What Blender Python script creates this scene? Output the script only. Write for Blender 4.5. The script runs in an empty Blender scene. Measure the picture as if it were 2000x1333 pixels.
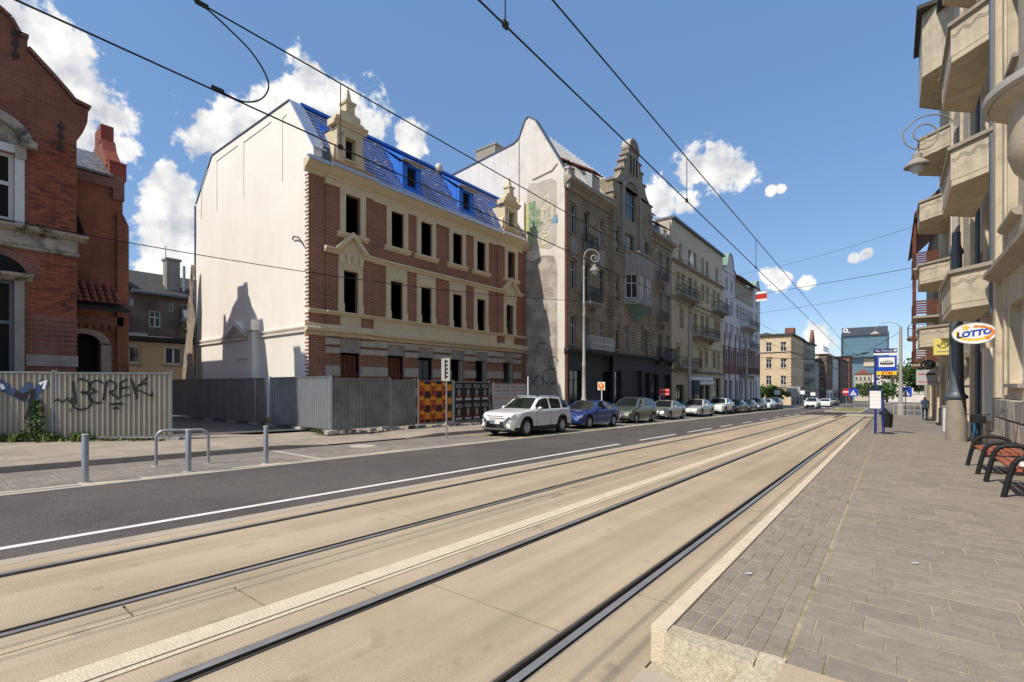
import bpy, bmesh, math, random
from mathutils import Vector, noise as mnoise
random.seed(7)
sc = bpy.context.scene
COL = sc.collection
R = math.radians
# ------------------------------------------------------------------ camera
TH = 0.664845          # street direction lies this far to the right of the view axis
SL = 0.02              # the street falls away at 2 %
EYE = 1.7
cd = bpy.data.cameras.new('camera'); cam = bpy.data.objects.new('camera', cd); COL.objects.link(cam)
cam.location = (0, 0, EYE); cam.rotation_euler = (R(90), 0, TH)
cd.sensor_width = 36; cd.lens = 36*944/2000; cd.shift_y = 0.04375
cd.clip_start = 0.05; cd.clip_end = 6000
sc.camera = cam
# ------------------------------------------------------------------ light and exposure
SUN_EL = R(49.5); SUN_AZ = math.atan2(-0.25, -0.97)   # direction towards the sun in the ground plane
sv = Vector((math.cos(SUN_EL)*math.sin(SUN_AZ), math.cos(SUN_EL)*math.cos(SUN_AZ), math.sin(SUN_EL)))
sd = bpy.data.lights.new('sun', 'SUN'); sd.energy = 4.8; sd.angle = R(0.53); sd.color = (1, .93, .82)
so = bpy.data.objects.new('sun', sd); COL.objects.link(so)
so.rotation_euler = (-sv).to_track_quat('-Z', 'Y').to_euler(); so.location = sv*60
sc.view_settings.view_transform = 'Standard'; sc.view_settings.look = 'None'
sc.view_settings.exposure = 0.0; sc.view_settings.gamma = 1
W = bpy.data.worlds.new('World'); sc.world = W; W.use_nodes = True
nt = W.node_tree; N = nt.nodes; L = nt.links; N.clear()
def nd(t, **k):
    n = N.new(t)
    for a, b in k.items(): setattr(n, a, b)
    return n
wo = nd('ShaderNodeOutputWorld'); bg = nd('ShaderNodeBackground'); L.new(bg.outputs[0], wo.inputs[0])
sky = nd('ShaderNodeTexSky', sky_type='NISHITA', sun_disc=False, sun_elevation=SUN_EL, sun_rotation=SUN_AZ,
         altitude=250, air_density=1.0, dust_density=0.15, ozone_density=1.2)
SKYS = 0.08
tcw = nd('ShaderNodeTexCoord')
def vm(op, a, b=None):
    n = nd('ShaderNodeVectorMath', operation=op)
    for i, q in enumerate((a, b)):
        if q is None: continue
        if isinstance(q, (tuple, list, Vector)): n.inputs[i].default_value = q
        else: L.new(q, n.inputs[i])
    return n.outputs[1] if op in ('DISTANCE', 'LENGTH', 'DOT_PRODUCT') else n.outputs[0]
def mm(op, a, b=None, c=None, clamp=False):
    n = nd('ShaderNodeMath', operation=op, use_clamp=clamp)
    for i, q in enumerate((a, b, c)):
        if q is None: continue
        if isinstance(q, (int, float)): n.inputs[i].default_value = q
        else: L.new(q, n.inputs[i])
    return n.outputs[0]
dirn = vm('NORMALIZE', tcw.outputs['Generated'])
def pdir(u, v):     # direction of a cumulus seen at a given spot of the sky
    a = (u-1000)/944; b = (754-v)/944
    d = Vector((-math.sin(TH)+a*math.cos(TH), math.cos(TH)+a*math.sin(TH), b)); return d.normalized()
BL = [(35,75,.085),(100,130,.085),(160,195,.07),(205,220,.045),(160,262,.045),(235,290,.03),
      (335,385,.06),(350,455,.075),(330,525,.075),(420,275,.065),(455,255,.065),(490,310,.08),
      (560,215,.065),(605,185,.07),(665,200,.07),(715,245,.06),(800,280,.045),
      (1345,328,.05),(1400,330,.055),(1445,335,.04),(1290,385,.05),(1340,395,.035),
      (1505,540,.024),(1525,548,.022),(1577,551,.017),(1508,374,.013),(1524,371,.013),(1668,502,.015),(1690,498,.017),(1600,655,.034)]
blobs = [(pdir(u, v), r*.80) for u, v, r in BL]
def noise_at(vec, scale, detail, rough=.6):
    n = nd('ShaderNodeTexNoise', noise_dimensions='3D'); n.inputs['Scale'].default_value = scale
    n.inputs['Detail'].default_value = detail; n.inputs['Roughness'].default_value = rough
    L.new(vec, n.inputs['Vector']); return n.outputs['Fac']
def soft(vec):
    acc = None
    for c, r_ in blobs:
        d = vm('DISTANCE', vec, tuple(c))
        q = mm('SUBTRACT', 1.0, mm('DIVIDE', d, r_))
        acc = q if acc is None else mm('SMOOTH_MAX', acc, q, .22)
    return acc
base = soft(dirn)
# beyond the view the same fair-weather cumulus goes on at random
vdir = Vector((-math.sin(TH), math.cos(TH), .25)).normalized()
far = mm('MULTIPLY', mm('SUBTRACT', noise_at(dirn, 4.2, 1.5), .565), 9)
outm = mm('MULTIPLY', mm('SUBTRACT', vm('DOT_PRODUCT', dirn, tuple(vdir)), .58), 30)
base = mm('MAXIMUM', base, mm('SUBTRACT', far, mm('MAXIMUM', outm, 0)))
nA = noise_at(dirn, 13, 8, .58)
nB = noise_at(dirn, 42, 4, .62)
bump = mm('ADD', mm('MULTIPLY', mm('SUBTRACT', nA, .5), 2.3), mm('MULTIPLY', mm('SUBTRACT', nB, .5), 1.5))
dens = mm('ADD', base, bump)
mr = nd('ShaderNodeMapRange', interpolation_type='SMOOTHSTEP'); L.new(dens, mr.inputs[0])
mr.inputs[1].default_value = -.03; mr.inputs[2].default_value = .36
off = vm('ADD', dirn, tuple(sv*0.03))
nA2 = noise_at(off, 13, 5, .58)
rel = mm('MULTIPLY', mm('SUBTRACT', nA, nA2), 3.2)  # cloud shading painted in: noise compared with a sample offset towards the sun
sh = mm('ADD', mm('ADD', .74, rel), mm('MULTIPLY', mm('MINIMUM', dens, .6), -.14), clamp=True)
cr = nd('ShaderNodeMixRGB'); L.new(sh, cr.inputs[0]); cr.inputs[1].default_value = (.50, .53, .60, 1); cr.inputs[2].default_value = (1.12, 1.08, 1.03, 1)
sks = nd('ShaderNodeMixRGB', blend_type='MULTIPLY'); sks.inputs[0].default_value = 1; L.new(sky.outputs[0], sks.inputs[1])
sks.inputs[2].default_value = (SKYS, SKYS, SKYS, 1)
skc = nd('ShaderNodeMixRGB', blend_type='ADD'); skc.inputs[0].default_value = 1; L.new(sks.outputs[0], skc.inputs[1]); skc.inputs[2].default_value = (.085, .175, .35, 1)
mx = nd('ShaderNodeMixRGB'); L.new(mm('MULTIPLY', mr.outputs[0], .95), mx.inputs[0]); L.new(skc.outputs[0], mx.inputs[1]); L.new(cr.outputs[0], mx.inputs[2])
L.new(mx.outputs[0], bg.inputs[0]); bg.inputs[1].default_value = 1.0

# ------------------------------------------------------------------ materials
def srgb(r, g, b):
    f = lambda c: (c/255/12.92) if c <= 10.3 else ((c/255+.055)/1.055)**2.4
    return (f(r), f(g), f(b))
def mat(name, col, rough=.85, var=.14, scale=1.3, bump=.15, bscale=35., metal=0., spec=.35, streak=0., stain=None, coat=0.):
    m = bpy.data.materials.new(name); m.use_nodes = True
    t = m.node_tree; n = t.nodes; l = t.links; p = n['Principled BSDF']
    p.inputs['Roughness'].default_value = rough; p.inputs['Metallic'].default_value = metal
    p.inputs['Specular IOR Level'].default_value = spec
    if coat: p.inputs['Coat Weight'].default_value = coat; p.inputs['Coat Roughness'].default_value = .06
    g = n.new('ShaderNodeNewGeometry')
    a = n.new('ShaderNodeTexNoise'); a.inputs['Scale'].default_value = scale; a.inputs['Detail'].default_value = 7; a.inputs['Roughness'].default_value = .65
    l.new(g.outputs['Position'], a.inputs['Vector'])
    r = n.new('ShaderNodeValToRGB'); l.new(a.outputs['Fac'], r.inputs[0])
    r.color_ramp.elements[0].position = .28; r.color_ramp.elements[1].position = .72
    r.color_ramp.elements[0].color = tuple(c*(1-var) for c in col)+(1,); r.color_ramp.elements[1].color = tuple(min(c*(1+var), 1) for c in col)+(1,)
    out = r.outputs[0]
    def blend(fac, c, typ='MIX'):
        nonlocal out
        x = n.new('ShaderNodeMixRGB'); x.blend_type = typ; l.new(fac, x.inputs[0]); l.new(out, x.inputs[1]); x.inputs[2].default_value = tuple(c)+(1,); out = x.outputs[0]
    if streak:
        mp = n.new('ShaderNodeMapping'); mp.inputs['Scale'].default_value = (2.2, 2.2, .16); l.new(g.outputs['Position'], mp.inputs['Vector'])
        s = n.new('ShaderNodeTexNoise'); s.inputs['Scale'].default_value = 1.7; s.inputs['Detail'].default_value = 6; l.new(mp.outputs[0], s.inputs['Vector'])
        q = n.new('ShaderNodeMapRange'); l.new(s.outputs['Fac'], q.inputs[0]); q.inputs[1].default_value = .48; q.inputs[2].default_value = .78; q.inputs[4].default_value = streak
        blend(q.outputs[0], tuple(c*.45 for c in col))
    if stain:
        c, lo, hi, ss = stain
        s = n.new('ShaderNodeTexNoise'); s.inputs['Scale'].default_value = ss; s.inputs['Detail'].default_value = 8; s.inputs['Roughness'].default_value = .7
        l.new(g.outputs['Position'], s.inputs['Vector'])
        q = n.new('ShaderNodeMapRange'); l.new(s.outputs['Fac'], q.inputs[0]); q.inputs[1].default_value = lo; q.inputs[2].default_value = hi
        blend(q.outputs[0], c)
    l.new(out, p.inputs['Base Color'])
    if bump:
        b2 = n.new('ShaderNodeTexNoise'); b2.inputs['Scale'].default_value = bscale; b2.inputs['Detail'].default_value = 4
        l.new(g.outputs['Position'], b2.inputs['Vector'])
        bn = n.new('ShaderNodeBump'); bn.inputs['Strength'].default_value = bump; bn.inputs['Distance'].default_value = .03
        l.new(b2.outputs['Fac'], bn.inputs['Height']); l.new(bn.outputs[0], p.inputs['Normal'])
    return m
def brickmat(name, c1, c2, mortar, bw=.25, bh=.075, ms=.012, var=.25, streak=.3, bump=.5, rough=.9, stain=None, diag=False):
    m = bpy.data.materials.new(name); m.use_nodes = True
    t = m.node_tree; n = t.nodes; l = t.links; p = n['Principled BSDF']; p.inputs['Roughness'].default_value = rough
    p.inputs['Specular IOR Level'].default_value = .25
    g = n.new('ShaderNodeNewGeometry'); s = n.new('ShaderNodeSeparateXYZ'); l.new(g.outputs['Position'], s.inputs[0])
    ad = n.new('ShaderNodeMath'); ad.operation = 'ADD'; l.new(s.outputs[0], ad.inputs[0]); l.new(s.outputs[1], ad.inputs[1])
    cb = n.new('ShaderNodeCombineXYZ'); l.new(ad.outputs[0], cb.inputs[0]); l.new(s.outputs[2], cb.inputs[1])
    b = n.new('ShaderNodeTexBrick'); l.new(cb.outputs[0], b.inputs['Vector'])
    b.inputs['Scale'].default_value = 1; b.inputs['Brick Width'].default_value = bw; b.inputs['Row Height'].default_value = bh
    b.inputs['Mortar Size'].default_value = ms; b.inputs['Mortar Smooth'].default_value = .2; b.inputs['Bias'].default_value = -.1
    b.inputs['Color1'].default_value = tuple(c1)+(1,); b.inputs['Color2'].default_value = tuple(c2)+(1,); b.inputs['Mortar'].default_value = tuple(mortar)+(1,)
    a = n.new('ShaderNodeTexNoise'); a.inputs['Scale'].default_value = .9; a.inputs['Detail'].default_value = 8; l.new(g.outputs['Position'], a.inputs['Vector'])
    q = n.new('ShaderNodeMapRange'); l.new(a.outputs['Fac'], q.inputs[0]); q.inputs[1].default_value = .3; q.inputs[2].default_value = .7
    q.inputs[3].default_value = 1-var; q.inputs[4].default_value = 1+var
    x = n.new('ShaderNodeVectorMath'); x.operation = 'SCALE'; l.new(b.outputs['Color'], x.inputs[0]); l.new(q.outputs[0], x.inputs['Scale'])
    out = x.outputs[0]
    if streak:
        mp = n.new('ShaderNodeMapping'); mp.inputs['Scale'].default_value = (2, 2, .2); l.new(g.outputs['Position'], mp.inputs['Vector'])
        s2 = n.new('ShaderNodeTexNoise'); s2.inputs['Scale'].default_value = 1.4; s2.inputs['Detail'].default_value = 6; l.new(mp.outputs[0], s2.inputs['Vector'])
        q2 = n.new('ShaderNodeMapRange'); l.new(s2.outputs['Fac'], q2.inputs[0]); q2.inputs[1].default_value = .5; q2.inputs[2].default_value = .8; q2.inputs[4].default_value = streak
        y = n.new('ShaderNodeMixRGB'); l.new(q2.outputs[0], y.inputs[0]); l.new(out, y.inputs[1]); y.inputs[2].default_value = tuple(c*.35 for c in c1)+(1,); out = y.outputs[0]
    if stain:
        c, lo, hi, ss = stain
        s3 = n.new('ShaderNodeTexNoise'); s3.inputs['Scale'].default_value = ss; s3.inputs['Detail'].default_value = 8; l.new(g.outputs['Position'], s3.inputs['Vector'])
        q3 = n.new('ShaderNodeMapRange'); l.new(s3.outputs['Fac'], q3.inputs[0]); q3.inputs[1].default_value = lo; q3.inputs[2].default_value = hi
        y = n.new('ShaderNodeMixRGB'); l.new(q3.outputs[0], y.inputs[0]); l.new(out, y.inputs[1]); y.inputs[2].default_value = tuple(c)+(1,); out = y.outputs[0]
    l.new(out, p.inputs['Base Color'])
    bn = n.new('ShaderNodeBump'); bn.inputs['Strength'].default_value = bump; bn.inputs['Distance'].default_value = .012; bn.invert = True
    l.new(b.outputs['Fac'], bn.inputs['Height']); l.new(bn.outputs[0], p.inputs['Normal'])
    return m

MT = {}
def ground_brick(m, bw, bh, ms, strength=.35, dark=.72):
    # fine block joints for paving too small to lay stone by stone
    t = m.node_tree; n = t.nodes; l = t.links; p = n['Principled BSDF']; src = p.inputs['Base Color'].links[0].from_socket
    g = n.new('ShaderNodeNewGeometry'); b = n.new('ShaderNodeTexBrick'); l.new(g.outputs['Position'], b.inputs['Vector']); b.inputs['Scale'].default_value = 1
    b.inputs['Brick Width'].default_value = bw; b.inputs['Row Height'].default_value = bh; b.inputs['Mortar Size'].default_value = ms
    b.inputs['Color1'].default_value = (1.08, 1.07, 1.05, 1); b.inputs['Color2'].default_value = (.86, .86, .87, 1); b.inputs['Mortar'].default_value = (dark, dark, dark, 1)
    x = n.new('ShaderNodeMixRGB'); x.blend_type = 'MULTIPLY'; x.inputs[0].default_value = 1; l.new(src, x.inputs[1]); l.new(b.outputs['Color'], x.inputs[2]); l.new(x.outputs[0], p.inputs['Base Color'])
def broom(m):
    # brushed ribs across the slabs and darker tyre film along the track
    t = m.node_tree; n = t.nodes; l = t.links; p = n['Principled BSDF']; src = p.inputs['Base Color'].links[0].from_socket
    g = n.new('ShaderNodeNewGeometry'); mp = n.new('ShaderNodeMapping'); mp.inputs['Scale'].default_value = (1.6, .05, 1); l.new(g.outputs['Position'], mp.inputs['Vector'])
    a = n.new('ShaderNodeTexNoise'); a.inputs['Scale'].default_value = 2.2; a.inputs['Detail'].default_value = 6; l.new(mp.outputs[0], a.inputs['Vector'])
    q = n.new('ShaderNodeMapRange'); l.new(a.outputs['Fac'], q.inputs[0]); q.inputs[1].default_value = .35; q.inputs[2].default_value = .7; q.inputs[3].default_value = 1.06; q.inputs[4].default_value = .80
    gr = n.new('ShaderNodeTexNoise'); gr.inputs['Scale'].default_value = 90; gr.inputs['Detail'].default_value = 3; l.new(g.outputs['Position'], gr.inputs['Vector'])
    g2 = n.new('ShaderNodeMapRange'); l.new(gr.outputs['Fac'], g2.inputs[0]); g2.inputs[1].default_value = .3; g2.inputs[2].default_value = .7; g2.inputs[3].default_value = .9; g2.inputs[4].default_value = 1.1
    sp = n.new('ShaderNodeTexNoise'); sp.inputs['Scale'].default_value = 3.1; sp.inputs['Detail'].default_value = 2; l.new(g.outputs['Position'], sp.inputs['Vector'])
    g3 = n.new('ShaderNodeMapRange'); l.new(sp.outputs['Fac'], g3.inputs[0]); g3.inputs[1].default_value = .66; g3.inputs[2].default_value = .76; g3.inputs[3].default_value = 1; g3.inputs[4].default_value = .74
    y1 = n.new('ShaderNodeMath'); y1.operation = 'MULTIPLY'; l.new(q.outputs[0], y1.inputs[0]); l.new(g2.outputs[0], y1.inputs[1]); y2 = n.new('ShaderNodeMath'); y2.operation = 'MULTIPLY'; l.new(y1.outputs[0], y2.inputs[0]); l.new(g3.outputs[0], y2.inputs[1])
    x = n.new('ShaderNodeVectorMath'); x.operation = 'SCALE'; l.new(src, x.inputs[0]); l.new(y2.outputs[0], x.inputs['Scale']); l.new(x.outputs[0], p.inputs['Base Color'])
    w = n.new('ShaderNodeTexWave'); w.wave_type = 'BANDS'; w.bands_direction = 'Y'; w.inputs['Scale'].default_value = 13; w.inputs['Distortion'].default_value = 1.2; w.inputs['Detail'].default_value = 2; l.new(g.outputs['Position'], w.inputs['Vector'])
    bn = n.new('ShaderNodeBump'); bn.inputs['Strength'].default_value = .06; bn.inputs['Distance'].default_value = .006; l.new(w.outputs['Fac'], bn.inputs['Height']); pn = p.inputs['Normal'].links[0].from_socket; l.new(pn, bn.inputs['Normal']); l.new(bn.outputs[0], p.inputs['Normal'])
def m_(k, *a, **kw): MT[k] = mat(k, *a, **kw); return MT[k]
m_('asphalt', (.108, .094, .085), .8, .30, .35, .6, 110, stain=((.14, .121, .108), .52, .75, 1.1))
m_('earth', (.16, .13, .10), .95, .3, .7, .6, 20)
m_('yard', (.105, .10, .095), .92, .25, .5, .4, 30, stain=((.2, .17, .13), .55, .75, .6))
m_('concrete', (.44, .345, .235), .82, .13, .55, .12, 60, stain=((.38, .285, .18), .52, .75, .35))
m_('concrete_grey', (.42, .35, .265), .85, .12, .8, .15, 60)
m_('joint', (.09, .075, .06), .95, .2, 4, 0)
m_('cream_stone', (.64, .53, .385), .8, .1, 5, .4, 60)
m_('steel', (.30, .29, .285), .42, .2, 3, 0, metal=.45)
m_('rail_dark', (.045, .038, .032), .7, .2, 6, 0)
m_('filler', (.25, .215, .175), .9, .15, 6, .2, 60)
m_('white_paint', (.72, .69, .64), .8, .12, 7, .1, 60, stain=((.35, .33, .30), .58, .8, 9))
m_('yellow_paint', (.62, .48, .10), .8, .15, 7, .1, 60, stain=((.35, .3, .2), .5, .75, 9))
m_('kerb', (.46, .41, .33), .9, .15, 3, .35, 40)
m_('kerb_dark', (.27, .235, .19), .9, .2, 3, .35, 40)
m_('granite', (.46, .39, .28), .85, .25, 30, .3, 170, stain=((.33, .25, .15), .52, .8, 7))
m_('paver', (.268, .226, .178), .88, .16, 9, .3, 90)
m_('paver_b', (.246, .208, .166), .88, .16, 9, .3, 90)
m_('paver_c', (.288, .243, .19), .88, .16, 9, .3, 90)
m_('paver_joint', (.36, .30, .20), .95, .3, 6, .3, 60, stain=((.15, .16, .05), .52, .66, 2.2))
m_('sidewalk', (.34, .288, .228), .9, .16, .8, .3, 40, stain=((.30, .25, .19), .5, .75, .7))
m_('parking', (.235, .205, .178), .9, .2, 1.0, .5, 30, stain=((.33, .28, .22), .52, .72, .7))
m_('galv', (.34, .355, .365), .42, .1, 4, .05, 20, metal=.55)
m_('galv_dull', (.235, .245, .25), .42, .3, 1.5, .05, 20, metal=.5, streak=.4)
m_('fence_tan', (.315, .28, .225), .6, .12, 1.2, .05, 20, metal=.12, streak=.35)
m_('fence_brown', (.24, .205, .18), .6, .15, 1.2, .05, 20, metal=.2, streak=.4)
m_('concrete_block', (.42, .39, .35), .92, .2, 4, .4, 40)
m_('white_wall', (.80, .755, .68), .9, .04, .5, .10, 30, streak=.06, stain=((.72, .65, .55), .46, .8, .35))
m_('stucco', (.62, .52, .345), .88, .07, 1.5, .1, 50, stain=((.50, .41, .27), .55, .8, 1.2))
m_('stucco_old', (.33, .285, .225), .92, .22, 1.4, .35, 30, streak=.5)
m_('stone_grey', (.30, .27, .235), .9, .2, 2.5, .35, 40, streak=.3)
MT['brick_new'] = brickmat('brick_new', (.30, .088, .050), (.205, .062, .040), (.36, .28, .21), .25, .078, .012, .16, .12)
MT['brick_red'] = brickmat('brick_red', (.275, .088, .052), (.20, .064, .040), (.22, .145, .105), .25, .075, .010, .22, .35, stain=((.10, .05, .035), .58, .75, .6))
MT['brick_grey'] = brickmat('brick_grey', (.52, .43, .30), (.38, .33, .245), (.085, .075, .062), .27, .13, .024, .25, .3, .9, stain=((.24, .21, .175), .54, .80, .5))
MT['brick_dark'] = brickmat('brick_dark', (.17, .10, .07), (.12, .075, .055), (.20, .16, .12), .25, .08, .014, .3, .3, stain=((.25, .19, .13), .55, .75, .8))
MT['brick_wine'] = brickmat('brick_wine', (.20, .075, .055), (.16, .065, .05), (.22, .17, .14), .25, .08, .012, .2, .3)
m_('stone_pale', (.43, .385, .32), .9, .16, 2.5, .3, 40, streak=.25)
m_('black', (.012, .012, .013), .6, .1, 4, 0)
m_('dark_void', (.010, .009, .008), .9, .1, 4, 0)  # near-black colour stands in for shade inside openings, recesses and rooms
m_('glass', (.018, .022, .027), .06, .3, .8, 0, spec=.6)
m_('glass_pale', (.11, .125, .14), .12, .4, 1.2, 0, spec=.6)
m_('car_glass', (.014, .018, .018), .04, .2, .8, 0, spec=.7)
m_('window_white', (.60, .59, .57), .6, .08, 4, .05)
m_('window_grey', (.30, .31, .33), .6, .1, 4, .05)
m_('roof_slate', (.062, .057, .053), .8, .3, 3, .5, 14)
m_('roof_tin', (.62, .59, .54), .55, .15, 1.2, .1, 20, streak=.25)
m_('roof_tile', (.17, .06, .04), .85, .25, 4, .5, 12)
m_('tarp', (.15, .15, .155), .4, .85, 5, 1.0, 6)
m_('membrane', (.028, .16, .60), .5, .12, 3, .3, 9)
m_('batten', (.62, .54, .43), .85, .2, 5, .2, 30)
m_('timber', (.42, .24, .10), .85, .2, 4, .2, 30)
m_('board', (.14, .045, .025), .85, .3, 4, .2, 30)
m_('zinc', (.52, .56, .62), .35, .1, 2, 0, metal=.75)
m_('dark_zinc', (.13, .145, .17), .5, .1, 2, 0, metal=.5)
m_('iron', (.03, .03, .032), .5, .2, 5, 0, metal=.4)
m_('lamp_grey', (.40, .385, .35), .6, .12, 4, .1, metal=.1)
m_('wire', (.012, .012, .013), .6, .1, 4, 0)
m_('white_plastic', (.78, .77, .75), .5, .04, 3, 0)
m_('leaf', (.075, .135, .022), .6, .35, 3, 0)
m_('leaf_dark', (.035, .07, .016), .6, .35, 3, 0)
m_('leaf_dry', (.20, .19, .045), .7, .35, 3, 0)
m_('bark', (.09, .065, .045), .9, .3, 6, .5, 20)
m_('rubber', (.018, .018, .019), .85, .15, 9, .1)
m_('chrome', (.55, .56, .58), .15, .05, 3, 0, metal=1.)
m_('lamp_glass', (.55, .58, .60), .08, .1, 5, 0, spec=.8)
m_('blue', (.012, .06, .42), .45, .06, 3, 0)
m_('navy', (.016, .025, .15), .45, .08, 3, 0)
m_('red', (.52, .03, .022), .5, .06, 3, 0)
m_('orange', (.75, .20, .015), .5, .06, 3, 0)
m_('yellow', (.80, .55, .03), .5, .06, 3, 0)
m_('green', (.05, .22, .09), .6, .3, 3, 0)
m_('paint_black', (.012, .012, .014), .5, .2, 5, 0)
m_('spray_blue', (.03, .06, .14), .6, .3, 5, 0)
ground_brick(MT['parking'], .2, .1, .008); ground_brick(MT['sidewalk'], .5, .5, .012, dark=.8); broom(MT['concrete'])
m_('unlit_room', (.018, .016, .014), .95, .2, 2, 0)  # near-black for the inner wall and floors, indoor darkness put into the colour
def grit(m, k=.28, scale=70):
    t = m.node_tree; n = t.nodes; l = t.links; p = n['Principled BSDF']; src = p.inputs['Base Color'].links[0].from_socket
    g = n.new('ShaderNodeNewGeometry'); a = n.new('ShaderNodeTexNoise'); a.inputs['Scale'].default_value = scale; a.inputs['Detail'].default_value = 2; l.new(g.outputs['Position'], a.inputs['Vector'])
    q = n.new('ShaderNodeMapRange'); l.new(a.outputs['Fac'], q.inputs[0]); q.inputs[1].default_value = .3; q.inputs[2].default_value = .7; q.inputs[3].default_value = 1-k; q.inputs[4].default_value = 1+k
    x = n.new('ShaderNodeVectorMath'); x.operation = 'SCALE'; l.new(src, x.inputs[0]); l.new(q.outputs[0], x.inputs['Scale']); l.new(x.outputs[0], p.inputs['Base Color'])
grit(MT['asphalt'], .4, 45); grit(MT['granite'], .25, 120)
for k_ in ('paver', 'paver_b', 'paver_c'): grit(MT[k_], .15, 110)
# ------------------------------------------------------------------ mesh helpers
def gz(y, dz=0.): return -SL*y+dz
class MB:
    def __init__(s): s.v = []; s.f = []; s.mi = []
    def add(s, vs, fs, mi=0):
        o = len(s.v); s.v += [tuple(q) for q in vs]; s.f += [tuple(i+o for i in f) for f in fs]; s.mi += [mi]*len(fs); return s
    def quad(s, a, b, c, d, mi=0): return s.add([a, b, c, d], [(0, 1, 2, 3)], mi)
    def box(s, x0, x1, y0, y1, z0, z1, mi=0):
        return s.add([(x0,y0,z0),(x1,y0,z0),(x1,y1,z0),(x0,y1,z0),(x0,y0,z1),(x1,y0,z1),(x1,y1,z1),(x0,y1,z1)],
                     [(0,3,2,1),(4,5,6,7),(0,1,5,4),(1,2,6,5),(2,3,7,6),(3,0,4,7)], mi)
    def fb(s, F, u0, u1, w0, w1, d0, d1, mi=0):      # box in a facade frame: along, up, outward
        p = [F(u, w, d) for u, w, d in ((u0,w0,d0),(u1,w0,d0),(u1,w0,d1),(u0,w0,d1),(u0,w1,d0),(u1,w1,d0),(u1,w1,d1),(u0,w1,d1))]
        return s.add(p, [(0,3,2,1),(4,5,6,7),(0,1,5,4),(1,2,6,5),(2,3,7,6),(3,0,4,7)], mi)
    def fprism(s, F, poly, d0, d1, mi=0):            # polygon (along, up) given depth
        n = len(poly); p = [F(u, w, d0) for u, w in poly]+[F(u, w, d1) for u, w in poly]
        return s.add(p, [tuple(range(n)), tuple(range(2*n-1, n-1, -1))]+[(i, (i+1) % n, n+(i+1) % n, n+i) for i in range(n)], mi)
    def fprof(s, F, prof, u0, u1, mi=0):             # moulding: profile (outward, up) swept along
        n = len(prof); p = [F(u0, w, d) for d, w in prof]+[F(u1, w, d) for d, w in prof]
        return s.add(p, [tuple(range(n)), tuple(range(2*n-1, n-1, -1))]+[(i, (i+1) % n, n+(i+1) % n, n+i) for i in range(n)], mi)
    def tube(s, pts, r, seg=8, cap=True, mi=0):
        pts = [Vector(p) for p in pts]; n = len(pts); rs = r if isinstance(r, (list, tuple)) else [r]*n
        o = len(s.v); up = Vector((0, 0, 1)); prev = None
        for i, p in enumerate(pts):
            t = (pts[min(i+1, n-1)]-pts[max(i-1, 0)]).normalized()
            a = prev if prev is not None else (up.cross(t) if abs(t.z) < .95 else Vector((1, 0, 0)))
            a = (a-t*a.dot(t)).normalized(); b = t.cross(a); prev = a
            for k in range(seg):
                an = 2*math.pi*k/seg; s.v.append(tuple(p+(a*math.cos(an)+b*math.sin(an))*rs[i]))
        for i in range(n-1):
            for k in range(seg):
                k2 = (k+1) % seg; s.f.append((o+i*seg+k, o+i*seg+k2, o+(i+1)*seg+k2, o+(i+1)*seg+k)); s.mi.append(mi)
        if cap:
            s.f.append(tuple(o+k for k in range(seg-1, -1, -1))); s.f.append(tuple(o+(n-1)*seg+k for k in range(seg))); s.mi += [mi, mi]
        return s
    def lathe(s, prof, c=(0, 0, 0), seg=16, mi=0, a0=0., a1=2*math.pi, axis='z', cap=True):
        o = len(s.v); full = abs(a1-a0-2*math.pi) < 1e-6; m = seg if full else seg+1
        for r_, z in prof:
            for k in range(m):
                an = a0+(a1-a0)*k/seg; x, y = r_*math.cos(an), r_*math.sin(an)
                q = (x, y, z) if axis == 'z' else ((x, z, y) if axis == 'y' else (z, x, y))
                s.v.append((c[0]+q[0], c[1]+q[1], c[2]+q[2]))
        for i in range(len(prof)-1):
            for k in range(seg):
                k2 = (k+1) % m; s.f.append((o+i*m+k, o+i*m+k2, o+(i+1)*m+k2, o+(i+1)*m+k)); s.mi.append(mi)
        if full and cap and prof[0] != prof[-1]:
            if prof[0][0] > 1e-6: s.f.append(tuple(o+k for k in range(m))); s.mi.append(mi)
            if prof[-1][0] > 1e-6: s.f.append(tuple(o+(len(prof)-1)*m+k for k in range(m))); s.mi.append(mi)
        return s
    def build(s, name, m, parent=None, smooth=False, fix=True, kind=None, label=None):
        me = bpy.data.meshes.new(name); me.from_pydata(s.v, [], s.f)
        for q in (m if isinstance(m, (list, tuple)) else [m]): me.materials.append(MT[q] if isinstance(q, str) else q)
        if max(s.mi, default=0): me.polygons.foreach_set('material_index', s.mi)
        if fix:
            b = bmesh.new(); b.from_mesh(me); bmesh.ops.recalc_face_normals(b, faces=b.faces); b.to_mesh(me); b.free()
        if smooth:
            me.polygons.foreach_set('use_smooth', [True]*len(me.polygons)); me.set_sharp_from_angle(angle=R(38))
        me.update()
        return link(name, me, parent, kind, label)
def link(name, me, parent=None, kind=None, label=None):
    o = bpy.data.objects.new(name, me); COL.objects.link(o)
    if parent is not None:
        o.parent = parent
        if parent.parent is None and parent.type == 'EMPTY' and not parent.get('_local'):
            o.location = tuple(-q for q in parent.location)
            if parent.rotation_euler.z: raise ValueError
    if kind: o['kind'] = kind
    if label: o['label'] = label
    return o
LOCAL = []
def thing(name, label, cat, loc=(0, 0, 0), rz=0., group=None, local=False):
    o = bpy.data.objects.new(name, None); COL.objects.link(o); o.location = loc; o.rotation_euler = (0, 0, rz); o.empty_display_size = .2
    o['label'] = label; o['category'] = cat
    if group: o['group'] = group
    if local: o['_local'] = 1; LOCAL.append(o)
    return o
def tag(o, label, cat, group=None):
    o['label'] = label; o['category'] = cat
    if group: o['group'] = group
    return o
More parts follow.
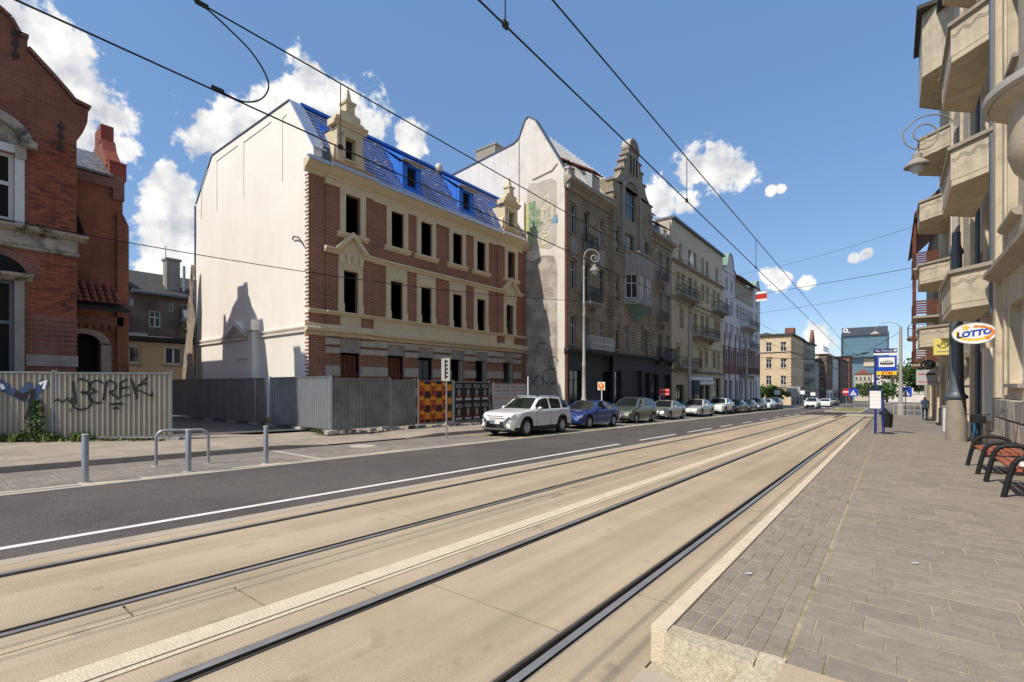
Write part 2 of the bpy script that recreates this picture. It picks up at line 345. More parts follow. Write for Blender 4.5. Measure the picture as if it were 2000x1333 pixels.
def copy_tree(o, parent=None):
    c = o.copy(); COL.objects.link(c)
    if parent is not None: c.parent = parent
    if c.get('_local'): LOCAL.append(c)
    for ch in o.children: copy_tree(ch, c)
    return c
FX = lambda X: (lambda u, w, d: (X+d, u, w))         # facade that looks towards +x
FXm = lambda X: (lambda u, w, d: (X-d, u, w))        # facade that looks towards -x
FY = lambda Y: (lambda u, w, d: (u, Y-d, w))         # facade that looks towards -y
def FD(p0, p1):                                      # facade between two plan points, outward to the right of p0->p1
    a = Vector((p0[0], p0[1])); e = (Vector((p1[0], p1[1]))-a); ln = e.length; e /= ln; nrm = Vector((e.y, -e.x))
    return (lambda u, w, d: (a.x+e.x*u+nrm.x*d, a.y+e.y*u+nrm.y*d, w)), ln
def wall(F, u0, u1, w0, w1, ops=(), depth=.3, mb=None, mi=0):
    """front skin with real openings and reveals; ops: (u0,u1,w0,w1)"""
    mb = mb or MB()
    ops = [(max(o[0], u0), min(o[1], u1), max(o[2], w0), min(o[3], w1)) for o in ops if o[0] < u1 and o[1] > u0 and o[2] < w1 and o[3] > w0]
    us = sorted({u0, u1}|{q for o in ops for q in o[:2] if u0 < q < u1}); ws = sorted({w0, w1}|{q for o in ops for q in o[2:4] if w0 < q < w1})
    ins = lambda a, b: any(o[0] < a < o[1] and o[2] < b < o[3] for o in ops)
    for i in range(len(us)-1):
        j = 0
        while j < len(ws)-1:
            if ins((us[i]+us[i+1])/2, (ws[j]+ws[j+1])/2): j += 1; continue
            k = j
            while k+1 < len(ws)-1 and not ins((us[i]+us[i+1])/2, (ws[k+1]+ws[k+2])/2): k += 1
            mb.quad(F(us[i], ws[j], 0), F(us[i+1], ws[j], 0), F(us[i+1], ws[k+1], 0), F(us[i], ws[k+1], 0), mi); j = k+1
    for a, b, c, d in [o[:4] for o in ops]:
        for p, q in (((a, c), (b, c)), ((b, c), (b, d)), ((b, d), (a, d)), ((a, d), (a, c))):
            mb.quad(F(p[0], p[1], 0), F(q[0], q[1], 0), F(q[0], q[1], -depth), F(p[0], p[1], -depth), mi)
    return mb
def window(par, F, u0, u1, w0, w1, d=-.16, fm='window_white', pm='glass', mull=1, tr=.68, fw=.055, sill=None, name='window'):
    m = MB(); 
    for a in ((u0, u0+fw, w0, w1), (u1-fw, u1, w0, w1), (u0+fw, u1-fw, w0, w0+fw), (u0+fw, u1-fw, w1-fw, w1)): m.fb(F, a[0], a[1], a[2], a[3], d-.05, d)
    zt = w0+(w1-w0)*tr if tr else w1-fw
    if tr: m.fb(F, u0+fw, u1-fw, zt-fw*.5, zt+fw*.5, d-.048, d+.004)
    for k in range(mull):
        c = u0+(u1-u0)*(k+1)/(mull+1); m.fb(F, c-fw*.5, c+fw*.5, w0+fw, (zt-fw*.5), d-.046, d+.008)
        if tr and mull < 3: m.fb(F, c-fw*.3, c+fw*.3, zt+fw*.5, w1-fw, d-.046, d+.002)
    f = m.build(name, fm, par)
    g = MB(); g.fb(F, u0+.01, u1-.01, w0+.01, w1-.01, d-.045, d-.03); g.build('pane', pm, f)
    if sill: s = MB(); s.fb(F, u0-.08, u1+.08, w0-.09, w0-.003, d+.01, .1); s.build('sill', sill, f)
    return f
def textmesh(txt, size, bold=0.):
    c = bpy.data.curves.new('t', 'FONT'); c.body = txt; c.size = size; c.align_x = 'CENTER'; c.align_y = 'CENTER'; c.extrude = .002; c.resolution_u = 3; c.offset = bold*size
    o = bpy.data.objects.new('t', c); COL.objects.link(o)
    dg = bpy.context.evaluated_depsgraph_get(); me = bpy.data.meshes.new_from_object(o.evaluated_get(dg)); bpy.data.objects.remove(o); return me
def lettering(txt, size, F, u, w, d, m, parent, sx=1., shear=0., name='lettering', rot=0., bold=0.):
    me = textmesh(txt, size, bold); ca, sa = math.cos(rot), math.sin(rot)
    for v in me.vertices:
        x, y, z = v.co; x = x*sx+y*shear; x, y = x*ca-y*sa, x*sa+y*ca
        v.co = F(u+x, w+y, d+z)
    me.materials.clear(); me.materials.append(MT[m] if isinstance(m, str) else m); me.update()
    return link(name, me, parent)
def ribbon(F, strokes, wd, d, mb=None, mi=0):        # brush strokes lying on a facade
    mb = mb or MB()
    for st in strokes:
        pts = [Vector(p) for p in st]; n = len(pts); lft = []; rgt = []
        for i, p in enumerate(pts):
            t = (pts[min(i+1, n-1)]-pts[max(i-1, 0)]); t = t.normalized() if t.length > 1e-9 else Vector((1, 0)); q = Vector((-t.y, t.x))*wd*.5*(1+.25*math.sin(i*2.1))
            lft.append(F(p.x+q.x, p.y+q.y, d)); rgt.append(F(p.x-q.x, p.y-q.y, d))
        o = len(mb.v); mb.v += lft+rgt
        for i in range(n-1): mb.f.append((o+i, o+i+1, o+n+i+1, o+n+i)); mb.mi.append(mi)
    return mb
def arc(cx, cy, rx, ry, a0, a1, n=10): return [(cx+rx*math.cos(R(a0+(a1-a0)*i/n)), cy+ry*math.sin(R(a0+(a1-a0)*i/n))) for i in range(n+1)]
def brick_skin(F, u0, u1, w0, w1, holes, bw, bh, jt, mats, parent, cap=300, d=.009, seed=1):
    # single bricks standing proud of the mortar bed; the largest are parts, the rest one part
    rnd = random.Random(seed); rest = MB(); n = 0; cache = {}; r_ = 0; w = w0
    while w+bh <= w1+1e-6:
        u = u0-(bw*.5 if r_ % 2 else 0)
        while u < u1:
            a, b = max(u, u0)+jt*.5, min(u+bw, u1)-jt*.5; u += bw
            if b-a < .04 or any(b > h[0] and a < h[1] and w+bh > h[2] and w < h[3] for h in holes): continue
            mi = rnd.choice((0, 0, 1, 1, 2)); dd = d+rnd.uniform(-.003, .004)
            if n < cap:
                n += 1; q = MB(); q.fb(F, a, b, w+jt*.5, w+bh-jt*.5, -.01, dd); q.build('brick', mats[mi], parent)
            else: rest.fb(F, a, b, w+jt*.5, w+bh-jt*.5, -.01, dd, mi)
        w += bh; r_ += 1
    if rest.f: rest.build('brickwork', mats, parent, kind='stuff')
def slope_sheet(mb, x0, x1, y0, y1, dz, th=0., mi=0):
    z0, z1 = gz(y0, dz), gz(y1, dz)
    if not th: return mb.quad((x0, y0, z0), (x1, y0, z0), (x1, y1, z1), (x0, y1, z1), mi)
    return mb.add([(x0,y0,z0-th),(x1,y0,z0-th),(x1,y1,z1-th),(x0,y1,z1-th),(x0,y0,z0),(x1,y0,z0),(x1,y1,z1),(x0,y1,z1)],
                  [(0,3,2,1),(4,5,6,7),(0,1,5,4),(1,2,6,5),(2,3,7,6),(3,0,4,7)], mi)
def sheet(name, x0, x1, y0, y1, dz, m, th=0., parent=None, kind='structure'):
    return slope_sheet(MB(), x0, x1, y0, y1, dz, th).build(name, m, parent, kind=kind)

# ------------------------------------------------------------------ ground, road, track
sheet('ground', -2500, 2500, -400, 4000, -.16, 'earth')
sheet('road', -10.9, -6.88, -40, 420, 0, 'asphalt', .14)
sheet('side_street', -80, -6.88, 88, 114, .006, 'asphalt', 0)
sheet('junction_road', -6.88, 60, 62, 112, .004, 'asphalt')
sheet('road_beyond', -6.88, -2.2, 112, 420, .0, 'asphalt')
track = sheet('tram_track', -6.88, -1.1, -20, 62, -.06, 'joint', .05)
rj = random.Random(5)
X1, X2, X3, X4 = -6.30, -4.84, -3.26, -1.80      # centres of the four rail grooves
cols = [(-6.88, -6.66, 'concrete_grey', 0), (-6.655, X1-.11, 'concrete', 0), (X1+.06, X2-.06, 'concrete', 0), (X2+.11, -4.45, 'concrete', 0), (-4.445, -3.86, 'concrete', 0),
        (-3.60, X3-.11, 'concrete', 0), (X3+.06, X4-.06, 'concrete', 0), (X4+.11, -1.212, 'concrete', 0)]
for ci, (a, b, mt_, dz) in enumerate(cols):
    step = 3.9 if ci in (2, 6) else 5.4; y = -2.0+(0.02 if ci == 6 else 1.0+.7*ci)-step
    if ci == 6: y = 2.93-3.9*2
    while y < 52:
        ye = min(y+step, 54); j = .010
        m = MB(); slope_sheet(m, a, b, y+j, ye-j, rj.uniform(-.002, .002), .06)
        m.build('concrete_slab', mt_, track); y = ye
y = -4.
while y < 46:      # the raised pale strip between the two tracks
    m = MB(); slope_sheet(m, -3.857, -3.66, y, y+3.98, .012, .07); slope_sheet(m, -3.65, -3.604, y, y+3.98, .006, .07); m.build('tactile_strip', 'cream_stone', track); y += 4
def path_off(xb, side_curve=True):
    pts = []
    for y in [-12, 0, 10, 20, 30, 40, 48]: pts.append((xb, y, 0.))
    Rr = 22-(xb+1.8); 
    for k in range(1, 13):
        a = R(7.5*k); pts.append((xb+Rr*(1-math.cos(a)), 48+Rr*math.sin(a), a))
    return pts
def rail(xb, s, curved=True):
    # s=+1: running head on the +x side of the groove
    prof = [(-.075, 0), (-.075, .002), (-.035, .002), (-.028, .002), (-.022, -.035), (.018, -.035), (.022, .004), (.080, .004), (.090, -.03)]
    pts = path_off(xb) if curved else [(xb, y, 0.) for y in (-12, 0, 10, 20, 30, 40, 54)]
    segs = {'rail': (4, 8, 'steel'), 'rail_groove': (3, 6, 'rail_dark'), 'rail_filler': (0, 4, 'filler')}
    def strip(a, b, dzz, m, nm, par):
        q = MB(); o = 0
        for x, y, an in pts:
            for e in (a, b):
                ee = e*s; q.v.append((x+ee*math.cos(an), y-ee*math.sin(an), gz(y-ee*math.sin(an), dzz)))
        for i in range(len(pts)-1): q.f.append((2*i, 2*i+1, 2*i+3, 2*i+2)); q.mi.append(0)
        return q.build(nm, m, par, fix=False)
    h = strip(.02, .078, .006, 'steel', 'rail', track)
    strip(-.022, .021, -.03, 'rail_dark', 'groove', h); strip(-.045, -.022, .004, 'rail_dark', 'keeper', h)
    strip(-.11, -.045, -.002, 'filler', 'filler', h); strip(.078, .095, -.012, 'rail_dark', 'gasket', h); strip(.095, .12, -.001, 'filler', 'filler', h)
rail(X1, -1, False); rail(X2, 1, False); rail(X3, -1); rail(X4, 1)
sheet('apron', -3.6, 40, 54, 78, -.002, 'concrete_grey')
# painted lines
def dash(x0, x1, y0, y1, m='white_paint', nm='road_marking', dz=.005):
    return sheet(nm, x0, x1, y0, y1, dz, m)
dash(-7.42, -7.30, -30, 15.4)
y = 17.2
while y < 84: dash(-7.46, -7.34, y, y+3.8 if y < 24 else y+2.6); y += 5.4 if y < 24 else 5.2
for k in range(9): dash(-9.8+k*.95, -9.35+k*.95, 92, 95.5, dz=.009)
for k in range(5): dash(-9.0, -8.8, 118+k*9, 123+k*9)
for k in range(4): dash(-5+k*2, -3.8+k*2, 84, 84.5)
# left kerb line and parking bay
kl = sheet('kerb_line', -11.06, -10.9, -40, 100, .012, 'kerb', .1)
for k in range(40):
    y = -1+k*1.0; 
    if y < 14: m = MB(); slope_sheet(m, -11.22, -11.07, y, y+.985, .018+rj.uniform(-.004, .004), .1); m.build('kerb_stone', 'kerb' if k % 3 else 'cream_stone', kl)
for k in range(52):
    y = 13.6+k*.95; dash(-11.30, -11.12, y, y+.5, 'yellow_paint' if y < 22.5 or 36 < y < 39 else 'white_paint', 'parking_marking', .016)
for y in (14.1, 20.6, 26.4, 32.3, 38.3, 45.5): dash(-13.6, -11.3, y, y+.12, 'yellow_paint' if y < 21 else 'white_paint', 'parking_marking', .016)
sheet('parking_lane', -13.72, -11.06, -40, 100, .008, 'parking', .1)
# left pavement with kerb; lowered at the yard entrance
pv = MB()
prof = [(-40, .13), (6.9, .13), (8.3, .03), (11.4, .03), (12.8, .13), (100, .13)]
for (a, da), (b, db) in zip(prof, prof[1:]):
    pv.quad((-13.9, a, gz(a, da)), (-13.9, b, gz(b, db)), (-36, b, gz(b, .13)), (-36, a, gz(a, .13)))
pv.build('pavement', 'sidewalk', kind='structure', fix=False)
kb = MB()
for (a, da), (b, db) in zip(prof, prof[1:]):
    if da < .05 and db < .05: continue
    kb.add([(-13.72, a, gz(a, -.05)), (-13.72, b, gz(b, -.05)), (-13.74, b, gz(b, db+.003)), (-13.74, a, gz(a, da+.003)), (-13.9, b, gz(b, db+.003)), (-13.9, a, gz(a, da+.003))], [(0, 1, 2, 3), (3, 2, 4, 5)])
kb.build('pavement_kerb', 'kerb_dark', kind='structure', fix=False)
sheet('yard_ground', -60, -18.6, 5.2, 10.7, .137, 'yard')
m = MB(); slope_sheet(m, -13.7, -11.1, 6.45, 6.6, .013); m.build('ramp_edge', 'kerb', kind='structure')
# platform and right pavement
PD = .22
pf = MB()
slope_sheet(pf, -1.1, -.47, 3.0, 27.5, PD-.005); slope_sheet(pf, -.47, 3.4, -6, 27.5, PD-.005); 
z0 = gz(27.5, PD-.005); z1 = gz(32.5, .08); qf = MB(); qf.quad((-1.1, 27.5, z0), (3.4, 27.5, z0), (3.4, 32.5, z1), (-1.1, 32.5, z1)); slope_sheet(qf, -1.1, 3.4, 32.5, 62, .08); qf.build('corner_pavement', 'parking', kind='structure', fix=False)
platform = pf.build('tram_platform', 'paver_joint', kind='structure', fix=False)
m = MB(); slope_sheet(m, -1.2, -.5, -8, 2.96, -.004); m.build('track_crossing', 'concrete_grey', kind='structure')
for a, b, c, d, mt_ in ((-1.2, -.52, .6, 1.75, 'concrete_grey'), (-1.2, -.52, 1.77, 2.85, 'concrete_grey'), (-.468, 1.2, 1.2, 3.045, 'concrete')):
    m = MB(); slope_sheet(m, a, b, c, d, .02 if a < -1 else PD+.004, .05); m.build('concrete_slab', mt_, platform)
y = 2.98
while y < 27.4:
    ye = min(y+1.0, 27.5); m = MB(); slope_sheet(m, -1.208, -1.105, y+.004, ye-.004, PD+.012, .36); m.build('kerb_stone', 'cream_stone', platform); y = ye
# end blocks of the platform
m = MB(); m.add([(-1.10,2.86,-.1),(-.62,2.86,-.1),(-.62,3.06,-.1),(-1.10,3.06,-.1),(-1.10,2.93,.165),(-.60,2.93,.165),(-.60,3.08,.165),(-1.10,3.08,.165)], [(0,3,2,1),(4,5,6,7),(0,1,5,4),(1,2,6,5),(2,3,7,6),(3,0,4,7)]); m.build('end_stone', 'granite', platform)
m = MB(); m.add([(-.80,2.3,-.1),(-.52,2.3,-.1),(-.46,3.08,-.1),(-.59,3.08,-.1),(-.80,2.3,.03),(-.52,2.3,.05),(-.46,3.08,.170),(-.59,3.08,.168)], [(0,3,2,1),(4,5,6,7),(0,1,5,4),(1,2,6,5),(2,3,7,6),(3,0,4,7)]); m.build('ramp_stone', 'granite', platform)
# individual paving stones, the largest as parts, the rest as one
def stones(x0, x1, y0, y1, bw, bl, jt, nm, alongy, cap, skip=None):
    rr = random.Random(11); lst = []
    if alongy:
        nx = round((x1-x0)/bw)
        for i in range(nx):
            y = y0-rr.random()*bl
            while y < y1:
                a, b = max(y, y0), min(y+bl, y1)
                if b-a > .03: lst.append((x0+i*bw+jt, x0+(i+1)*bw-jt, a+jt*.6, b-jt*.6))
                y += bl
    else:
        k = 0; y = y0
        while y < y1:
            x = x0-rr.random()*bw
            while x < x1:
                a, b = max(x, x0), min(x+bw, x1)
                if b-a > .04: lst.append((a+jt, b-jt, y+jt, min(y+bl, y1)-jt))
                x += bw
            y += bl
    if skip: lst = [q for q in lst if not skip(*q)]
    lst.sort(key=lambda q: math.hypot((q[0]+q[1])/2, (q[2]+q[3])/2)-.0*(q[1]-q[0]))
    seen = [q for q in lst if q[2] > (2.6 if q[0] < .6 else 2.9+q[0]*.55)]; seen_id = set(map(id, seen[:cap])); rest = MB(); mats = ['paver', 'paver_b', 'paver_c']; cache = {}
    for q in lst:
        mi = rr.choice((0, 0, 0, 1, 1, 2)); dz = PD+rr.uniform(-.003, .003)
        if id(q) in seen_id:
            key = (round(q[1]-q[0], 4), round(q[3]-q[2], 4), mi)
            if key not in cache:
                mb = MB(); w, l_ = q[1]-q[0], q[3]-q[2]; e = .004; z1 = -SL*l_
                mb.add([(0,0,-.05),(w,0,-.05),(w,l_,z1-.05),(0,l_,z1-.05),(0,0,-e),(w,0,-e),(w,l_,z1-e),(0,l_,z1-e),(e,e,0),(w-e,e,0),(w-e,l_-e,z1),(e,l_-e,z1)],
                       [(0,1,5,4),(1,2,6,5),(2,3,7,6),(3,0,4,7),(4,5,9,8),(5,6,10,9),(6,7,11,10),(7,4,8,11),(8,9,10,11)])
                o = mb.build(nm, mats[mi], platform); cache[key] = o.data
            else: o = link(nm, cache[key], platform)
            o.location = (q[0], q[2], gz(q[2], dz)); 
        else: slope_sheet(rest, q[0], q[1], q[2], q[3], dz, .04, mi)
    if rest.f: rest.build(nm+'_field', mats, platform, kind='stuff')
stones(-1.10, -.48, 3.09, 27.4, .1033, .2, .004, 'paving_brick', True, 300)
stones(-.46, 2.9, 1.3, 27.4, .36, .25, .0045, 'paving_slab', False, 300, lambda a, b, c, d: a < 1.2 and c < 3.04)
# ------------------------------------------------------------------ brick town house under renovation
BX = -19.5; FB = FX(BX); FG = FY(10.85)
bh = thing('brick_townhouse', 'red brick town house under renovation with empty windows and blue roof membrane', 'building', (BX, 10.85, -.1))
c3 = [12.92, 15.53, 17.45, 19.80, 21.82, 24.63]; c2 = [12.80, 15.47, 17.43, 19.79, 21.81, 24.46]; cg = [12.85, 15.45, 17.4, 19.8, 21.85, 24.45]
ops = [(c-.39, c+.39, 8.66, 10.38) for c in c3]+[(c-.38, c+.38, 5.05, 6.90) for c in c2]+[(c-.5, c+.5, -.6, 3.2) for c in cg]
wall(FB, 10.85, 26.4, -1.1, 11.0, ops, .10).build('brick_wall', 'brick_new', bh)
m = MB(); m.box(-31.5, -19.93, 10.95, 26.3, 4.02, 4.2); m.box(-31.5, -19.93, 10.95, 26.3, 7.7, 7.9); m.box(-31.5, -19.93, 10.95, 26.3, 11.0, 11.2); m.build('floor_slab', 'unlit_room', bh)
m = MB(); m.box(-23.6, -23.4, 10.95, 26.3, -1, 11); m.build('inner_wall', 'unlit_room', bh)
m = MB(); m.box(-31.6, -19.6, 26.3, 26.45, -1.1, 14.2); m.box(-31.6, -31.4, 10.9, 26.4, -1.1, 12); m.build('rear_wall', 'white_wall', bh)
# projecting end bays
for a, b, cc in ((11.62, 14.0, 0), (23.35, 25.75, 5)):
    o3, o2 = c3[cc], c2[cc]
    wall(lambda u, w, d: FB(u, w, d+.09), a, b, 4.42, 10.9, [(o3-.39, o3+.39, 8.66, 10.38), (o2-.38, o2+.38, 5.05, 6.9)], .088).build('bay_wall', 'brick_new', bh)
    m = MB(); m.fb(FB, a, a+.01, 4.42, 10.9, 0, .088); m.fb(FB, b-.01, b, 4.42, 10.9, 0, .088); m.build('bay_return', 'brick_new', bh)
fr = MB(); fr.fb(FB, 11.58, 14.05, 10.55, 10.93, .0, .17); fr.fb(FB, 14.06, 23.3, 10.52, 10.93, .0, .08); fr.fb(FB, 23.31, 25.8, 10.55, 10.93, 0, .17); fr.build('frieze', 'stucco', bh)
corn = [(0, 10.78), (.10, 10.80), (.12, 10.92), (.22, 10.96), (.42, 11.14), (.46, 11.16), (.46, 11.28), (0, 11.30)]
m = MB(); m.fprof(FB, corn, 10.62, 26.55)
bump_ = [(0, 10.80), (.22, 10.82), (.24, 10.93), (.34, 10.97), (.54, 11.15), (.58, 11.17), (.58, 11.295), (0, 11.305)]
for a, b in ((11.6, 14.0), (23.35, 25.75)): m.fprof(FB, bump_, a, b)
m.build('cornice', 'stucco', bh)
m = MB(); m.fprof(FB, [(.30, 11.31), (.475, 11.31), (.49, 11.20), (.50, 11.20), (.50, 11.36), (.30, 11.40)], 10.6, 26.5)
for a, b in ((11.6, 14.0), (23.35, 25.75)): m.fprof(FB, [(.42, 11.335), (.60, 11.335), (.61, 11.22), (.62, 11.22), (.62, 11.38), (.42, 11.42)], a, b)
m.build('gutter', 'zinc', bh)
for i, c in enumerate(c3):
    k = .10 if i in (0, 5) else 0.
    m = MB()
    for s in (-1, 1):
        e = sorted((c+s*.39, c+s*.66)); m.fb(FB, e[0], e[1], 8.56, 10.60, k, k+.075)
    m.fb(FB, c-.39, c+.39, 10.38, 10.60, k, k+.075)
    m.build('window_surround', 'stucco', bh)
    m = MB(); m.fprof(FB, [(k, 8.36), (k+.06, 8.38), (k+.16, 8.50), (k+.17, 8.60), (k, 8.62)], c-.80, c+.80); m.build('window_sill', 'stucco', bh)
for i, c in enumerate(c2):
    k = .10 if i in (0, 5) else 0.
    m = MB(); w = .62 if k else .64
    for s in (-1, 1):
        e = sorted((c+s*.38, c+s*w)); m.fb(FB, e[0], e[1], 5.02, 7.55, k, k+.08)
        e = sorted((c+s*.36, c+s*(w+.03))); m.fb(FB, e[0], e[1], 5.02, 5.4, k+.004, k+.12)
    m.fb(FB, c-.38, c+.38, 6.90, 7.55, k, k+.08)
    for q in (-.42, -.14, .14, .42): m.fprism(FB, [(c+q*.7-.11, 6.95), (c+q*.7+.11, 6.95), (c+q*1.05+.13, 7.42), (c+q*1.05-.13, 7.42)], k+.08, k+.11)
    m.build('window_surround', 'stucco', bh)
belt = lambda z, h, d: [(0, z), (d*.5, z+.02), (d*.6, z+h*.45), (d, z+h*.6), (d, z+h*.9), (0, z+h)]
m = MB(); m.fprof(FB, belt(7.55, .28, .22), 14.1, 23.3); m.build('upper_belt', 'stucco', bh)
for c in (12.80, 24.46):
    m = MB(); k = .09
    for s in (-1, 1):
        e = sorted((c+s*.55, c+s*1.32)); m.fprof(FB, [(d+k, z) for d, z in belt(7.55, .26, .26)], e[0], e[1])
        m.fprism(FB, [(c+s*.62, 7.78), (c+s*.86, 7.78), (c, 8.66), (c, 8.44)], k+.005, k+.30)
    m.fprism(FB, [(c-.60, 7.56), (c+.60, 7.56), (c+.55, 7.82), (c, 8.42), (c-.55, 7.82)], k, k+.10)
    for q in (-.5, -.17, .17, .5): m.fb(FB, c+q-.10, c+q+.10, 7.2, 7.62, k+.08, k+.17)
    m.build('pediment', 'stucco', bh)
m = MB(); m.fprof(FB, belt(4.83, .2, .17), 10.8, 26.42)
for a, b in ((11.6, 14.0), (23.35, 25.75)): m.fprof(FB, [(d+.1, z+.002) for d, z in belt(4.83, .195, .17)], a, b)
m.build('sill_belt', 'stucco', bh)
m = MB()
for a, b in ((12.3, 13.35), (14.1, 23.3), (24.0, 24.95)): m.fb(FB, a, b, 4.36, 4.84, 0, .115 if a < 14 or a > 23.5 else .05)
m.build('apron_panel', 'stucco', bh)
m = MB(); m.fprof(FB, [(0, 3.88), (.05, 3.9), (.07, 4.02), (.22, 4.08), (.24, 4.20), (.10, 4.24), (.08, 4.40), (0, 4.42)], 10.66, 26.45)
for a, b in ((11.6, 14.0), (23.35, 25.75)): m.fprof(FB, [(.0, 3.89), (.15, 3.91), (.17, 4.03), (.32, 4.09), (.34, 4.205), (.20, 4.245), (.18, 4.395), (0, 4.415)], a, b)
m.build('lower_belt', 'stucco', bh)
# ground floor: stone courses between brick
edges = [11.60]+[q for c in cg for q in (c-.5, c+.5)]+[25.8]
for i in range(0, len(edges), 2):
    a, b = edges[i], edges[i+1]
    for z0, z1 in ((.05, .5), (1.10, 1.58), (2.12, 2.60), (3.12, 3.42), (3.50, 3.84)):
        m = MB(); e = .04
        m.add([FB(a+.02, z0, 0), FB(b-.02, z0, 0), FB(b-.02, z1, 0), FB(a+.02, z1, 0), FB(a+.02+e, z0+e, .11), FB(b-.02-e, z0+e, .11), FB(b-.02-e, z1-e, .11), FB(a+.02+e, z1-e, .11)],
              [(0, 1, 5, 4), (1, 2, 6, 5), (2, 3, 7, 6), (3, 0, 4, 7), (4, 5, 6, 7)])
        m.build('stone_block', 'stone_pale', bh)
for c in cg: m = MB(); m.fb(FB, c-.495, c+.495, 3.2, 3.86, -.08, .03); m.build('lintel', 'stone_grey', bh)
for k in range(60): m = MB(); m.fb(FB, 14.2+k*.15, 14.28+k*.15, 3.72, 3.84, .02, .10); m.build('dentil', 'stucco', bh)
for ci, c in enumerate(cg):
    if ci < 2:
        for k in range(4):
            m = MB(); m.fb(FB, c-.46+k*.235, c-.26+k*.235, -.4, 3.12, -.22, -.19); m.build('plank', 'board', bh)
        m = MB(); m.fb(FB, c-.49, c+.49, 2.15, 2.3, -.185, -.15); m.build('plank', 'board', bh)
    elif ci == 2: window(bh, FB, c-.48, c+.48, -.4, 3.1, -.2, 'iron', 'glass_pale', 1, .7, name='shop_door')
    else:
        m = MB(); m.fb(FB, c+.28, c+.48, -.5, 3.15, -.2, -.02); m.build('door_jamb', 'stone_grey', bh)
# gable wall
gp = [(-31.9, -1.1), (-19.52, -1.1), (-19.52, 11.0), (-19.12, 11.45), (-19.12, 11.75), (-21.1, 14.42), (-29.6, 14.46), (-31.9, 12.3)]
m = MB(); m.fprism(FG, gp, 0, -.4); m.build('gable_wall', 'white_wall', bh)
m = MB(); z = .4; k = 0
while z < 10.7:
    if not 3.85 < z < 4.45 and not 4.8 < z < 5.05: m.fb(FG, -19.70 if k % 2 else -19.80, -19.49, z, z+.074, 0, .012)
    z += .156; k += 1
m.build('brick_toothing', 'brick_new', bh)
m = MB()
def edge_strip(mb, pts, w, t, y0, y1):
    for (a, b), (c, d) in zip(pts, pts[1:]):
        n = Vector((d-b, -(c-a))).normalized()*t
        if n.y < 0: n = -n
        mb.add([(a, y0, b), (c, y0, d), (c, y1, d), (a, y1, b), (a+n.x, y0, b+n.y), (c+n.x, y0, d+n.y), (c+n.x, y1, d+n.y), (a+n.x, y1, b+n.y)], [(0,3,2,1),(4,5,6,7),(0,1,5,4),(1,2,6,5),(2,3,7,6),(3,0,4,7)])
edge_strip(m, [(-31.95, 12.3), (-29.62, 14.47), (-21.1, 14.43)], .5, .05, 10.80, 11.3); m.build('gable_coping', 'dark_zinc', bh)
m = MB(); edge_strip(m, [(-21.08, 14.42), (-19.08, 11.74)], .5, .05, 10.80, 11.42); m.build('gable_flashing', 'zinc', bh)
m = MB(); m.box(-19.5, -19.11, 11.26, 11.62, 11.32, 11.98); m.build('dark_flashing', 'dark_zinc', bh)
m = MB()
for z in (4.00, 4.20): m.fprof(FG, [(0, z), (.09, z+.02), (.10, z+.08), (0, z+.11)], -31.95, -19.6)
m.build('gable_string_course', 'white_wall', bh)
m = MB()
for st in ([(-31.2, 11.3), (-31.1, 13.0), (-30.2, 13.85)], [(-29.0, 11.3), (-29.0, 14.0), (-26.4, 14.05)], [(-25.7, 11.2), (-25.7, 14.0), (-22.8, 14.05)], [(-21.75, 11.0), (-21.75, 13.85), (-21.4, 13.9)]):
    for (a, b), (c, d) in zip(st, st[1:]):
        q = Vector((c-a, d-b)).normalized(); n = Vector((-q.y, q.x))*.022
        m.fprism(FG, [(a-n.x, b-n.y), (c-n.x, d-n.y), (c+n.x, d+n.y), (a+n.x, b+n.y)], .002, .03)
m.build('gable_lesene', 'white_wall', bh)
# pedimented porch remnant on the gable
m = MB()
for a in (-27.5, -24.85): m.fprism(FG, [(a, 4.12), (a, 4.34), (-26.15, 5.0), (-26.15, 4.74)], 0, .30)
m.build('porch_pediment', 'white_wall', bh)
m = MB(); m.fb(FG, -24.55, -24.12, -.6, 4.35, 0, .28); m.fb(FG, -24.75, -23.95, 4.36, 4.86, 0, .42); m.build('porch_pilaster', 'white_wall', bh)
m = MB(); m.fb(FG, -26.4, -24.95, -.6, 3.05, 0, .012); m.fb(FG, -26.5, -24.85, 3.05, 3.13, 0, .06); m.build('blocked_door', 'white_wall', bh)
m = MB(); m.tube([(-31.98, 10.8, -.5), (-31.98, 10.8, 12.2)], .05, 8); m.build('downpipe', 'dark_zinc', bh)
m = MB(); m.tube([(-20.75, 10.80, 8.15), (-20.5, 10.72, 8.22), (-20.1, 10.72, 8.1), (-19.8, 10.80, 7.7)], .03, 6); m.build('cable_stub', 'iron', bh)
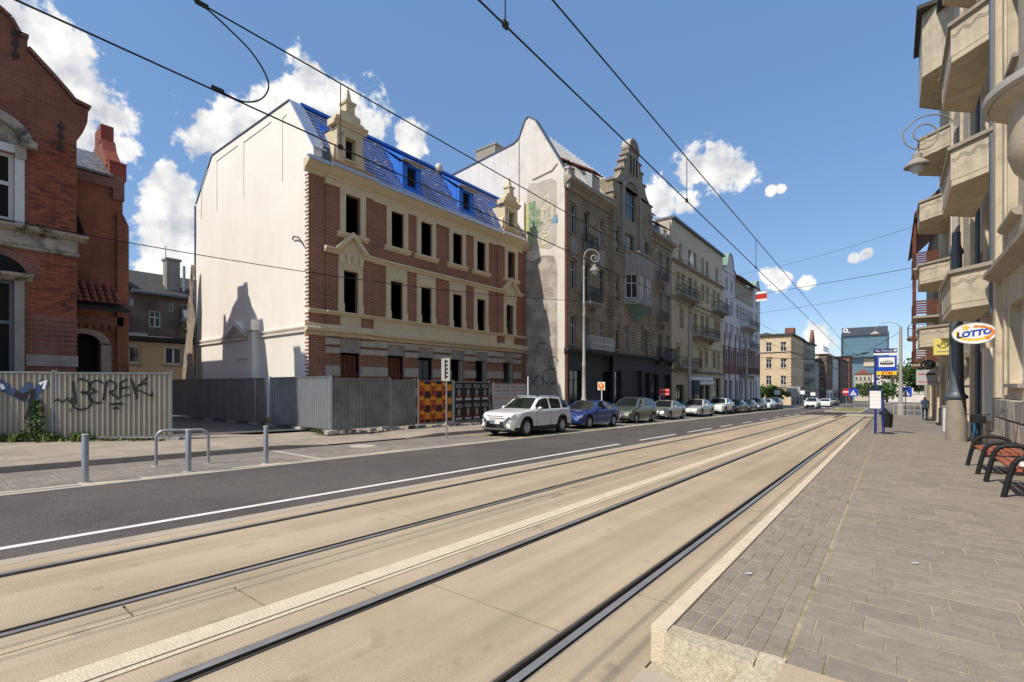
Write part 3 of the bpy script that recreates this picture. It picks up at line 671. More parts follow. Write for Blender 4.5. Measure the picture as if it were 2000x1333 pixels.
# roof
roof = MB()
rp = [(-19.15, 11.36), (-21.1, 14.36), (-29.6, 14.4), (-31.85, 12.2), (-31.6, 11.9), (-29.5, 14.1), (-21.2, 14.1), (-19.5, 11.36)]
n = len(rp); roof.add([(x, 11.25, z) for x, z in rp]+[(x, 26.3, z) for x, z in rp], [(i, (i+1) % n, n+(i+1) % n, n+i) for i in range(n)]); ro = roof.build('roof', 'membrane', bh)
dn = Vector((14.36-11.36, 0, -(-21.1+19.15))).normalized()   # outward normal of the front slope (x,z)
nx, nz = dn.x, dn.z
def onroof(t, lift): return (-19.15+(-1.95)*t+nx*lift, 11.36+3.0*t+nz*lift)
blk = [(11.9, 13.5, 0, .72), (15.75, 17.1, .06, .55), (19.85, 21.2, .06, .55), (23.6, 25.3, 0, .72)]
rk = random.Random(2)
for k in range(14):
    t = .03+k*.069; segs = [(11.45, 26.2)]
    for a, b, t0, t1 in blk:
        if t0 <= t <= t1+.02:
            new = []
            for s0, s1 in segs:
                if s1 <= a or s0 >= b: new.append((s0, s1)); continue
                if s0 < a: new.append((s0, a))
                if b < s1: new.append((b, s1))
            segs = new
    for s0, s1 in segs:
        x, z = onroof(t, .07); m = MB(); m.box(x-.018, x+.018, s0, s1-rk.uniform(0, .06), z-.02, z+.02); m.build('batten', 'batten', ro)
for k in range(19):
    y = 11.6+k*.8
    if any(a-.1 < y < b+.1 for a, b, *_ in blk): continue
    m = MB(); a, b = onroof(.0, .0), onroof(.98, .0); c, d = onroof(.0, .045), onroof(.98, .045)
    m.add([(a[0], y, a[1]), (b[0], y, b[1]), (b[0], y+.05, b[1]), (a[0], y+.05, a[1]), (c[0], y, c[1]), (d[0], y, d[1]), (d[0], y+.05, d[1]), (c[0], y+.05, c[1])], [(0,3,2,1),(4,5,6,7),(0,1,5,4),(1,2,6,5),(2,3,7,6),(3,0,4,7)])
    m.build('counter_batten', 'membrane', ro)
m = MB(); m.box(-21.3, -20.95, 11.3, 26.3, 14.36, 14.5); m.build('ridge_board', 'membrane', ro)
for k in range(46):       # loose pale sheets and clips on the battens
    y = rk.uniform(14.3, 23); t = rk.uniform(.1, .9)
    if any(a < y < b and t0-.05 < t < t1+.05 for a, b, t0, t1 in blk): continue
    x, z = onroof(t, .11); m = MB(); m.box(x-.05, x+.03, y, y+.12, z-.03, z+.04); m.build('roof_clip', 'zinc', ro)
# membrane covered dormers
for c in (16.42, 20.5):
    F2 = FX(-19.42); m = MB()
    y0, y1 = c-.62, c+.62
    for a, b in ((y0, c-.30), (c+.30, y1)): m.box(-19.62, -19.42, a, b, 11.55, 13.05)
    m.box(-19.62, -19.42, c-.30, c+.30, 12.92, 13.05); m.box(-19.62, -19.42, c-.30, c+.30, 11.55, 11.72)
    for y in (y0, y1-.04): m.add([(-19.60, y, 11.5), (-19.60, y, 13.05), (-20.95, y, 14.1), (-19.60, y+.04, 11.5), (-19.60, y+.04, 13.05), (-20.95, y+.04, 14.1)], [(0, 1, 2), (3, 5, 4), (0, 3, 4, 1), (1, 4, 5, 2), (0, 2, 5, 3)])
    d = m.build('dormer', 'membrane', bh)
    m = MB(); m.add([(-19.28, y0-.1, 13.02), (-19.28, y1+.1, 13.02), (-21.0, y1+.1, 14.22), (-21.0, y0-.1, 14.22), (-19.28, y0-.1, 13.08), (-19.28, y1+.1, 13.08), (-21.0, y1+.1, 14.28), (-21.0, y0-.1, 14.28)], [(0,3,2,1),(4,5,6,7),(0,1,5,4),(1,2,6,5),(2,3,7,6),(3,0,4,7)]); m.build('dormer_roof', 'membrane', d)
    m = MB(); m.box(-19.277, -19.24, y0-.12, y1+.12, 13.03, 13.15); m.build('fascia_board', 'timber', d)
    m = MB(); m.box(-19.60, -19.58, c-.298, c+.298, 11.722, 12.918); m.build('dormer_shade_sheet', 'dark_void', d)  # black sheet behind the dormer front, painted in place of interior shade
# stone gablets with obelisks
for c in (12.68, 24.45):
    Fg = FX(-19.22); m = MB()
    y0, y1 = c-.66, c+.66
    for a, b in ((y0, c-.27), (c+.27, y1)): m.fb(Fg, a, b, 11.36, 13.25, -.5, 0)
    m.fb(Fg, c-.27, c+.27, 12.86, 13.25, -.5, 0); m.fb(Fg, c-.27, c+.27, 11.36, 11.86, -.5, 0)
    for s in (-1, 1):
        e = sorted((c+s*.27, c+s*.40)); m.fb(Fg, e[0], e[1], 11.86, 12.98, .0, .05)
        m.fprism(Fg, [(c+s*.66, 11.36), (c+s*1.12, 11.36), (c+s*.96, 11.55), (c+s*.80, 11.85), (c+s*.76, 12.3), (c+s*.66, 12.45)], -.4, -.06)
    m.fb(Fg, c-.40, c+.40, 12.86, 13.0, .001, .06); m.fb(Fg, c-.30, c+.30, 11.78, 11.86, .001, .09)
    g = m.build('stone_gablet', 'stucco', bh)
    for s in (-1, 1):
        m = MB(); e = sorted((-19.24, -20.6)); yy = c+s*.62; m.box(-20.75, -19.3, min(yy, yy-s*.06), max(yy, yy-s*.06), 11.4, 13.2); m.build('cheek', 'stucco', g)
    m = MB(); m.box(-21.0, -19.3, c-.66, c+.66, 13.21, 13.26); m.build('gablet_roof', 'dark_zinc', g)
    m = MB(); m.fprof(Fg, [(-.5, 13.25), (.05, 13.27), (.08, 13.38), (.18, 13.44), (.18, 13.52), (-.5, 13.54)], c-.84, c+.84)
    m.fprism(Fg, [(c-.74, 13.54), (c+.74, 13.54), (c+.70, 13.68), (c+.52, 13.72), (c+.42, 13.92), (c+.24, 14.02), (c-.24, 14.02), (c-.42, 13.92), (c-.52, 13.72), (c-.70, 13.68)], -.35, .02)
    m.build('gablet_crown', 'stucco', g)
    for s in (-1, 1):
        m = MB(); m.lathe([(.02, -.02), (.12, -.02), (.12, .06), (.02, .06)], (-19.24, c+s*.40, 13.84), 14, axis='x'); m.build('volute', 'stucco', g)
    m = MB(); m.fb(Fg, c-.22, c+.22, 14.0, 14.42, -.42, .02); m.fb(Fg, c-.28, c+.28, 14.42, 14.52, -.48, .08); m.fb(Fg, c-.19, c+.19, 14.52, 14.58, -.39, -.01)
    x0, x1 = -19.55, -19.29
    m.add([(x0, c-.13, 14.58), (x1, c-.13, 14.58), (x1, c+.13, 14.58), (x0, c+.13, 14.58), (-19.46, c-.045, 15.12), (-19.38, c-.045, 15.12), (-19.38, c+.045, 15.12), (-19.46, c+.045, 15.12), (-19.42, c, 15.22)],
          [(0, 1, 5, 4), (1, 2, 6, 5), (2, 3, 7, 6), (3, 0, 4, 7), (4, 5, 8), (5, 6, 8), (6, 7, 8), (7, 4, 8)])
    m.build('obelisk', 'stucco', g)
    m = MB(); m.box(-19.55, -19.52, c-.268, c+.268, 11.862, 12.858); m.build('gablet_shade_sheet', 'dark_void', g)  # black sheet behind the gablet window, darkness inside put into its colour
    m = MB(); m.box(-19.18, -18.94, c-1.05, c+1.15, 11.42, 11.52); m.build('scaffold_board', 'timber', bh)
m = MB(); m.lathe([(.02, .0), (.16, .0), (.22, .1), (.22, .3), (.14, .42), (.02, .44)], (-20.9, 19.7, 14.3), 14); m.build('vent_cowl', 'batten', bh, smooth=True)
m = MB(); m.add([(-19.3, 22.9, 11.6), (-19.3, 23.4, 11.5), (-20.0, 23.45, 12.7), (-20.1, 23.05, 12.9)], [(0, 1, 2, 3)]); m.add([(-19.25, 25.5, 11.6), (-19.25, 26.2, 11.5), (-20.2, 26.2, 13.0), (-20.1, 25.7, 12.6)], [(0, 1, 2, 3)]); m.build('loose_sheet', 'zinc', ro, fix=False)
# netting left on the back corner
net = MB(); rn = random.Random(4); P = []
for i in range(9):
    z = 8.6-i*1.05; w = .3+i*.22
    for j in range(6): P.append((-31.25-w*j/5+rn.uniform(-.05, .05), 10.6-.2*abs(math.sin(j*1.7+i)), z+rn.uniform(-.1, .1)))
net.add(P, [(i*6+j, i*6+j+1, i*6+j+7, i*6+j+6) for i in range(8) for j in range(5)])
m_('netting', (.30, .245, .19), .9, .3, 2, .6, 12, streak=.6)
tag(net.build('scaffold_netting', 'netting', smooth=True), 'torn beige scaffold netting hanging down the rear corner of the white gable', 'netting')

# ------------------------------------------------------------------ grey brick tenement with the mural
GX = -16.5; FT = FX(GX); FTG = FY(26.5)
gt = thing('grey_tenement', 'sooty yellow brick tenement with stepped curved front gable and oriel', 'building', (GX, 26.5, -.4))
m_('shop_dark', (.035, .037, .045), .7, .2, 1.5, .1, 30)
m_('plaster_gable', (.68, .62, .54), .92, .1, .8, .2, 40, streak=.25, stain=((.46, .40, .33), .55, .74, .55))
m_('plaster_low', (.47, .42, .36), .92, .15, .9, .3, 40, stain=((.34, .30, .26), .5, .72, .7))
MT['brick_pale'] = brickmat('brick_pale', (.47, .41, .34), (.39, .34, .285), (.24, .21, .175), .26, .09, .016, .22, .3, .7, stain=((.50, .45, .38), .5, .62, .9))
m_('oriel_grey', (.31, .30, .29), .9, .2, 1.6, .3, 30, streak=.5)
m_('copper', (.13, .21, .19), .8, .2, 2, .1, streak=.3)
colsL = [27.6, 29.4, 31.6]; colsR = [40.65, 42.85, 44.8]; colsC = [33.5, 38.95]
fl = [(4.4, 6.4), (8.1, 10.1), (11.7, 13.75)]
ops = []; wins = []
for c in colsL+colsR:
    for k, (a, b) in enumerate(fl):
        bal = (c in (29.4, 42.85)) and k != 0 or (c == 42.85 and k == 0)
        lo = a-.62 if bal else a
        ops.append((c-.40, c+.40, lo, b)); wins.append((c-.40, c+.40, lo, b))
for c in (28.0, 32.5, 41.6, 44.6): ops.append((c-.85, c+.85, -.5 if c != 32.5 else .2, 2.75))
wall(FT, 26.5, 45.8, 4.05, 14.7, ops, .28).build('brick_wall', 'brick_grey', gt)
wall(FT, 26.5, 45.8, -1.6, 4.05, ops, .28).build('shop_front', 'shop_dark', gt)
Fc = lambda u, w, d: FT(u, w, d+.32)
opc = [(c-.36, c+.36, a, b) for c in colsC for a, b in fl]+[(34.85, 36.55, 11.75, 13.6), (34.75, 35.55, 4.4, 6.45), (37.9, 39.4-.9, 4.5, 6.8), (34.95, 36.85, 14.75, 17.0)]
wall(Fc, 32.75, 40.05, 4.05, 17.2, opc, .3).build('centre_wall', 'brick_grey', gt)
m = MB(); m.fb(FT, 32.75, 32.77, 4.05, 17.2, -1.6, .318); m.fb(FT, 40.03, 40.05, 4.05, 17.2, -1.6, .318); m.build('centre_return', 'brick_grey', gt)
wall(Fc, 32.75, 40.05, -1.6, 4.05, [(33.0, 34.2, -.9, 2.8), (36.3, 38.1, -.9, 2.9), (38.6, 39.8, .1, 2.8)], .3).build('centre_shop_front', 'shop_dark', gt)
for q in ((33.0, 34.2, .1, 2.8), (38.6, 39.8, .1, 2.8)): window(gt, Fc, *q, -.2, 'iron', 'glass', 0, .75)
m = MB(); m.fb(Fc, 36.35, 38.05, -.9, 2.85, -.29, -.2); m.build('entrance_door', 'black', gt)
for w_ in wins: window(gt, FT, *w_, -.15, 'window_grey' if random.random() < .15 else 'window_white', 'glass' if random.random() < .45 else 'glass_pale', 1, .66, sill='stone_grey')
for w_ in opc[:6]: window(gt, Fc, *w_, -.15, 'window_grey', 'glass', 1, .66, sill='stone_grey')
window(gt, Fc, 34.85, 36.55, 11.75, 13.6, -.15, 'window_grey', 'glass', 2, .66, sill='stone_grey')
window(gt, Fc, 34.75, 35.55, 4.4, 6.45, -.15, 'window_white', 'glass', 1, .62)
window(gt, Fc, 37.9, 38.5, 4.5, 6.8, -.15, 'window_grey', 'glass', 1, .62)
window(gt, Fc, 34.95, 36.85, 14.75, 17.0, -.15, 'window_grey', 'glass', 2, .6)
for c in (28.0, 32.5, 41.6, 44.6): window(gt, FT, c-.85, c+.85, -.5 if c != 32.5 else .2, 2.75, -.2, 'iron', 'glass', 1, .8)
# flat arches above windows
for w_ in wins:
    m = MB(); c = (w_[0]+w_[1])/2; pts = arc(c, w_[3]-.18, .50, .40, 0, 180, 8); pin = arc(c, w_[3]-.18, .40, .24, 180, 0, 8)
    m.fprism(FT, pts+pin, .0, .06); m.build('window_arch', 'brick_grey', gt)
for c in colsL+colsR:
    m = MB(); m.fb(FT, c-.42, c+.42, 10.3, 11.55, .0, .05); m.build('apron_panel', 'oriel_grey', gt)
corn = lambda z, h, d: [(0, z), (d*.25, z+.03), (d*.3, z+h*.35), (d*.9, z+h*.6), (d, z+h*.62), (d, z+h*.95), (0, z+h)]
for a, b in ((26.4, 32.74), (40.06, 45.85)): m = MB(); m.fprof(FT, corn(14.45, .72, .55), a, b); m.build('cornice', 'stucco_old', gt)
m = MB(); m.fprof(FT, corn(3.75, .4, .35), 26.45, 32.74); m.fprof(FT, corn(3.75, .4, .35), 40.06, 45.85); m.fprof(Fc, corn(3.76, .42, .32), 32.7, 40.1); m.build('shop_cornice', 'shop_dark', gt)
m = MB(); m.fb(FT, 26.5, 26.8, 14.4, 15.6, .0, .3); m.fb(FT, 26.46, 26.86, 15.6, 15.75, -.02, .36); m.build('corner_bracket', 'plaster_low', gt)
# stepped front gable
hw = [(3.65, 17.0), (3.35, 17.05), (3.1, 17.3), (2.75, 17.5), (2.45, 17.8), (2.3, 18.15), (2.3, 18.3), (1.75, 18.3), (1.75, 19.15), (1.35, 19.15), (1.35, 19.75), (.95, 19.75), (.95, 20.35)]
cy = 36.4
gpoly = [(cy+a, b) for a, b in hw]+arc(cy, 20.55, .85, .75, 0, 180, 10)+[(cy-a, b) for a, b in reversed(hw)]
m = MB(); m.fprism(Fc, gpoly, 0, -.55); fg = m.build('front_gable', 'brick_grey', gt)
m = MB()
for a, z in ((2.3, 18.3), (1.75, 19.15), (1.35, 19.75)):
    for s in (-1, 1):
        e = sorted((cy+s*(a+.12), cy+s*(a-.5))); m.fb(Fc, e[0], e[1], z, z+.12, -.6, .08)
for s in (-1, 1):
    e = sorted((cy+s*3.75, cy+s*2.95)); m.fb(Fc, e[0], e[1], 16.1, 16.25, -.6, .12); m.fb(Fc, e[0], e[1], 17.0, 17.1, -.6, .1)
m.fb(Fc, cy-1.0, cy+1.0, 20.35, 20.48, -.6, .08)
m.build('gable_ledge', 'stone_grey', fg)
m = MB(); ro_ = arc(cy, 20.55, .95, .85, 0, 180, 12); ri_ = arc(cy, 20.55, .78, .68, 180, 0, 12); m.fprism(Fc, ro_+ri_, -.6, .1); m.build('gable_cap', 'plaster_low', fg)
m = MB()
for q in (-.55, 0, .55): m.fb(Fc, cy+q-.12, cy+q+.12, 18.5, 19.9, .0, .02)
m.build('gable_niche', 'dark_void', fg)  # niches are flat near-black strips, their shade painted rather than cut
m = MB(); m.fprism(Fc, arc(35.9, 16.3, 1.75, 1.75, 0, 180, 14)+arc(35.9, 16.3, 1.45, 1.45, 180, 0, 14), .0, .14)
for s in (-1, 1): e = sorted((35.9+s*1.45, 35.9+s*1.75)); m.fb(Fc, e[0], e[1], 12.3, 16.3, 0, .14)
m.build('blind_arch', 'stone_grey', fg)
k = 0
for s in (-1, 1):
    for z in range(18):
        m = MB(); e = sorted((cy+s*3.62, cy+s*(3.62-(.5 if z % 2 else .32)))); m.fb(Fc, e[0], e[1], 5.2+z*.62, 5.72+z*.62, 0, .07); m.build('quoin', 'brick_grey', gt)
# oriel
def poly_shell(mb, pts, z0, z1, mi=0):
    n = len(pts)
    mb.add([(x, y, z0) for x, y in pts]+[(x, y, z1) for x, y in pts], [(i, i+1, n+i+1, n+i) for i in range(n-1)]+[tuple(range(n)), tuple(range(2*n-1, n-1, -1))], mi)
ox = GX+.32; op = [(ox, 34.7), (ox+.85, 35.5), (ox+.85, 38.3), (ox, 39.1)]
m = MB(); poly_shell(m, op, 8.15, 8.5); poly_shell(m, op, 10.35, 12.0); o_ = m.build('oriel', 'oriel_grey', gt)
m = MB(); po = [(ox, 34.6), (ox+.92, 35.45), (ox+.92, 38.35), (ox, 39.2)]; poly_shell(m, po, 12.0, 12.14); poly_shell(m, po, 8.02, 8.15); m.build('oriel_ledge', 'stone_grey', o_)
m = MB(); a = (ox, 36.9, 6.7); m.add([(ox, 34.9, 8.02), (ox+.8, 35.6, 8.02), (ox+.8, 38.2, 8.02), (ox, 38.9, 8.02), a], [(0, 1, 4), (1, 2, 4), (2, 3, 4), (0, 3, 2, 1)]); m.build('oriel_corbel', 'copper', o_)
for p0, p1 in zip(op, op[1:]):
    Fo, ln = FD(p0, p1)
    k = 2 if ln > 2 else 1
    for j in range(k):
        a, b = ln*j/k+.12, ln*(j+1)/k-.12
        window(gt, Fo, a, b, 8.5, 10.35, -.06, 'window_white', 'glass', 1, .62)
    for e in [0.0]+[ln*j/k-.12 for j in range(1, k+1)]: m = MB(); m.fb(Fo, e, e+(.12 if e in (0.0,) or abs(e-ln+.12) < 1e-6 else .24), 8.5, 10.35, -.14, 0); m.build('oriel_post', 'oriel_grey', o_)
# balconies
def railing(F, u0, u1, z0, d, h=.95, mt='iron', par=None, sp=.13, sides=True, orn=True):
    m = MB()
    m.fb(F, u0, u1, z0+h-.04, z0+h, d-.04, d); m.fb(F, u0, u1, z0+.08, z0+.11, d-.035, d-.005)
    n = max(2, int((u1-u0)/sp))
    for i in range(n+1): u = u0+(u1-u0)*i/n; m.fb(F, u-.011, u+.011, z0, z0+h-.04, d-.03, d-.008)
    if sides:
        for u in (u0, u1):
            m.fb(F, u-.02, u+.02, z0+h-.04, z0+h, 0, d-.04)
            for i in range(max(2, int(d/sp))): e = d*i/max(2, int(d/sp)); m.fb(F, u-.011, u+.011, z0, z0+h-.04, e, e+.022)
    if orn:
        for i in range(n): u = u0+(u1-u0)*(i+.5)/n; m.fb(F, u-.035, u+.035, z0+.42, z0+.50, d-.028, d-.012)
    return m.build('railing', mt, par)
def balcony(par, F, u0, u1, z, d, mt='stone_grey', rm='iron', h=.95, sp=.13):
    m = MB(); m.fb(F, u0, u1, z-.16, z, 0, d); m.fb(F, u0+.06, u1-.06, z-.26, z-.16, 0, d-.08)
    for u in (u0+.18, u1-.30): m.fprism(F, [(u, z-.26), (u+.12, z-.26), (u+.12, z-.6), (u, z-.6)], 0, d*.35)
    b = m.build('balcony', mt, par); railing(F, u0+.04, u1-.04, z, d-.03, h, rm, b, sp); return b
balcony(gt, FT, 28.7, 30.2, 11.0, .55); balcony(gt, FT, 28.6, 30.4, 7.4, .75); balcony(gt, FT, 28.9, 32.3, 3.55+.6, .7, 'shop_dark', 'window_white')
balcony(gt, FT, 42.1, 43.6, 7.4, .6); balcony(gt, FT, 42.1, 43.6, 11.0, .55); balcony(gt, FT, 42.0, 45.4, 4.2, .7, 'shop_dark')
# gable with mural
gp = [(-29.5, -1.6), (-16.48, -1.6), (-16.48, 15.5), (-17.6, 17.5), (-18.1, 18.4), (-18.85, 19.6), (-19.1, 19.85), (-19.35, 19.95), (-19.62, 19.8), (-19.9, 19.3), (-20.15, 18.7), (-20.6, 18.5), (-29.5, 17.65)]
m = MB(); m.fprism(FTG, gp, 0, -.4); gw = m.build('gable_wall', 'plaster_gable', gt)
m = MB(); edge_strip(m, [(-29.5, 17.65), (-20.6, 18.5), (-20.15, 18.7), (-19.62, 19.8), (-19.35, 19.95), (-18.85, 19.6), (-17.6, 17.5), (-16.4, 15.5)], 0, .06, 26.42, 26.95); m.build('gable_coping', 'dark_zinc', gt)
m = MB(); m.fprism(FTG, [(-19.45, 10.95), (-19.1, 10.75), (-18.4, 10.9), (-17.6, 10.7), (-17.1, 10.95), (-17.1, 15.0), (-17.5, 15.3), (-18.6, 15.25), (-19.2, 15.4), (-19.45, 15.1)], .0, .018); m.build('weathered_render', 'plaster_low', gw); m = MB(); m.fprism(FTG, [(-19.8, -1.6), (-17.05, -1.6), (-17.05, 9.6), (-17.3, 10.2), (-18.2, 10.35), (-19.0, 10.1), (-19.6, 10.3), (-19.8, 9.8)], .0, .020); m.build('bare_brickwork', 'brick_pale', gw)
m = MB(); m.fb(FTG, -20.16, -20.10, 10, 18.6, 0, .03); m.fprism(FTG, [(-19.0, 15.55), (-17.4, 15.75), (-17.0, 16.1), (-17.05, 16.15), (-17.45, 15.82), (-19.0, 15.62)], .0, .05); m.build('wall_crack', 'stucco_old', gw)
m_('mural_green', (.15, .25, .13), .9, .3, 3, 0, stain=((.44, .40, .33), .46, .66, 2.5))
m_('mural_yellow', (.50, .47, .22), .9, .25, 3, 0, stain=((.44, .40, .3), .52, .66, 2.5))
m_('mural_blue', (.16, .28, .36), .9, .3, 3, 0, stain=((.44, .40, .3), .5, .66, 2.5))
m = MB()
for a, b, c, d in ((-19.42, -18.75, 12.9, 14.1), (-19.42, -18.35, 12.3, 13.5), (-19.4, -18.9, 11.6, 12.5), (-18.9, -18.4, 11.9, 12.4)): m.fb(FTG, a, b, c, d, .02, .024+.001*(c % 1))
m.build('mural_patch', 'mural_green', gw)
yl = [[(-18.35, 13.95), (-17.75, 14.25), (-17.75, 13.7), (-18.3, 13.35)], [(-18.2, 13.3), (-17.45, 13.6), (-17.45, 12.7), (-18.25, 12.5), (-18.2, 13.3)], [(-18.3, 12.5), (-17.7, 12.4), (-18.2, 11.9), (-17.6, 11.75)], [(-18.2, 11.6), (-18.2, 11.1), (-17.75, 11.15)], [(-18.2, 11.6), (-17.75, 11.65)], [(-19.3, 12.2), (-19.35, 11.7), (-18.7, 11.5)], [(-19.45, 14.1), (-19.45, 12.0)]]
ribbon(FTG, yl, .26, .027).build('mural_outline', 'mural_yellow', gw, fix=False)
ribbon(FTG, [[(a+.04, b+.02) for a, b in s_] for s_ in yl[:5]], .12, .031).build('mural_lettering', 'plaster_gable', gw, fix=False)
m = MB(); m.fb(FTG, -17.5, -17.0, 12.3, 12.8, .02, .0262); m.fb(FTG, -18.4, -18.0, 13.0, 13.3, .02, .0264); m.build('mural_patch', 'mural_blue', gw)
gl = [arc(-17.6, 2.3, .55, .5, 20, 320, 12), arc(-18.5, 1.8, .4, .6, -60, 250, 12), [(-19.2, 2.6), (-18.9, 1.4), (-18.6, 2.3)], arc(-17.3, 3.2, .35, .4, 0, 300, 10), [(-17.9, 1.0), (-17.2, 1.5), (-16.8, .9)], arc(-18.2, 4.2, .5, .35, 0, 260, 10), arc(-17.2, .6, .5, .45, -40, 220, 10), arc(-18.4, .5, .55, .5, -40, 240, 10)]
ribbon(FTG, gl, .045, .026).build('graffiti', 'paint_black', gw, fix=False)
m = MB(); m.tube([(GX+.12, 26.62, -.6), (GX+.12, 26.62, 14.4)], .07, 8); m.build('downpipe', 'board', gt)
# roofs
m = MB(); rp = [(-16.45, 15.1), (-19.2, 19.35), (-20.3, 18.35), (-29.4, 17.5), (-29.4, 17.2), (-20.3, 18.0), (-19.2, 19.0), (-16.9, 15.1)]; n = len(rp)
m.add([(x, 26.9, z) for x, z in rp]+[(x, 45.8, z) for x, z in rp], [(i, (i+1) % n, n+(i+1) % n, n+i) for i in range(n)]); rf = m.build('roof', 'roof_tin', gt)
m = MB()
for k in range(34):
    y = 27.2+k*.55; m.add([(-16.4, y, 15.16), (-19.15, y, 19.42), (-19.15, y+.04, 19.42), (-16.4, y+.04, 15.16), (-16.36, y, 15.2), (-19.11, y, 19.46), (-19.11, y+.04, 19.46), (-16.36, y+.04, 15.2)], [(0,3,2,1),(4,5,6,7),(0,1,5,4),(1,2,6,5),(2,3,7,6),(3,0,4,7)])
m.build('standing_seam', 'roof_tin', rf)
for y0, y1, z0, z1 in ((26.95, 28.0, 15.3, 16.2), (30.4, 31.5, 15.3, 16.75), (40.3, 41.4, 15.3, 16.7), (42.2, 43.2, 15.4, 16.2), (44.0, 44.9, 15.4, 16.3)):
    Fd = FX(-16.62); m = MB(); m.fb(Fd, y0, y1, z0, z1, -1.2, 0); d = m.build('dormer', 'window_grey', gt)
    m = MB(); m.add([(-16.4, y0-.15, z1), (-16.4, y1+.15, z1), (-18.6, y1+.15, z1+1.35), (-18.6, y0-.15, z1+1.35), (-16.4, y0-.15, z1+.1), (-16.4, y1+.15, z1+.1), (-18.6, y1+.15, z1+1.45), (-18.6, y0-.15, z1+1.45)], [(0,3,2,1),(4,5,6,7),(0,1,5,4),(1,2,6,5),(2,3,7,6),(3,0,4,7)]); m.build('dormer_roof', 'board', d)
    m = MB(); m.fb(Fd, y0+.1, y1-.1, z0+.25, z1-.12, .0, .03); m.build('pane', 'glass', d)
m = MB(); m.box(-24.6, -22.7, 26.95, 27.9, 17.5, 19.3); m.build('chimney', 'stucco_old', gt); m = MB(); m.box(-24.7, -22.6, 26.9, 28.0, 19.3, 19.42); m.build('chimney_cap', 'stucco_old', gt)
m = MB(); m.box(-29.4, -16.6, 45.5, 45.8, -1.6, 17.4); m.box(-29.5, -29.2, 26.6, 45.8, -1.6, 17.4); m.build('rear_wall', 'plaster_low', gt)
m = MB(); m.box(-18.2, -18.0, 26.9, 45.5, -1.6, 15); m.build('inner_wall', 'dark_void', gt)
# ------------------------------------------------------------------ cream tenement
ct_ = thing('cream_tenement', 'dirty cream tenement with flat roof and iron balconies', 'building', (GX, 45.8, -.8))
m_('cream_old', (.53, .445, .29), .92, .16, .9, .3, 30, streak=.4)
m_('cream_top', (.55, .48, .36), .92, .1, .9, .3, 30, streak=.25)
Fq = FX(GX)
w5 = [48.3, 51.1, 52.9, 55.45, 57.2, 61.0]; w4 = [47.5, 49.0, 51.1, 52.9, 55.4, 57.2, 59.8, 61.6]; w3 = [48.6, 51.2, 52.9, 55.3, 57.1, 60.4, 61.7]; w2 = [47.6, 51.0, 54.7, 56.8, 59.9, 61.6]
ops = [(c-.42, c+.42, 14.35, 15.9) for c in w5]+[(c-.42, c+.42, 11.3, 12.95) for c in w4]+[(c-.45, c+.45, 7.6, 9.45) for c in w3]+[(c-.45, c+.45, 3.9, 5.6) for c in w2]
sh_ = [(47.0, 49.5, -1.0, 1.8), (51.2, 53.6, -1, 1.75), (54.2, 56.0, -1, 1.75), (56.4, 58.3, -1, 1.75), (59.4, 62.6, -1, 2.6)]
wall(Fq, 45.8, 63.7, 3.0, 13.85, ops, .28).build('wall', 'cream_old', ct_)
wall(Fq, 45.8, 63.7, 13.85, 17.75, ops, .28).build('attic_wall', 'cream_top', ct_)
wall(Fq, 45.8, 63.7, -2, 3.0, sh_, .4).build('shop_front', 'cream_old', ct_)
for o in ops: window(ct_, Fq, *o[:4], -.16, 'window_grey' if random.random() < .5 else 'window_white', 'glass', 1, .65, sill='stone_grey')
for o in sh_: window(ct_, Fq, *o, -.25, 'iron', 'glass', 1, .8)
for i, o in enumerate(ops[len(w5):]):
    m = MB()
    if i >= len(w4): m.fprof(Fq, [(0, o[3]+.15), (.12, o[3]+.2), (.2, o[3]+.3), (0, o[3]+.36)], o[0]-.18, o[1]+.18)
    for p, q in ((o[0]-.14, o[0]), (o[1], o[1]+.14)): m.fb(Fq, p, q, o[2], o[3]+.12, .0, .05)
    m.fb(Fq, o[0], o[1], o[3], o[3]+.16, 0, .05); m.build('window_surround', 'cream_old', ct_)
m = MB(); m.fprof(Fq, corn(13.62, .32, .3), 45.8, 63.65); m.fprof(Fq, corn(3.0, .3, .25), 45.82, 63.65); m.fprof(Fq, corn(10.2, .2, .14), 45.82, 63.65); m.build('string_course', 'stucco_old', ct_)
m = MB(); m.fb(Fq, 45.7, 63.8, 17.75, 17.95, -12, .3); m.build('roof', 'dark_zinc', ct_)
wall(FY(45.82), -28, -16.5, -2, 17.75).build('gable_wall', 'cream_top', ct_)
m = MB(); m.box(-28, -16.52, 63.4, 63.66, -2, 17.7); m.box(-28.2, -28, 45.9, 63.6, -2, 17.7); m.box(-18.2, -18, 46, 63.4, -2, 17.5); m.build('rear_wall', 'stucco_old', ct_)
balcony(ct_, Fq, 46.9, 51.9, 10.6, .9, sp=.2); balcony(ct_, Fq, 59.3, 63.2, 10.6, 1.0, sp=.2); balcony(ct_, Fq, 52.0, 58.2, 7.0, 1.2, sp=.2); balcony(ct_, Fq, 46.6, 52.9, 3.6, .8, sp=.2)
m = MB(); m.fb(Fq, 50.9, 54.6, 1.85, 2.65, .1, .25); m.fb(Fq, 54.7, 58.6, 1.85, 2.65, .1, .25); m.build('shop_sign', 'white_plastic', ct_)
m = MB(); 
for k in range(12): m.fb(Fq, 51.3+k*.58, 51.7+k*.58, 2.16, 2.32, .25, .26)
m.build('sign_lettering', 'window_grey', ct_)
m = MB(); m.lathe([(.02, 0), (.3, .05), (.52, .16)], (GX+.85, 48.6, 14.2), 18, axis='x'); d = m.build('satellite_dish', 'white_plastic', ct_, smooth=True, fix=False); m = MB(); m.tube([(GX, 48.6, 14.1), (GX+.86, 48.6, 14.2)], .03, 6); m.build('arm', 'galv', d)
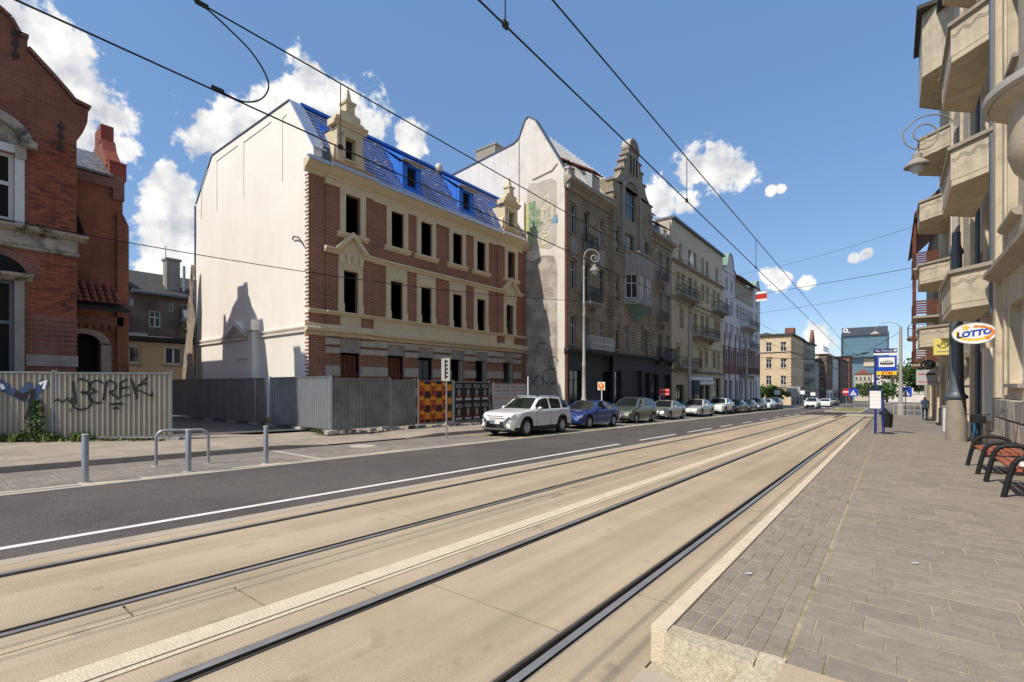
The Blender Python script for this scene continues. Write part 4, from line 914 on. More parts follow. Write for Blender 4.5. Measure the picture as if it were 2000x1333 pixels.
# ------------------------------------------------------------------ white and red tenement
wt = thing('white_red_tenement', 'pale rendered tenement on wine red brick base with green capped gables', 'building', (GX, 63.7, -1.2))
m_('render_pale', (.58, .56, .55), .92, .12, .9, .2, 30, streak=.3); m_('verdigris', (.22, .32, .26), .8, .2, 2, .1, streak=.3)
cs = [65.3, 67.8, 70.9, 72.6, 74.4, 76.2, 78.0, 79.5, 82.6]
fls = [(4.3, 6.3), (7.7, 9.6), (10.9, 12.7), (13.9, 15.4)]
ops = [(c-.42, c+.42, a, b) for c in cs for a, b in fls]
lo = [(c-.5, c+.5, -.4, 2.4) for c in (65.3, 67.8, 70.9, 73.4, 76.2, 79.0, 82.6)]
wall(Fq, 63.7, 85.5, 6.8, 16.2, ops, .28).build('wall', 'render_pale', wt)
wall(Fq, 63.7, 85.5, 3.2, 6.8, ops, .28).build('brick_wall', 'brick_wine', wt)
wall(Fq, 63.7, 85.5, -2.6, 3.2, lo, .3).build('base_wall', 'render_pale', wt)
m = MB()
for a in (64.2, 66.5, 69.6, 71.9, 75.2, 78.7, 80.5): m.fb(Fq, a, a+.5, -2, 8.6, .0, .04)
m.build('brick_pilaster', 'brick_wine', wt)
for o in ops: window(wt, Fq, *o, -.15, 'window_white', 'glass', 1, .65)
for o in lo: window(wt, Fq, *o, -.2, 'window_grey', 'glass', 1, .7)
for o in ops:
    m = MB()
    for a, b in ((o[0]-.13, o[0]), (o[1], o[1]+.13)): m.fb(Fq, a, b, o[2], o[3]+.1, 0, .06)
    m.fprism(Fq, arc((o[0]+o[1])/2, o[3]-.05, .6, .45, 0, 180, 8)+arc((o[0]+o[1])/2, o[3]-.05, .42, .2, 180, 0, 8), 0, .062); m.build('window_surround', 'render_pale', wt)
for o in lo: m = MB(); m.fprism(Fq, arc((o[0]+o[1])/2, o[3], .85, .85, 0, 180, 10), 0, .05); m.build('door_arch', 'render_pale', wt)
for c, h, w in ((66.7, 18.7, 2.9), (82.8, 17.9, 2.5)):
    m = MB(); pl = [(c-w, 16.2), (c+w, 16.2), (c+w*.95, 16.6), (c+w*.6, 16.9), (c+w*.45, h-.7), (c+w*.25, h-.1), (c, h), (c-w*.25, h-.1), (c-w*.45, h-.7), (c-w*.6, 16.9), (c-w*.95, 16.6)]
    m.fprism(Fq, pl, -.5, .12); g = m.build('gable', 'render_pale', wt)
    m = MB(); pts = [(GX+.15, y, z+.02) for y, z in pl[2:]+pl[1:2]][:-1]
    for (x, y, z), (x2, y2, z2) in zip(pts, pts[1:]): m.add([(GX-.9, y, z), (GX+.22, y, z), (GX+.22, y2, z2), (GX-.9, y2, z2), (GX-.9, y, z+.12), (GX+.22, y, z+.12), (GX+.22, y2, z2+.12), (GX-.9, y2, z2+.12)], [(0,3,2,1),(4,5,6,7),(0,1,5,4),(1,2,6,5),(2,3,7,6),(3,0,4,7)])
    m.build('gable_coping', 'verdigris', g)
m = MB(); m.fprism(Fq, [(69.6, 13.5), (80.3, 13.5), (80.3, 16.1), (69.6, 16.1)], .0, .03); m.build('attic_panel', 'stucco_old', wt)
m = MB(); m.add([(GX+.9, 69.4, 16.1), (GX+.9, 80.4, 16.1), (GX-5, 80.4, 19.2), (GX-5, 69.4, 19.2), (GX+.9, 69.4, 16.25), (GX+.9, 80.4, 16.25), (GX-5, 80.4, 19.35), (GX-5, 69.4, 19.35)], [(0,3,2,1),(4,5,6,7),(0,1,5,4),(1,2,6,5),(2,3,7,6),(3,0,4,7)]); m.box(GX-14, GX-.6, 63.8, 85.4, 16.2, 16.5); m.build('roof', 'board', wt)
for z in (3.3, 6.9, 10.0): balcony(wt, Fq, 72.6, 79.2, z, 1.2, 'plaster_low', 'iron', sp=.25)
wall(lambda u, w, d: (GX-u, 85.5+d, w), 0, 13, -2.6, 16.2, [(a, a+.9, b, b+1.5) for a in (2, 5, 8) for b in (4.5, 8, 11.2)], .2).build('side_wall', 'render_pale', wt)
m = MB(); m.box(-29.5, -29.2, 63.8, 85.4, -2.6, 16); m.box(-18.2, -18, 64, 85.3, -2.6, 16); m.build('rear_wall', 'stucco_old', wt)
fl_ = thing('hanging_sign', 'small white red white panel hung out high from the pale tenement', 'sign', (-13.4, 70, 12.8))
m = MB(); m.box(-14.0, -12.7, 69.97, 70.0, 12.8, 14.05); m.build('panel', 'white_plastic', fl_); m = MB(); m.box(-14.0, -12.7, 69.955, 69.968, 13.1, 13.75); m.build('stripe', 'red', fl_)
m = MB(); m.tube([(-16.4, 70, 13.9), (-12.7, 70, 14.08)], .03, 6); m.build('bracket', 'iron', fl_)
# ------------------------------------------------------------------ far houses on the left side of the street
def far_house(name, label, x0, x1, y0, y1, ztop, wm, rm, nfx, nfy, floors, zb=None, roof='flat', side='left', fm='window_white', ground='stone_grey'):
    zb = gz(y1)-.5 if zb is None else zb; zg = gz(y0)
    t = thing(name, label, 'building', ((x0+x1)/2, y0, zg))
    Fs = FX(x1) if side == 'left' else FXm(x0); Ff = FY(y0); fh = (ztop-zg-4.0)/floors
    of = []; os_ = []
    for k in range(floors):
        z0 = zg+4.2+k*fh
        for i in range(nfy): c = x0+(x1-x0)*(i+.5)/nfy; of.append((c-.55, c+.55, z0, z0+fh*.56))
        for i in range(nfx): c = y0+(y1-y0)*(i+.5)/nfx; os_.append((c-.55, c+.55, z0, z0+fh*.56))
    g1 = [(y0+(y1-y0)*(i+.2)/max(1, nfx//2), y0+(y1-y0)*(i+.8)/max(1, nfx//2), zg-.2, zg+2.9) for i in range(max(1, nfx//2))]
    m = MB(); wall(Ff, x0, x1, zb, ztop, of, .25, m); wall(Fs, y0, y1, zg+3.6, ztop, os_, .25, m); m.build('wall', wm, t)
    wall(Fs, y0, y1, zb, zg+3.6, g1, .25).build('base_wall', ground, t)
    for o in of: window(t, Ff, *o, -.12, fm, 'glass', 1, .65, .09, sill='stone_grey')
    for o in os_: window(t, Fs, *o, -.12, fm, 'glass', 1, .65, .09)
    for o in g1: window(t, Fs, *o, -.15, 'iron', 'glass', 1, .8, .09)
    m = MB(); m.fb(Ff, x0-.2, x1+.45, ztop, ztop+.35, -(y1-y0), .45)
    if roof == 'hip': m.add([(x0, y0, ztop+.35), (x1, y0, ztop+.35), (x1, y1, ztop+.35), (x0, y1, ztop+.35), ((x0+x1)/2, y0+4, ztop+3.2), ((x0+x1)/2, y1-4, ztop+3.2)], [(0, 1, 4), (1, 2, 5, 4), (2, 3, 5), (3, 0, 4, 5)])
    m.build('roof', rm, t)
    m = MB(); 
    for z in (zg+3.55, ztop-fh-.15): m.fprof(Ff, corn(z, .3, .2), x0, x1+.2); m.fprof(Fs, corn(z+.001, .3, .2), y0-.2, y1)
    m.build('string_course', 'stucco_old', t)
    m = MB(); m.box(x0+.02, x0+.2, y0+.1, y1, zb, ztop-.02); m.box(x0+.1, x1-.1, y1-.2, y1, zb, ztop-.02); m.box((x0+x1)/2-.1, (x0+x1)/2, y0+.3, y1-.3, zb, ztop-.3); m.build('rear_wall', 'stucco_old', t)
    return t
m_('corner_beige', (.62, .47, .30), .92, .12, .9, .2, 30, streak=.2)
fh1 = far_house('corner_house', 'sunlit beige corner house with white framed windows beyond the side street', -36, -16.5, 116, 134, 12.4, 'corner_beige', 'roof_slate', 6, 7, 3, roof='flat')
m = MB()
for k in range(14): m.fb(FY(116), -17.6 if k % 2 else -17.3, -16.48, 1.8+k*.62, 2.3+k*.62, 0, .08)
m.build('quoin', 'corner_beige', fh1)
fh2 = far_house('grey_terrace_house', 'sooty grey terrace house with balconies beyond the beige corner house', -34, -16.5, 134.1, 145, 12.2, 'stucco_old', 'roof_slate', 6, 2, 3, roof='hip')
for z in (2.6, 6.0): balcony(fh2, FX(-16.5), 136, 139, z, 1.3, sp=.4); balcony(fh2, FX(-16.5), 141, 144, z+.3, 1.3, sp=.4)
m = MB(); m.box(-21, -19, 138, 140.5, 12, 16.2); m.build('chimney', 'brick_red', fh2)
m_('pale_green', (.26, .34, .27), .9, .12, 1, .2, 30, streak=.3)
fh3 = far_house('green_terrace_house', 'pale green terrace house with brick front gable', -33, -16.5, 145.1, 157, 12.6, 'pale_green', 'roof_slate', 6, 2, 3, roof='hip')
m = MB(); m.fprism(FX(-16.5), [(150, 12.9), (156, 12.9), (156, 14), (153, 16.8), (150, 14)], -.6, .05); m.build('front_gable', 'brick_red', fh3)
fh4 = far_house('brick_white_house', 'brown brick house with white window strip and white metal roof', -28, -14.1, 160, 178, 10.6, 'brick_dark', 'white_plastic', 4, 5, 3, roof='hip', ground='white_wall')
m = MB(); m.fb(FY(160), -17.6, -15.9, -3.4, 10.5, .0, .05); m.build('window_strip', 'plaster_gable', fh4)
m = MB(); m.box(-27.5, -15, 161.5, 177, 10.95, 13.2); m.build('roof_storey', 'white_plastic', fh4)
fh5 = far_house('lilac_terrace_house', 'shadowed lilac grey house after the white roofed one', -32, -14.2, 178.1, 200, 10.6, 'render_pale', 'roof_slate', 6, 2, 3, roof='hip')
fh6 = far_house('dark_terrace_house', 'dark fronted house farther down the street', -32, -13.6, 200.1, 240, 10.8, 'brick_dark', 'roof_slate', 8, 2, 3, roof='hip')
fh7 = far_house('tall_red_block', 'tall pinkish brick block rising behind the street houses', -27, -14.5, 262, 282, 14.6, 'brick_red', 'roof_slate', 5, 5, 5)
fh8 = far_house('cream_far_house', 'small cream house at the bend of the street', -16, -8.5, 330, 345, 8, 'cream_top', 'roof_tile', 4, 4, 3, roof='hip')
fh9 = far_house('red_roof_house', 'low pale house with red tiled roof below the glass tower', -4, 12, 300, 318, 5.5, 'plaster_gable', 'roof_tile', 4, 5, 2, roof='hip', side='right')
fh10 = far_house('white_slab_block', 'white apartment slab in front of the glass tower', -14, 14, 380, 395, 9.5, 'white_wall', 'roof_slate', 6, 12, 6, side='right')
# glass tower
tw = thing('glass_tower', 'blue glass office tower of two shifted boxes at the end of the street', 'tower', (0, 520, -10))
m_('tower_glass', (.10, .20, .26), .12, .12, .05, 0, spec=.8); m_('tower_dark', (.07, .085, .105), .4, .1, .1, 0); m_('tower_mullion', (.16, .25, .31), .4, .1, .1, 0)
TY = 520.
FTW = FY(TY)
def tbox(x0, x1, z0, z1, dy, nm):
    m = MB(); m.box(x0, x1, TY-dy, TY+46, z0, z1); b = m.build(nm, 'tower_glass', tw)
    Fq2 = FY(TY-dy); n = int((x1-x0)/2.4)
    for i in range(n+1): u = x0+(x1-x0)*i/n; q = MB(); q.fb(Fq2, u-.12, u+.12, z0, z1, .05, .35); q.build('mullion', 'tower_mullion', b)
    k = int((z1-z0)/3.6)
    for i in range(k+1): z = z0+(z1-z0)*i/k; q = MB(); q.fb(Fq2, x0, x1, z-.2, z+.2, .04, .2); q.build('floor_band', 'tower_mullion', b)
    q = MB(); q.fb(Fq2, x0-1.2, x0, z0, z1+1, 0, 1.5); q.fb(Fq2, x1, x1+1.2, z0, z1+1, 0, 1.5); q.fb(Fq2, x0-1.2, x1+1.2, z1, z1+2.2, -46, 1.6); q.fb(Fq2, x0-1.2, x1+1.2, z0-1.0, z0, 0, 1.4); q.build('frame', 'tower_dark', b)
    return b
def tx(u): a = (u-1000)/944; return TY*(-math.sin(TH)+a*math.cos(TH))/(math.cos(TH)+a*math.sin(TH))
def tz(u, v): a = (u-1000)/944; return EYE+(754-v)/944*TY/(math.cos(TH)+a*math.sin(TH))
b1 = tbox(tx(1646.5), tx(1733), tz(1690, 697), tz(1690, 656), 3, 'upper_box'); b2 = tbox(tx(1658), tx(1716), -14, tz(1690, 699), 0, 'lower_box')
m = MB(); m.box(tx(1645), tx(1734), TY-4, TY+46, tz(1690, 655), tz(1690, 640)); m.build('crown', 'tower_dark', tw)
m = MB(); a, c = tx(1652), tz(1690, 645); m.lathe([(.9, 0), (1.9, 0), (1.9, .4), (.9, .4), (.9, 0)], (a, TY-4.5, c), 18, axis='y'); m.box(a+1.5, a+3.4, TY-4.4, TY-4.1, c-2.2, c-1.3); m.build('emblem', 'white_plastic', tw)
m = MB(); a, c = tx(1698), tz(1698, 708); m.box(a-4, a+4, TY-1, TY-.4, c-3.4, c+3); m.build('emblem', 'cream_stone', tw)
# ------------------------------------------------------------------ derelict red brick house on the left
RX = -22.0; FR = FX(RX)
rh = thing('derelict_brick_house', 'derelict dark red brick house with curved gable and peeling window hoods', 'building', (RX, 3.8, .05))
m_('peeling', (.36, .32, .26), .92, .25, 3, .5, 18, stain=((.07, .06, .05), .50, .62, 1.6))
uw = (.9, 2.34, 6.95, 9.1); lw = (.7, 2.34, .3, 5.05)
wall(FR, -6, 3.84, -.6, 10.1, [uw, lw], .35).build('brick_wall', 'brick_red', rh)
MT['brick_a'] = mat('brick_a', (.235, .072, .043), .9, .2, 3, .3, 60, streak=.3); MT['brick_b'] = mat('brick_b', (.29, .092, .054), .9, .2, 3, .3, 60, streak=.3); MT['brick_c'] = mat('brick_c', (.15, .052, .036), .9, .25, 3, .3, 60, streak=.3)
BM = ['brick_a', 'brick_b', 'brick_c']
brick_skin(FR, 1.55, 3.84, 2.74, 9.96, [(uw[0]-.3, uw[1]+.25, 6.7, 9.4), (lw[0]-.3, lw[1]+.25, 0, 5.35), (-6, 3.9, 6.08, 6.92), (.3, 2.9, 9.3, 10.5), (2.55, 3.9, 2.7, 4.05), (.1, 2.9, 5.0, 6.2)], .25, .0775, .011, BM, rh, 300)
gpts = [(-6, 10.1), (3.84, 10.1), (4.0, 10.45), (4.12, 10.85), (4.15, 11.3), (4.0, 11.34), (3.76, 11.38), (3.58, 11.6), (3.2, 12.0), (2.64, 12.53), (2.64, 12.92), (2.42, 12.92), (2.36, 13.08), (2.23, 13.33), (2.02, 13.47), (1.3, 13.9), (.6, 14.1), (-.2, 13.9), (-.9, 13.47), (-1.2, 13.1), (-1.3, 12.92), (-1.5, 12.5), (-2.6, 11.4), (-3, 11.3), (-3, 10.1)][1:]
gpts = [(-3, 10.1)]+gpts[:-1]
m = MB(); m.fprism(FR, gpts, 0, -.45); ga = m.build('gable', 'brick_red', rh)
m = MB(); cp = [(4.2, 11.36), (3.76, 11.44), (3.58, 11.66), (3.2, 12.06), (2.62, 12.62)]
def along(mb, pts, F, t, d0, d1):
    for (a, b), (c, d) in zip(pts, pts[1:]):
        n = Vector((-(d-b), c-a)).normalized()*t
        if n.y < 0: n = -n
        mb.fprism(F, [(a, b), (c, d), (c+n.x, d+n.y), (a+n.x, b+n.y)], d0, d1)
along(m, cp, FR, .09, -.5, .1); along(m, [(2.66, 12.95), (2.44, 12.95), (2.36, 13.1), (2.23, 13.36), (2.02, 13.5), (1.3, 13.93), (.6, 14.12), (-.2, 13.92), (-.9, 13.5)], FR, .09, -.5, .1); m.build('gable_coping', 'brick_wine', ga)
for (a, b) in ((3.43, 10.1), (2.36, 12.6), (-1.0, 10.1)):
    m = MB()
    m.fb(FR, a-.025, a+.025, b-.5, b+.5, .02, .06)
    for k in (-.35, 0., .32): m.fprism(FR, arc(a, b+k, .10, .075, 0, 360, 10)[:-1], .02, .05)
    m.build('wall_anchor', 'rail_dark', rh)
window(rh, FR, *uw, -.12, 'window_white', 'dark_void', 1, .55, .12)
m = MB(); m.fb(FR, uw[1], uw[1]+.22, 6.75, 9.35, .0, .1); m.fb(FR, uw[0]-.2, uw[1]+.2, 9.1, 9.35, .0, .1); m.build('window_jamb', 'window_white', rh)
m = MB(); c = 1.62; m.fprism(FR, arc(c, 9.4, 1.15, .95, 0, 180, 14)+arc(c, 9.4, .9, .68, 180, 0, 14), 0, .24); m.fb(FR, c-1.22, c-.75, 9.3, 9.5, 0, .28); m.fb(FR, c+.75, c+1.22, 9.36, 9.56, 0, .28); m.fb(FR, c+.72, c+.98, 8.95, 9.36, 0, .16); m.fprism(FR, arc(c, 9.38, .9, .68, 0, 180, 12), 0, .05); m.build('window_hood', 'peeling', rh)
m = MB(); m.fb(FR, -6, 3.86, 6.22, 6.62, .0, .08); m.fprof(FR, [(0, 6.62), (.1, 6.64), (.3, 6.74), (.32, 6.82), (0, 6.9)], -6, 4.1); m.fprof(FR, [(0, 6.10), (.1, 6.12), (.12, 6.2), (0, 6.22)], -6, 3.9); m.build('plaster_band', 'peeling', rh)
m = MB(); m.fprof(FR, [(0, 5.05), (.1, 5.07), (.28, 5.2), (.3, 5.28), (0, 5.32)], .3, 2.75); m.build('door_hood', 'peeling', rh)
m = MB(); m.fb(FR, lw[1], lw[1]+.22, .3, 5.05, 0, .1); m.build('door_jamb', 'stone_grey', rh)
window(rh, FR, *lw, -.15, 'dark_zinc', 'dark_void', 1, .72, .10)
m = MB(); m.fprism(FR, arc(1.5, 5.3, 1.1, .62, 0, 180, 12), -.3, .012); m.build('arch_recess', 'dark_void', rh)  # recess filled near-black, its shade put into the colour
m = MB(); m.fprism(FR, arc(1.5, 5.3, 1.35, .85, 0, 180, 14)+arc(1.5, 5.3, 1.1, .62, 180, 0, 14), 0, .05); m.build('brick_arch', 'brick_wine', rh)
m = MB(); m.fb(FR, 2.6, 3.87, 2.35, 2.72, 0, .05); m.build('plinth_band', 'stone_grey', rh)
m = MB()
for k in range(8): m.fb(FR, 2.6, 3.86, 2.8+k*.15, 2.88+k*.15, .0, .022)
m.build('brick_course', 'brick_wine', rh)
m = MB(); m.box(-34, -22.05, 3.5, 3.83, -.6, 10.1); m.box(-34, -33.7, -6, 3.8, -.6, 10.1); m.box(-34, -22.05, -6, -5.7, -.6, 10.1); m.build('side_wall', 'brick_red', rh)
m = MB(); m.add([(-22.2, -2.9, 10.25), (-22.2, 3.8, 10.25), (-22.2, .6, 13.4), (-34, -2.9, 10.25), (-34, 3.8, 10.25), (-34, .6, 13.4)], [(0, 2, 5, 3), (2, 1, 4, 5), (0, 3, 4, 1)]); m.box(-34, -22.1, -6, 3.84, 10.1, 10.3); m.build('roof', 'roof_slate', rh)
# rear wing with its end gable, which throws the shadow on the white wall
WX = -25.0; FW = FX(WX)
wall(FW, 3.84, 5.8, -.6, 10.2, [(4.3, 5.05, .1, 3.75)], .35).build('wing_wall', 'brick_red', rh)
Fe = lambda u, w, d: (u, 5.8+d, w)
def sx(x): return x-1.305
ge = [(-33.5, -.6), (-25.03, -.6), (-25.03, 10.2), (-25.03, 10.75), (-25.55, 10.75), (-25.6, 11.0), (-26.2, 11.6), (-26.45, 12.1), (-26.95, 12.3), (-26.95, 12.9), (-27.75, 12.9), (-27.75, 12.3), (-28.3, 11.95), (-28.75, 11.4), (-29.15, 11.1), (-29.2, 11.6), (-29.45, 11.6), (-29.5, 10.6), (-29.6, 9.6), (-29.6, 9.2), (-33.5, 9.2)]
m = MB(); m.fprism(Fe, ge, 0, -.35); we = m.build('end_gable', 'brick_red', rh)
m_('red_cap', (.25, .06, .038), .7, .12, 3, .1)
m = MB(); m.box(-27.0, -26.6, 5.42, 5.86, 12.2, 12.93); m.build('gable_chimney', 'red_cap', we)
m = MB(); along(m, [(-24.95, 10.78), (-25.6, 10.78)], Fe, .1, -.45, .12); along(m, [(-25.62, 11.02), (-26.2, 11.62), (-26.45, 12.12), (-26.9, 12.32)], Fe, .1, -.4, .06); m.box(-25.2, -24.9, 5.35, 5.9, 10.15, 10.75); m.build('gable_coping', 'red_cap', we)
m = MB(); m.add([(-24.8, 3.8, 10.15), (-24.8, 5.45, 10.15), (-27.3, 5.45, 11.75), (-27.3, 3.8, 11.75), (-24.8, 3.8, 10.25), (-24.8, 5.45, 10.25), (-27.3, 5.45, 11.85), (-27.3, 3.8, 11.85)], [(0,3,2,1),(4,5,6,7),(0,1,5,4),(1,2,6,5),(2,3,7,6),(3,0,4,7)]); m.add([(-27.3, 3.8, 11.8), (-27.3, 5.45, 11.8), (-29.3, 5.45, 9.2), (-29.3, 3.8, 9.2), (-33.4, 5.45, 9.1), (-33.4, 3.8, 9.1)], [(0, 1, 2, 3), (3, 2, 4, 5)]); m.build('wing_roof', 'tarp', rh)
m = MB(); m.fb(FW, 3.84, 5.6, 9.75, 10.12, .0, .14); m.fb(FW, 5.45, 5.83, 9.3, 10.3, .0, .12); m.build('wing_eave', 'brick_wine', rh)
m = MB(); m.fb(FW, 5.6, 5.98, .0, 8.3, -.3, .1); m.fprism(FW, [(5.6, 8.3), (5.98, 8.3), (5.8, 8.75), (5.6, 8.75)], -.3, .1); m.build('buttress', 'brick_red', rh)
# torn black sheet
m = MB(); m.add([(-24.85, 3.95, 10.0), (-24.8, 4.12, 10.0), (-24.75, 4.35, 8.3), (-24.6, 4.55, 7.55), (-24.75, 4.3, 7.3), (-24.9, 4.0, 7.6)], [(0, 1, 2, 5), (5, 2, 3, 4)]); m.build('torn_sheet', 'black', rh, fix=False)
# lean-to with clay tiles over the arched doorway
lt = MB(); lt.add([(-24.9, 3.86, 5.7), (-24.9, 5.35, 5.7), (-23.9, 5.75, 4.75), (-23.9, 3.86, 4.75), (-24.9, 3.86, 5.6), (-24.9, 5.35, 5.6), (-23.9, 5.75, 4.6), (-23.9, 3.86, 4.6)], [(0,3,2,1),(4,5,6,7),(0,1,5,4),(1,2,6,5),(2,3,7,6),(3,0,4,7)]); lo_ = lt.build('lean_to_roof', 'black', rh)
for r_ in range(5):
    for c_ in range(7):
        y = 3.92+c_*.235; x = -24.86+r_*.19; z = 5.70-r_*.18
        if y > 5.2+r_*.09: continue
        m = MB(); m.lathe([(.11, -.11), (.115, .11)], (0, 0, 0), 6, a0=0, a1=math.pi, axis='x'); o = m.build('roof_tile', 'roof_tile', lo_); o.location = (x+.1, y+.1, z-.06); o.rotation_euler = (0, R(43), 0)
m = MB(); m.fb(FW, 3.9, 5.8, 4.15, 4.5, .0, .1)
for k in range(8): m.fb(FW, 3.95+k*.24, 4.07+k*.24, 3.95, 4.15, 0, .09)
m.build('corbel_frieze', 'brick_wine', rh)
m = MB(); m.fprism(FW, arc(4.55, 3.35, .82, .62, 0, 180, 12)+arc(4.55, 3.35, .52, .4, 180, 0, 12), .0, .12); m.fb(FW, 5.08, 5.4, .1, 3.4, 0, .12); m.build('door_arch', 'stone_grey', rh)
m = MB(); m.fb(FW, 4.2, 5.1, .1, 3.75, -.34, -.3); m.build('doorway', 'dark_void', rh)  # near-black sheet painted as the darkness behind the door arch
# ------------------------------------------------------------------ houses in the yard
bg_ = thing('beige_annex', 'low beige annex with two white windows in the yard', 'building', (-36, 8, .1))
Fa = FX(-36.); oa = [(8.05, 9.25, 3.05, 4.15), (10.45, 11.45, 3.05, 4.2)]
m_('beige', (.50, .385, .245), .9, .08, 1, .15, 40)
wall(Fa, 6.5, 17, -.6, 4.4, oa, .2).build('wall', 'beige', bg_)
for o in oa: window(bg_, Fa, *o, -.1, 'window_white', 'glass', 1, 0, .11, sill='stone_grey')
m = MB(); m.box(-44, -35.6, 6.3, 17.2, 4.45, 4.7); m.build('roof', 'black', bg_)
m = MB(); m.box(-39, -38, 10.3, 11.4, 4.7, 4.95); m.build('skylight', 'zinc', bg_)
m = MB(); m.box(-43.9, -36.1, 6.52, 6.7, -.6, 4.4); m.box(-43.9, -36.1, 16.8, 17, -.6, 4.4); m.build('side_wall', 'beige', bg_)
rb_ = thing('rear_brick_house', 'dark weathered brick house with slate roof behind the beige annex', 'building', (-44, 9, .1))
Fr2 = FX(-44.); ob = [(11.8, 12.55, 6.15, 7.4), (13.1, 13.4, 7.5, 8.1), (13.95, 14.75, 7.0, 8.2), (13.1, 13.5, 5.0, 5.5), (10.6, 10.9, 7.6, 8.2)]
wall(Fr2, 7, 22, -.6, 8.75, ob, .25).build('wall', 'brick_dark', rb_)
for i, o in enumerate(ob): window(rb_, Fr2, *o, -.1, 'window_white', 'glass', 1 if i != 1 else 0, .6 if i == 0 else 0, .08)
m = MB(); m.add([(-43.6, 10.7, 8.65), (-43.6, 22, 8.65), (-47.5, 22, 10.9), (-47.5, 10.7, 10.9), (-51, 22, 8.65), (-51, 10.7, 8.65)], [(0, 1, 2, 3), (3, 2, 4, 5), (0, 3, 5), (1, 4, 2)]); m.build('roof', 'roof_slate', rb_)
m = MB(); m.box(-43.7, -43.5, 10.6, 22, 8.55, 8.7); m.build('gutter', 'dark_zinc', rb_)
m = MB(); m.box(-45.5, -44.6, 13.1, 14.0, 8.9, 11.6); m.box(-45.6, -44.5, 13.0, 14.1, 11.6, 11.75); m.build('chimney', 'stucco_old', rb_)
m = MB(); m.tube([(-44.5, 13.0, 9.2), (-44.5, 13.0, 12.6)], .03, 6); m.build('antenna', 'galv', rb_); m = MB(); m.tube([(-44.2, 14.15, 9.2), (-44.2, 14.15, 11.2)], .1, 8); m.build('flue', 'galv', rb_)
b = balcony(rb_, Fr2, 13.75, 14.95, 6.9, .8, sp=.4); m = MB(); m.fb(Fr2, 13.8, 14.9, 7.0, 7.6, .8, .83); m.build('balcony_panel', 'white_plastic', b)
m = MB(); m.box(-46, -44.2, 7.5, 10.6, 8.75, 9.9); m.build('dormer', 'dark_zinc', rb_)
m = MB(); m.fb(Fr2, 10.3, 10.55, 4.5, 8.2, .0, .1); m.fb(Fr2, 10.0, 11.6, 4.6, 5.6, .3, .36); m.build('terrace_panel', 'plaster_low', rb_)
m = MB(); m.box(-50.8, -44.1, 7.02, 7.3, -.6, 8.7); m.box(-50.8, -44.1, 21.7, 22, -.6, 8.7); m.build('side_wall', 'brick_dark', rb_)
# ------------------------------------------------------------------ sheet metal fences
def fence_panel(p0, p1, h, mt, label, z0=None, pitch=.18, dep=.035, posts=(1, 1), group='sheet metal fence panels round the building site', blocks=True, zoff=.12, flat=False):
    F, ln = FD(p0, p1); zb = (gz((p0[1]+p1[1])/2, .13)+zoff) if z0 is None else z0
    t = thing('fence_panel', label, 'fence', (p0[0], p0[1], zb-zoff), group=group)
    m = MB(); n = int(ln/pitch); prev = None; P = []
    for i in range(n):
        a = ln*i/n; q = ln/n
        P += [(a, 0), (a+q*.55, 0), (a+q*.65, dep), (a+q*.9, dep)]
    P.append((ln, 0))
    if flat: P = [(0, 0), (ln, 0)]
    for (a, d), (b, e) in zip(P, P[1:]): m.quad(F(a, zb, d), F(b, zb, e), F(b, zb+h, e), F(a, zb+h, d))
    sh = m.build('sheet', mt, t, fix=False)
    for z in (zb+h-.02, zb+.0):
        q = MB(); q.fb(F, 0, ln, z, z+.05, -.04, dep+.012); q.build('rail', 'galv_dull' if mt != 'fence_brown' else 'fence_brown', t)
    for i, a in enumerate((-.03, ln-.03)):
        if posts[i]: q = MB(); x, y, _ = F(a+.03, 0, .0); q.tube([(x, y, zb-zoff), (x, y, zb+h+.08)], .028, 8); q.build('post', 'galv', t)
    if blocks:
        for i, a in enumerate((.05, ln-.05)):
            q = MB(); q.fb(F, a-.3, a+.3, zb-zoff-.02, zb-.02, -.16, .14); q.build('foot_block', 'concrete_block', t)
    return t, F, ln, zb
A0 = (-19.47, 2.94); A1 = (-17.59, 5.29)
f1, F1, l1, zb1 = fence_panel(A0, A1, 1.95, 'fence_tan', 'tan sheet fence panel sprayed with the black word BEREK', .13, .135)
f0, F0, l0, zb0 = fence_panel((-21.4, .53), (-19.52, 2.88), 1.95, 'fence_tan', 'tan sheet fence panel with blue and white graffiti blob', .14, .135)
S = [[(.52, 1.15), (.44, 1.84)], arc(.66, 1.68, .22, .22, 120, -90, 8), arc(.66, 1.25, .26, .27, 95, -200, 10), arc(1.05, 1.70, .17, .16, 30, 270, 8), arc(1.08, 1.36, .22, .18, 95, 300, 8), [(1.21, 1.26), (1.31, 1.84)], arc(1.38, 1.68, .16, .17, 110, -100, 8), [(1.36, 1.52), (1.61, 1.31), (1.68, 1.38)],
     [(1.85, 1.90), (1.66, 1.80), (1.64, 1.36), (1.91, 1.43)], [(1.66, 1.62), (1.88, 1.66)], [(1.96, 1.90), (2.10, 1.30)], [(2.37, 1.96), (2.06, 1.60), (2.52, 1.37), (2.50, 1.50)], [(2.12, 1.72), (2.37, 1.78)], [(1.36, 1.14), (1.73, 1.16)], [(1.46, 1.02), (1.62, 1.03)], [(-.02, 1.25), (.08, 1.3), (.18, 1.2), (.30, 1.34), (.37, 1.21)], [(.36, .98), (.39, .98)]]
ribbon(F1, S, .06, .045).build('graffiti', 'paint_black', f1, fix=False)
S0 = [arc(1.5, 1.55, .38, .3, 0, 300, 12), arc(1.55, 1.15, .30, .42, 60, 290, 12), [(1.9, 1.6), (2.2, 1.4), (2.45, 1.75), (2.6, 1.5), (2.85, 1.85)], [(2.4, 1.2), (2.7, 1.35)]]
ribbon(F0, S0, .22, .044).build('graffiti', 'spray_blue', f0, fix=False)
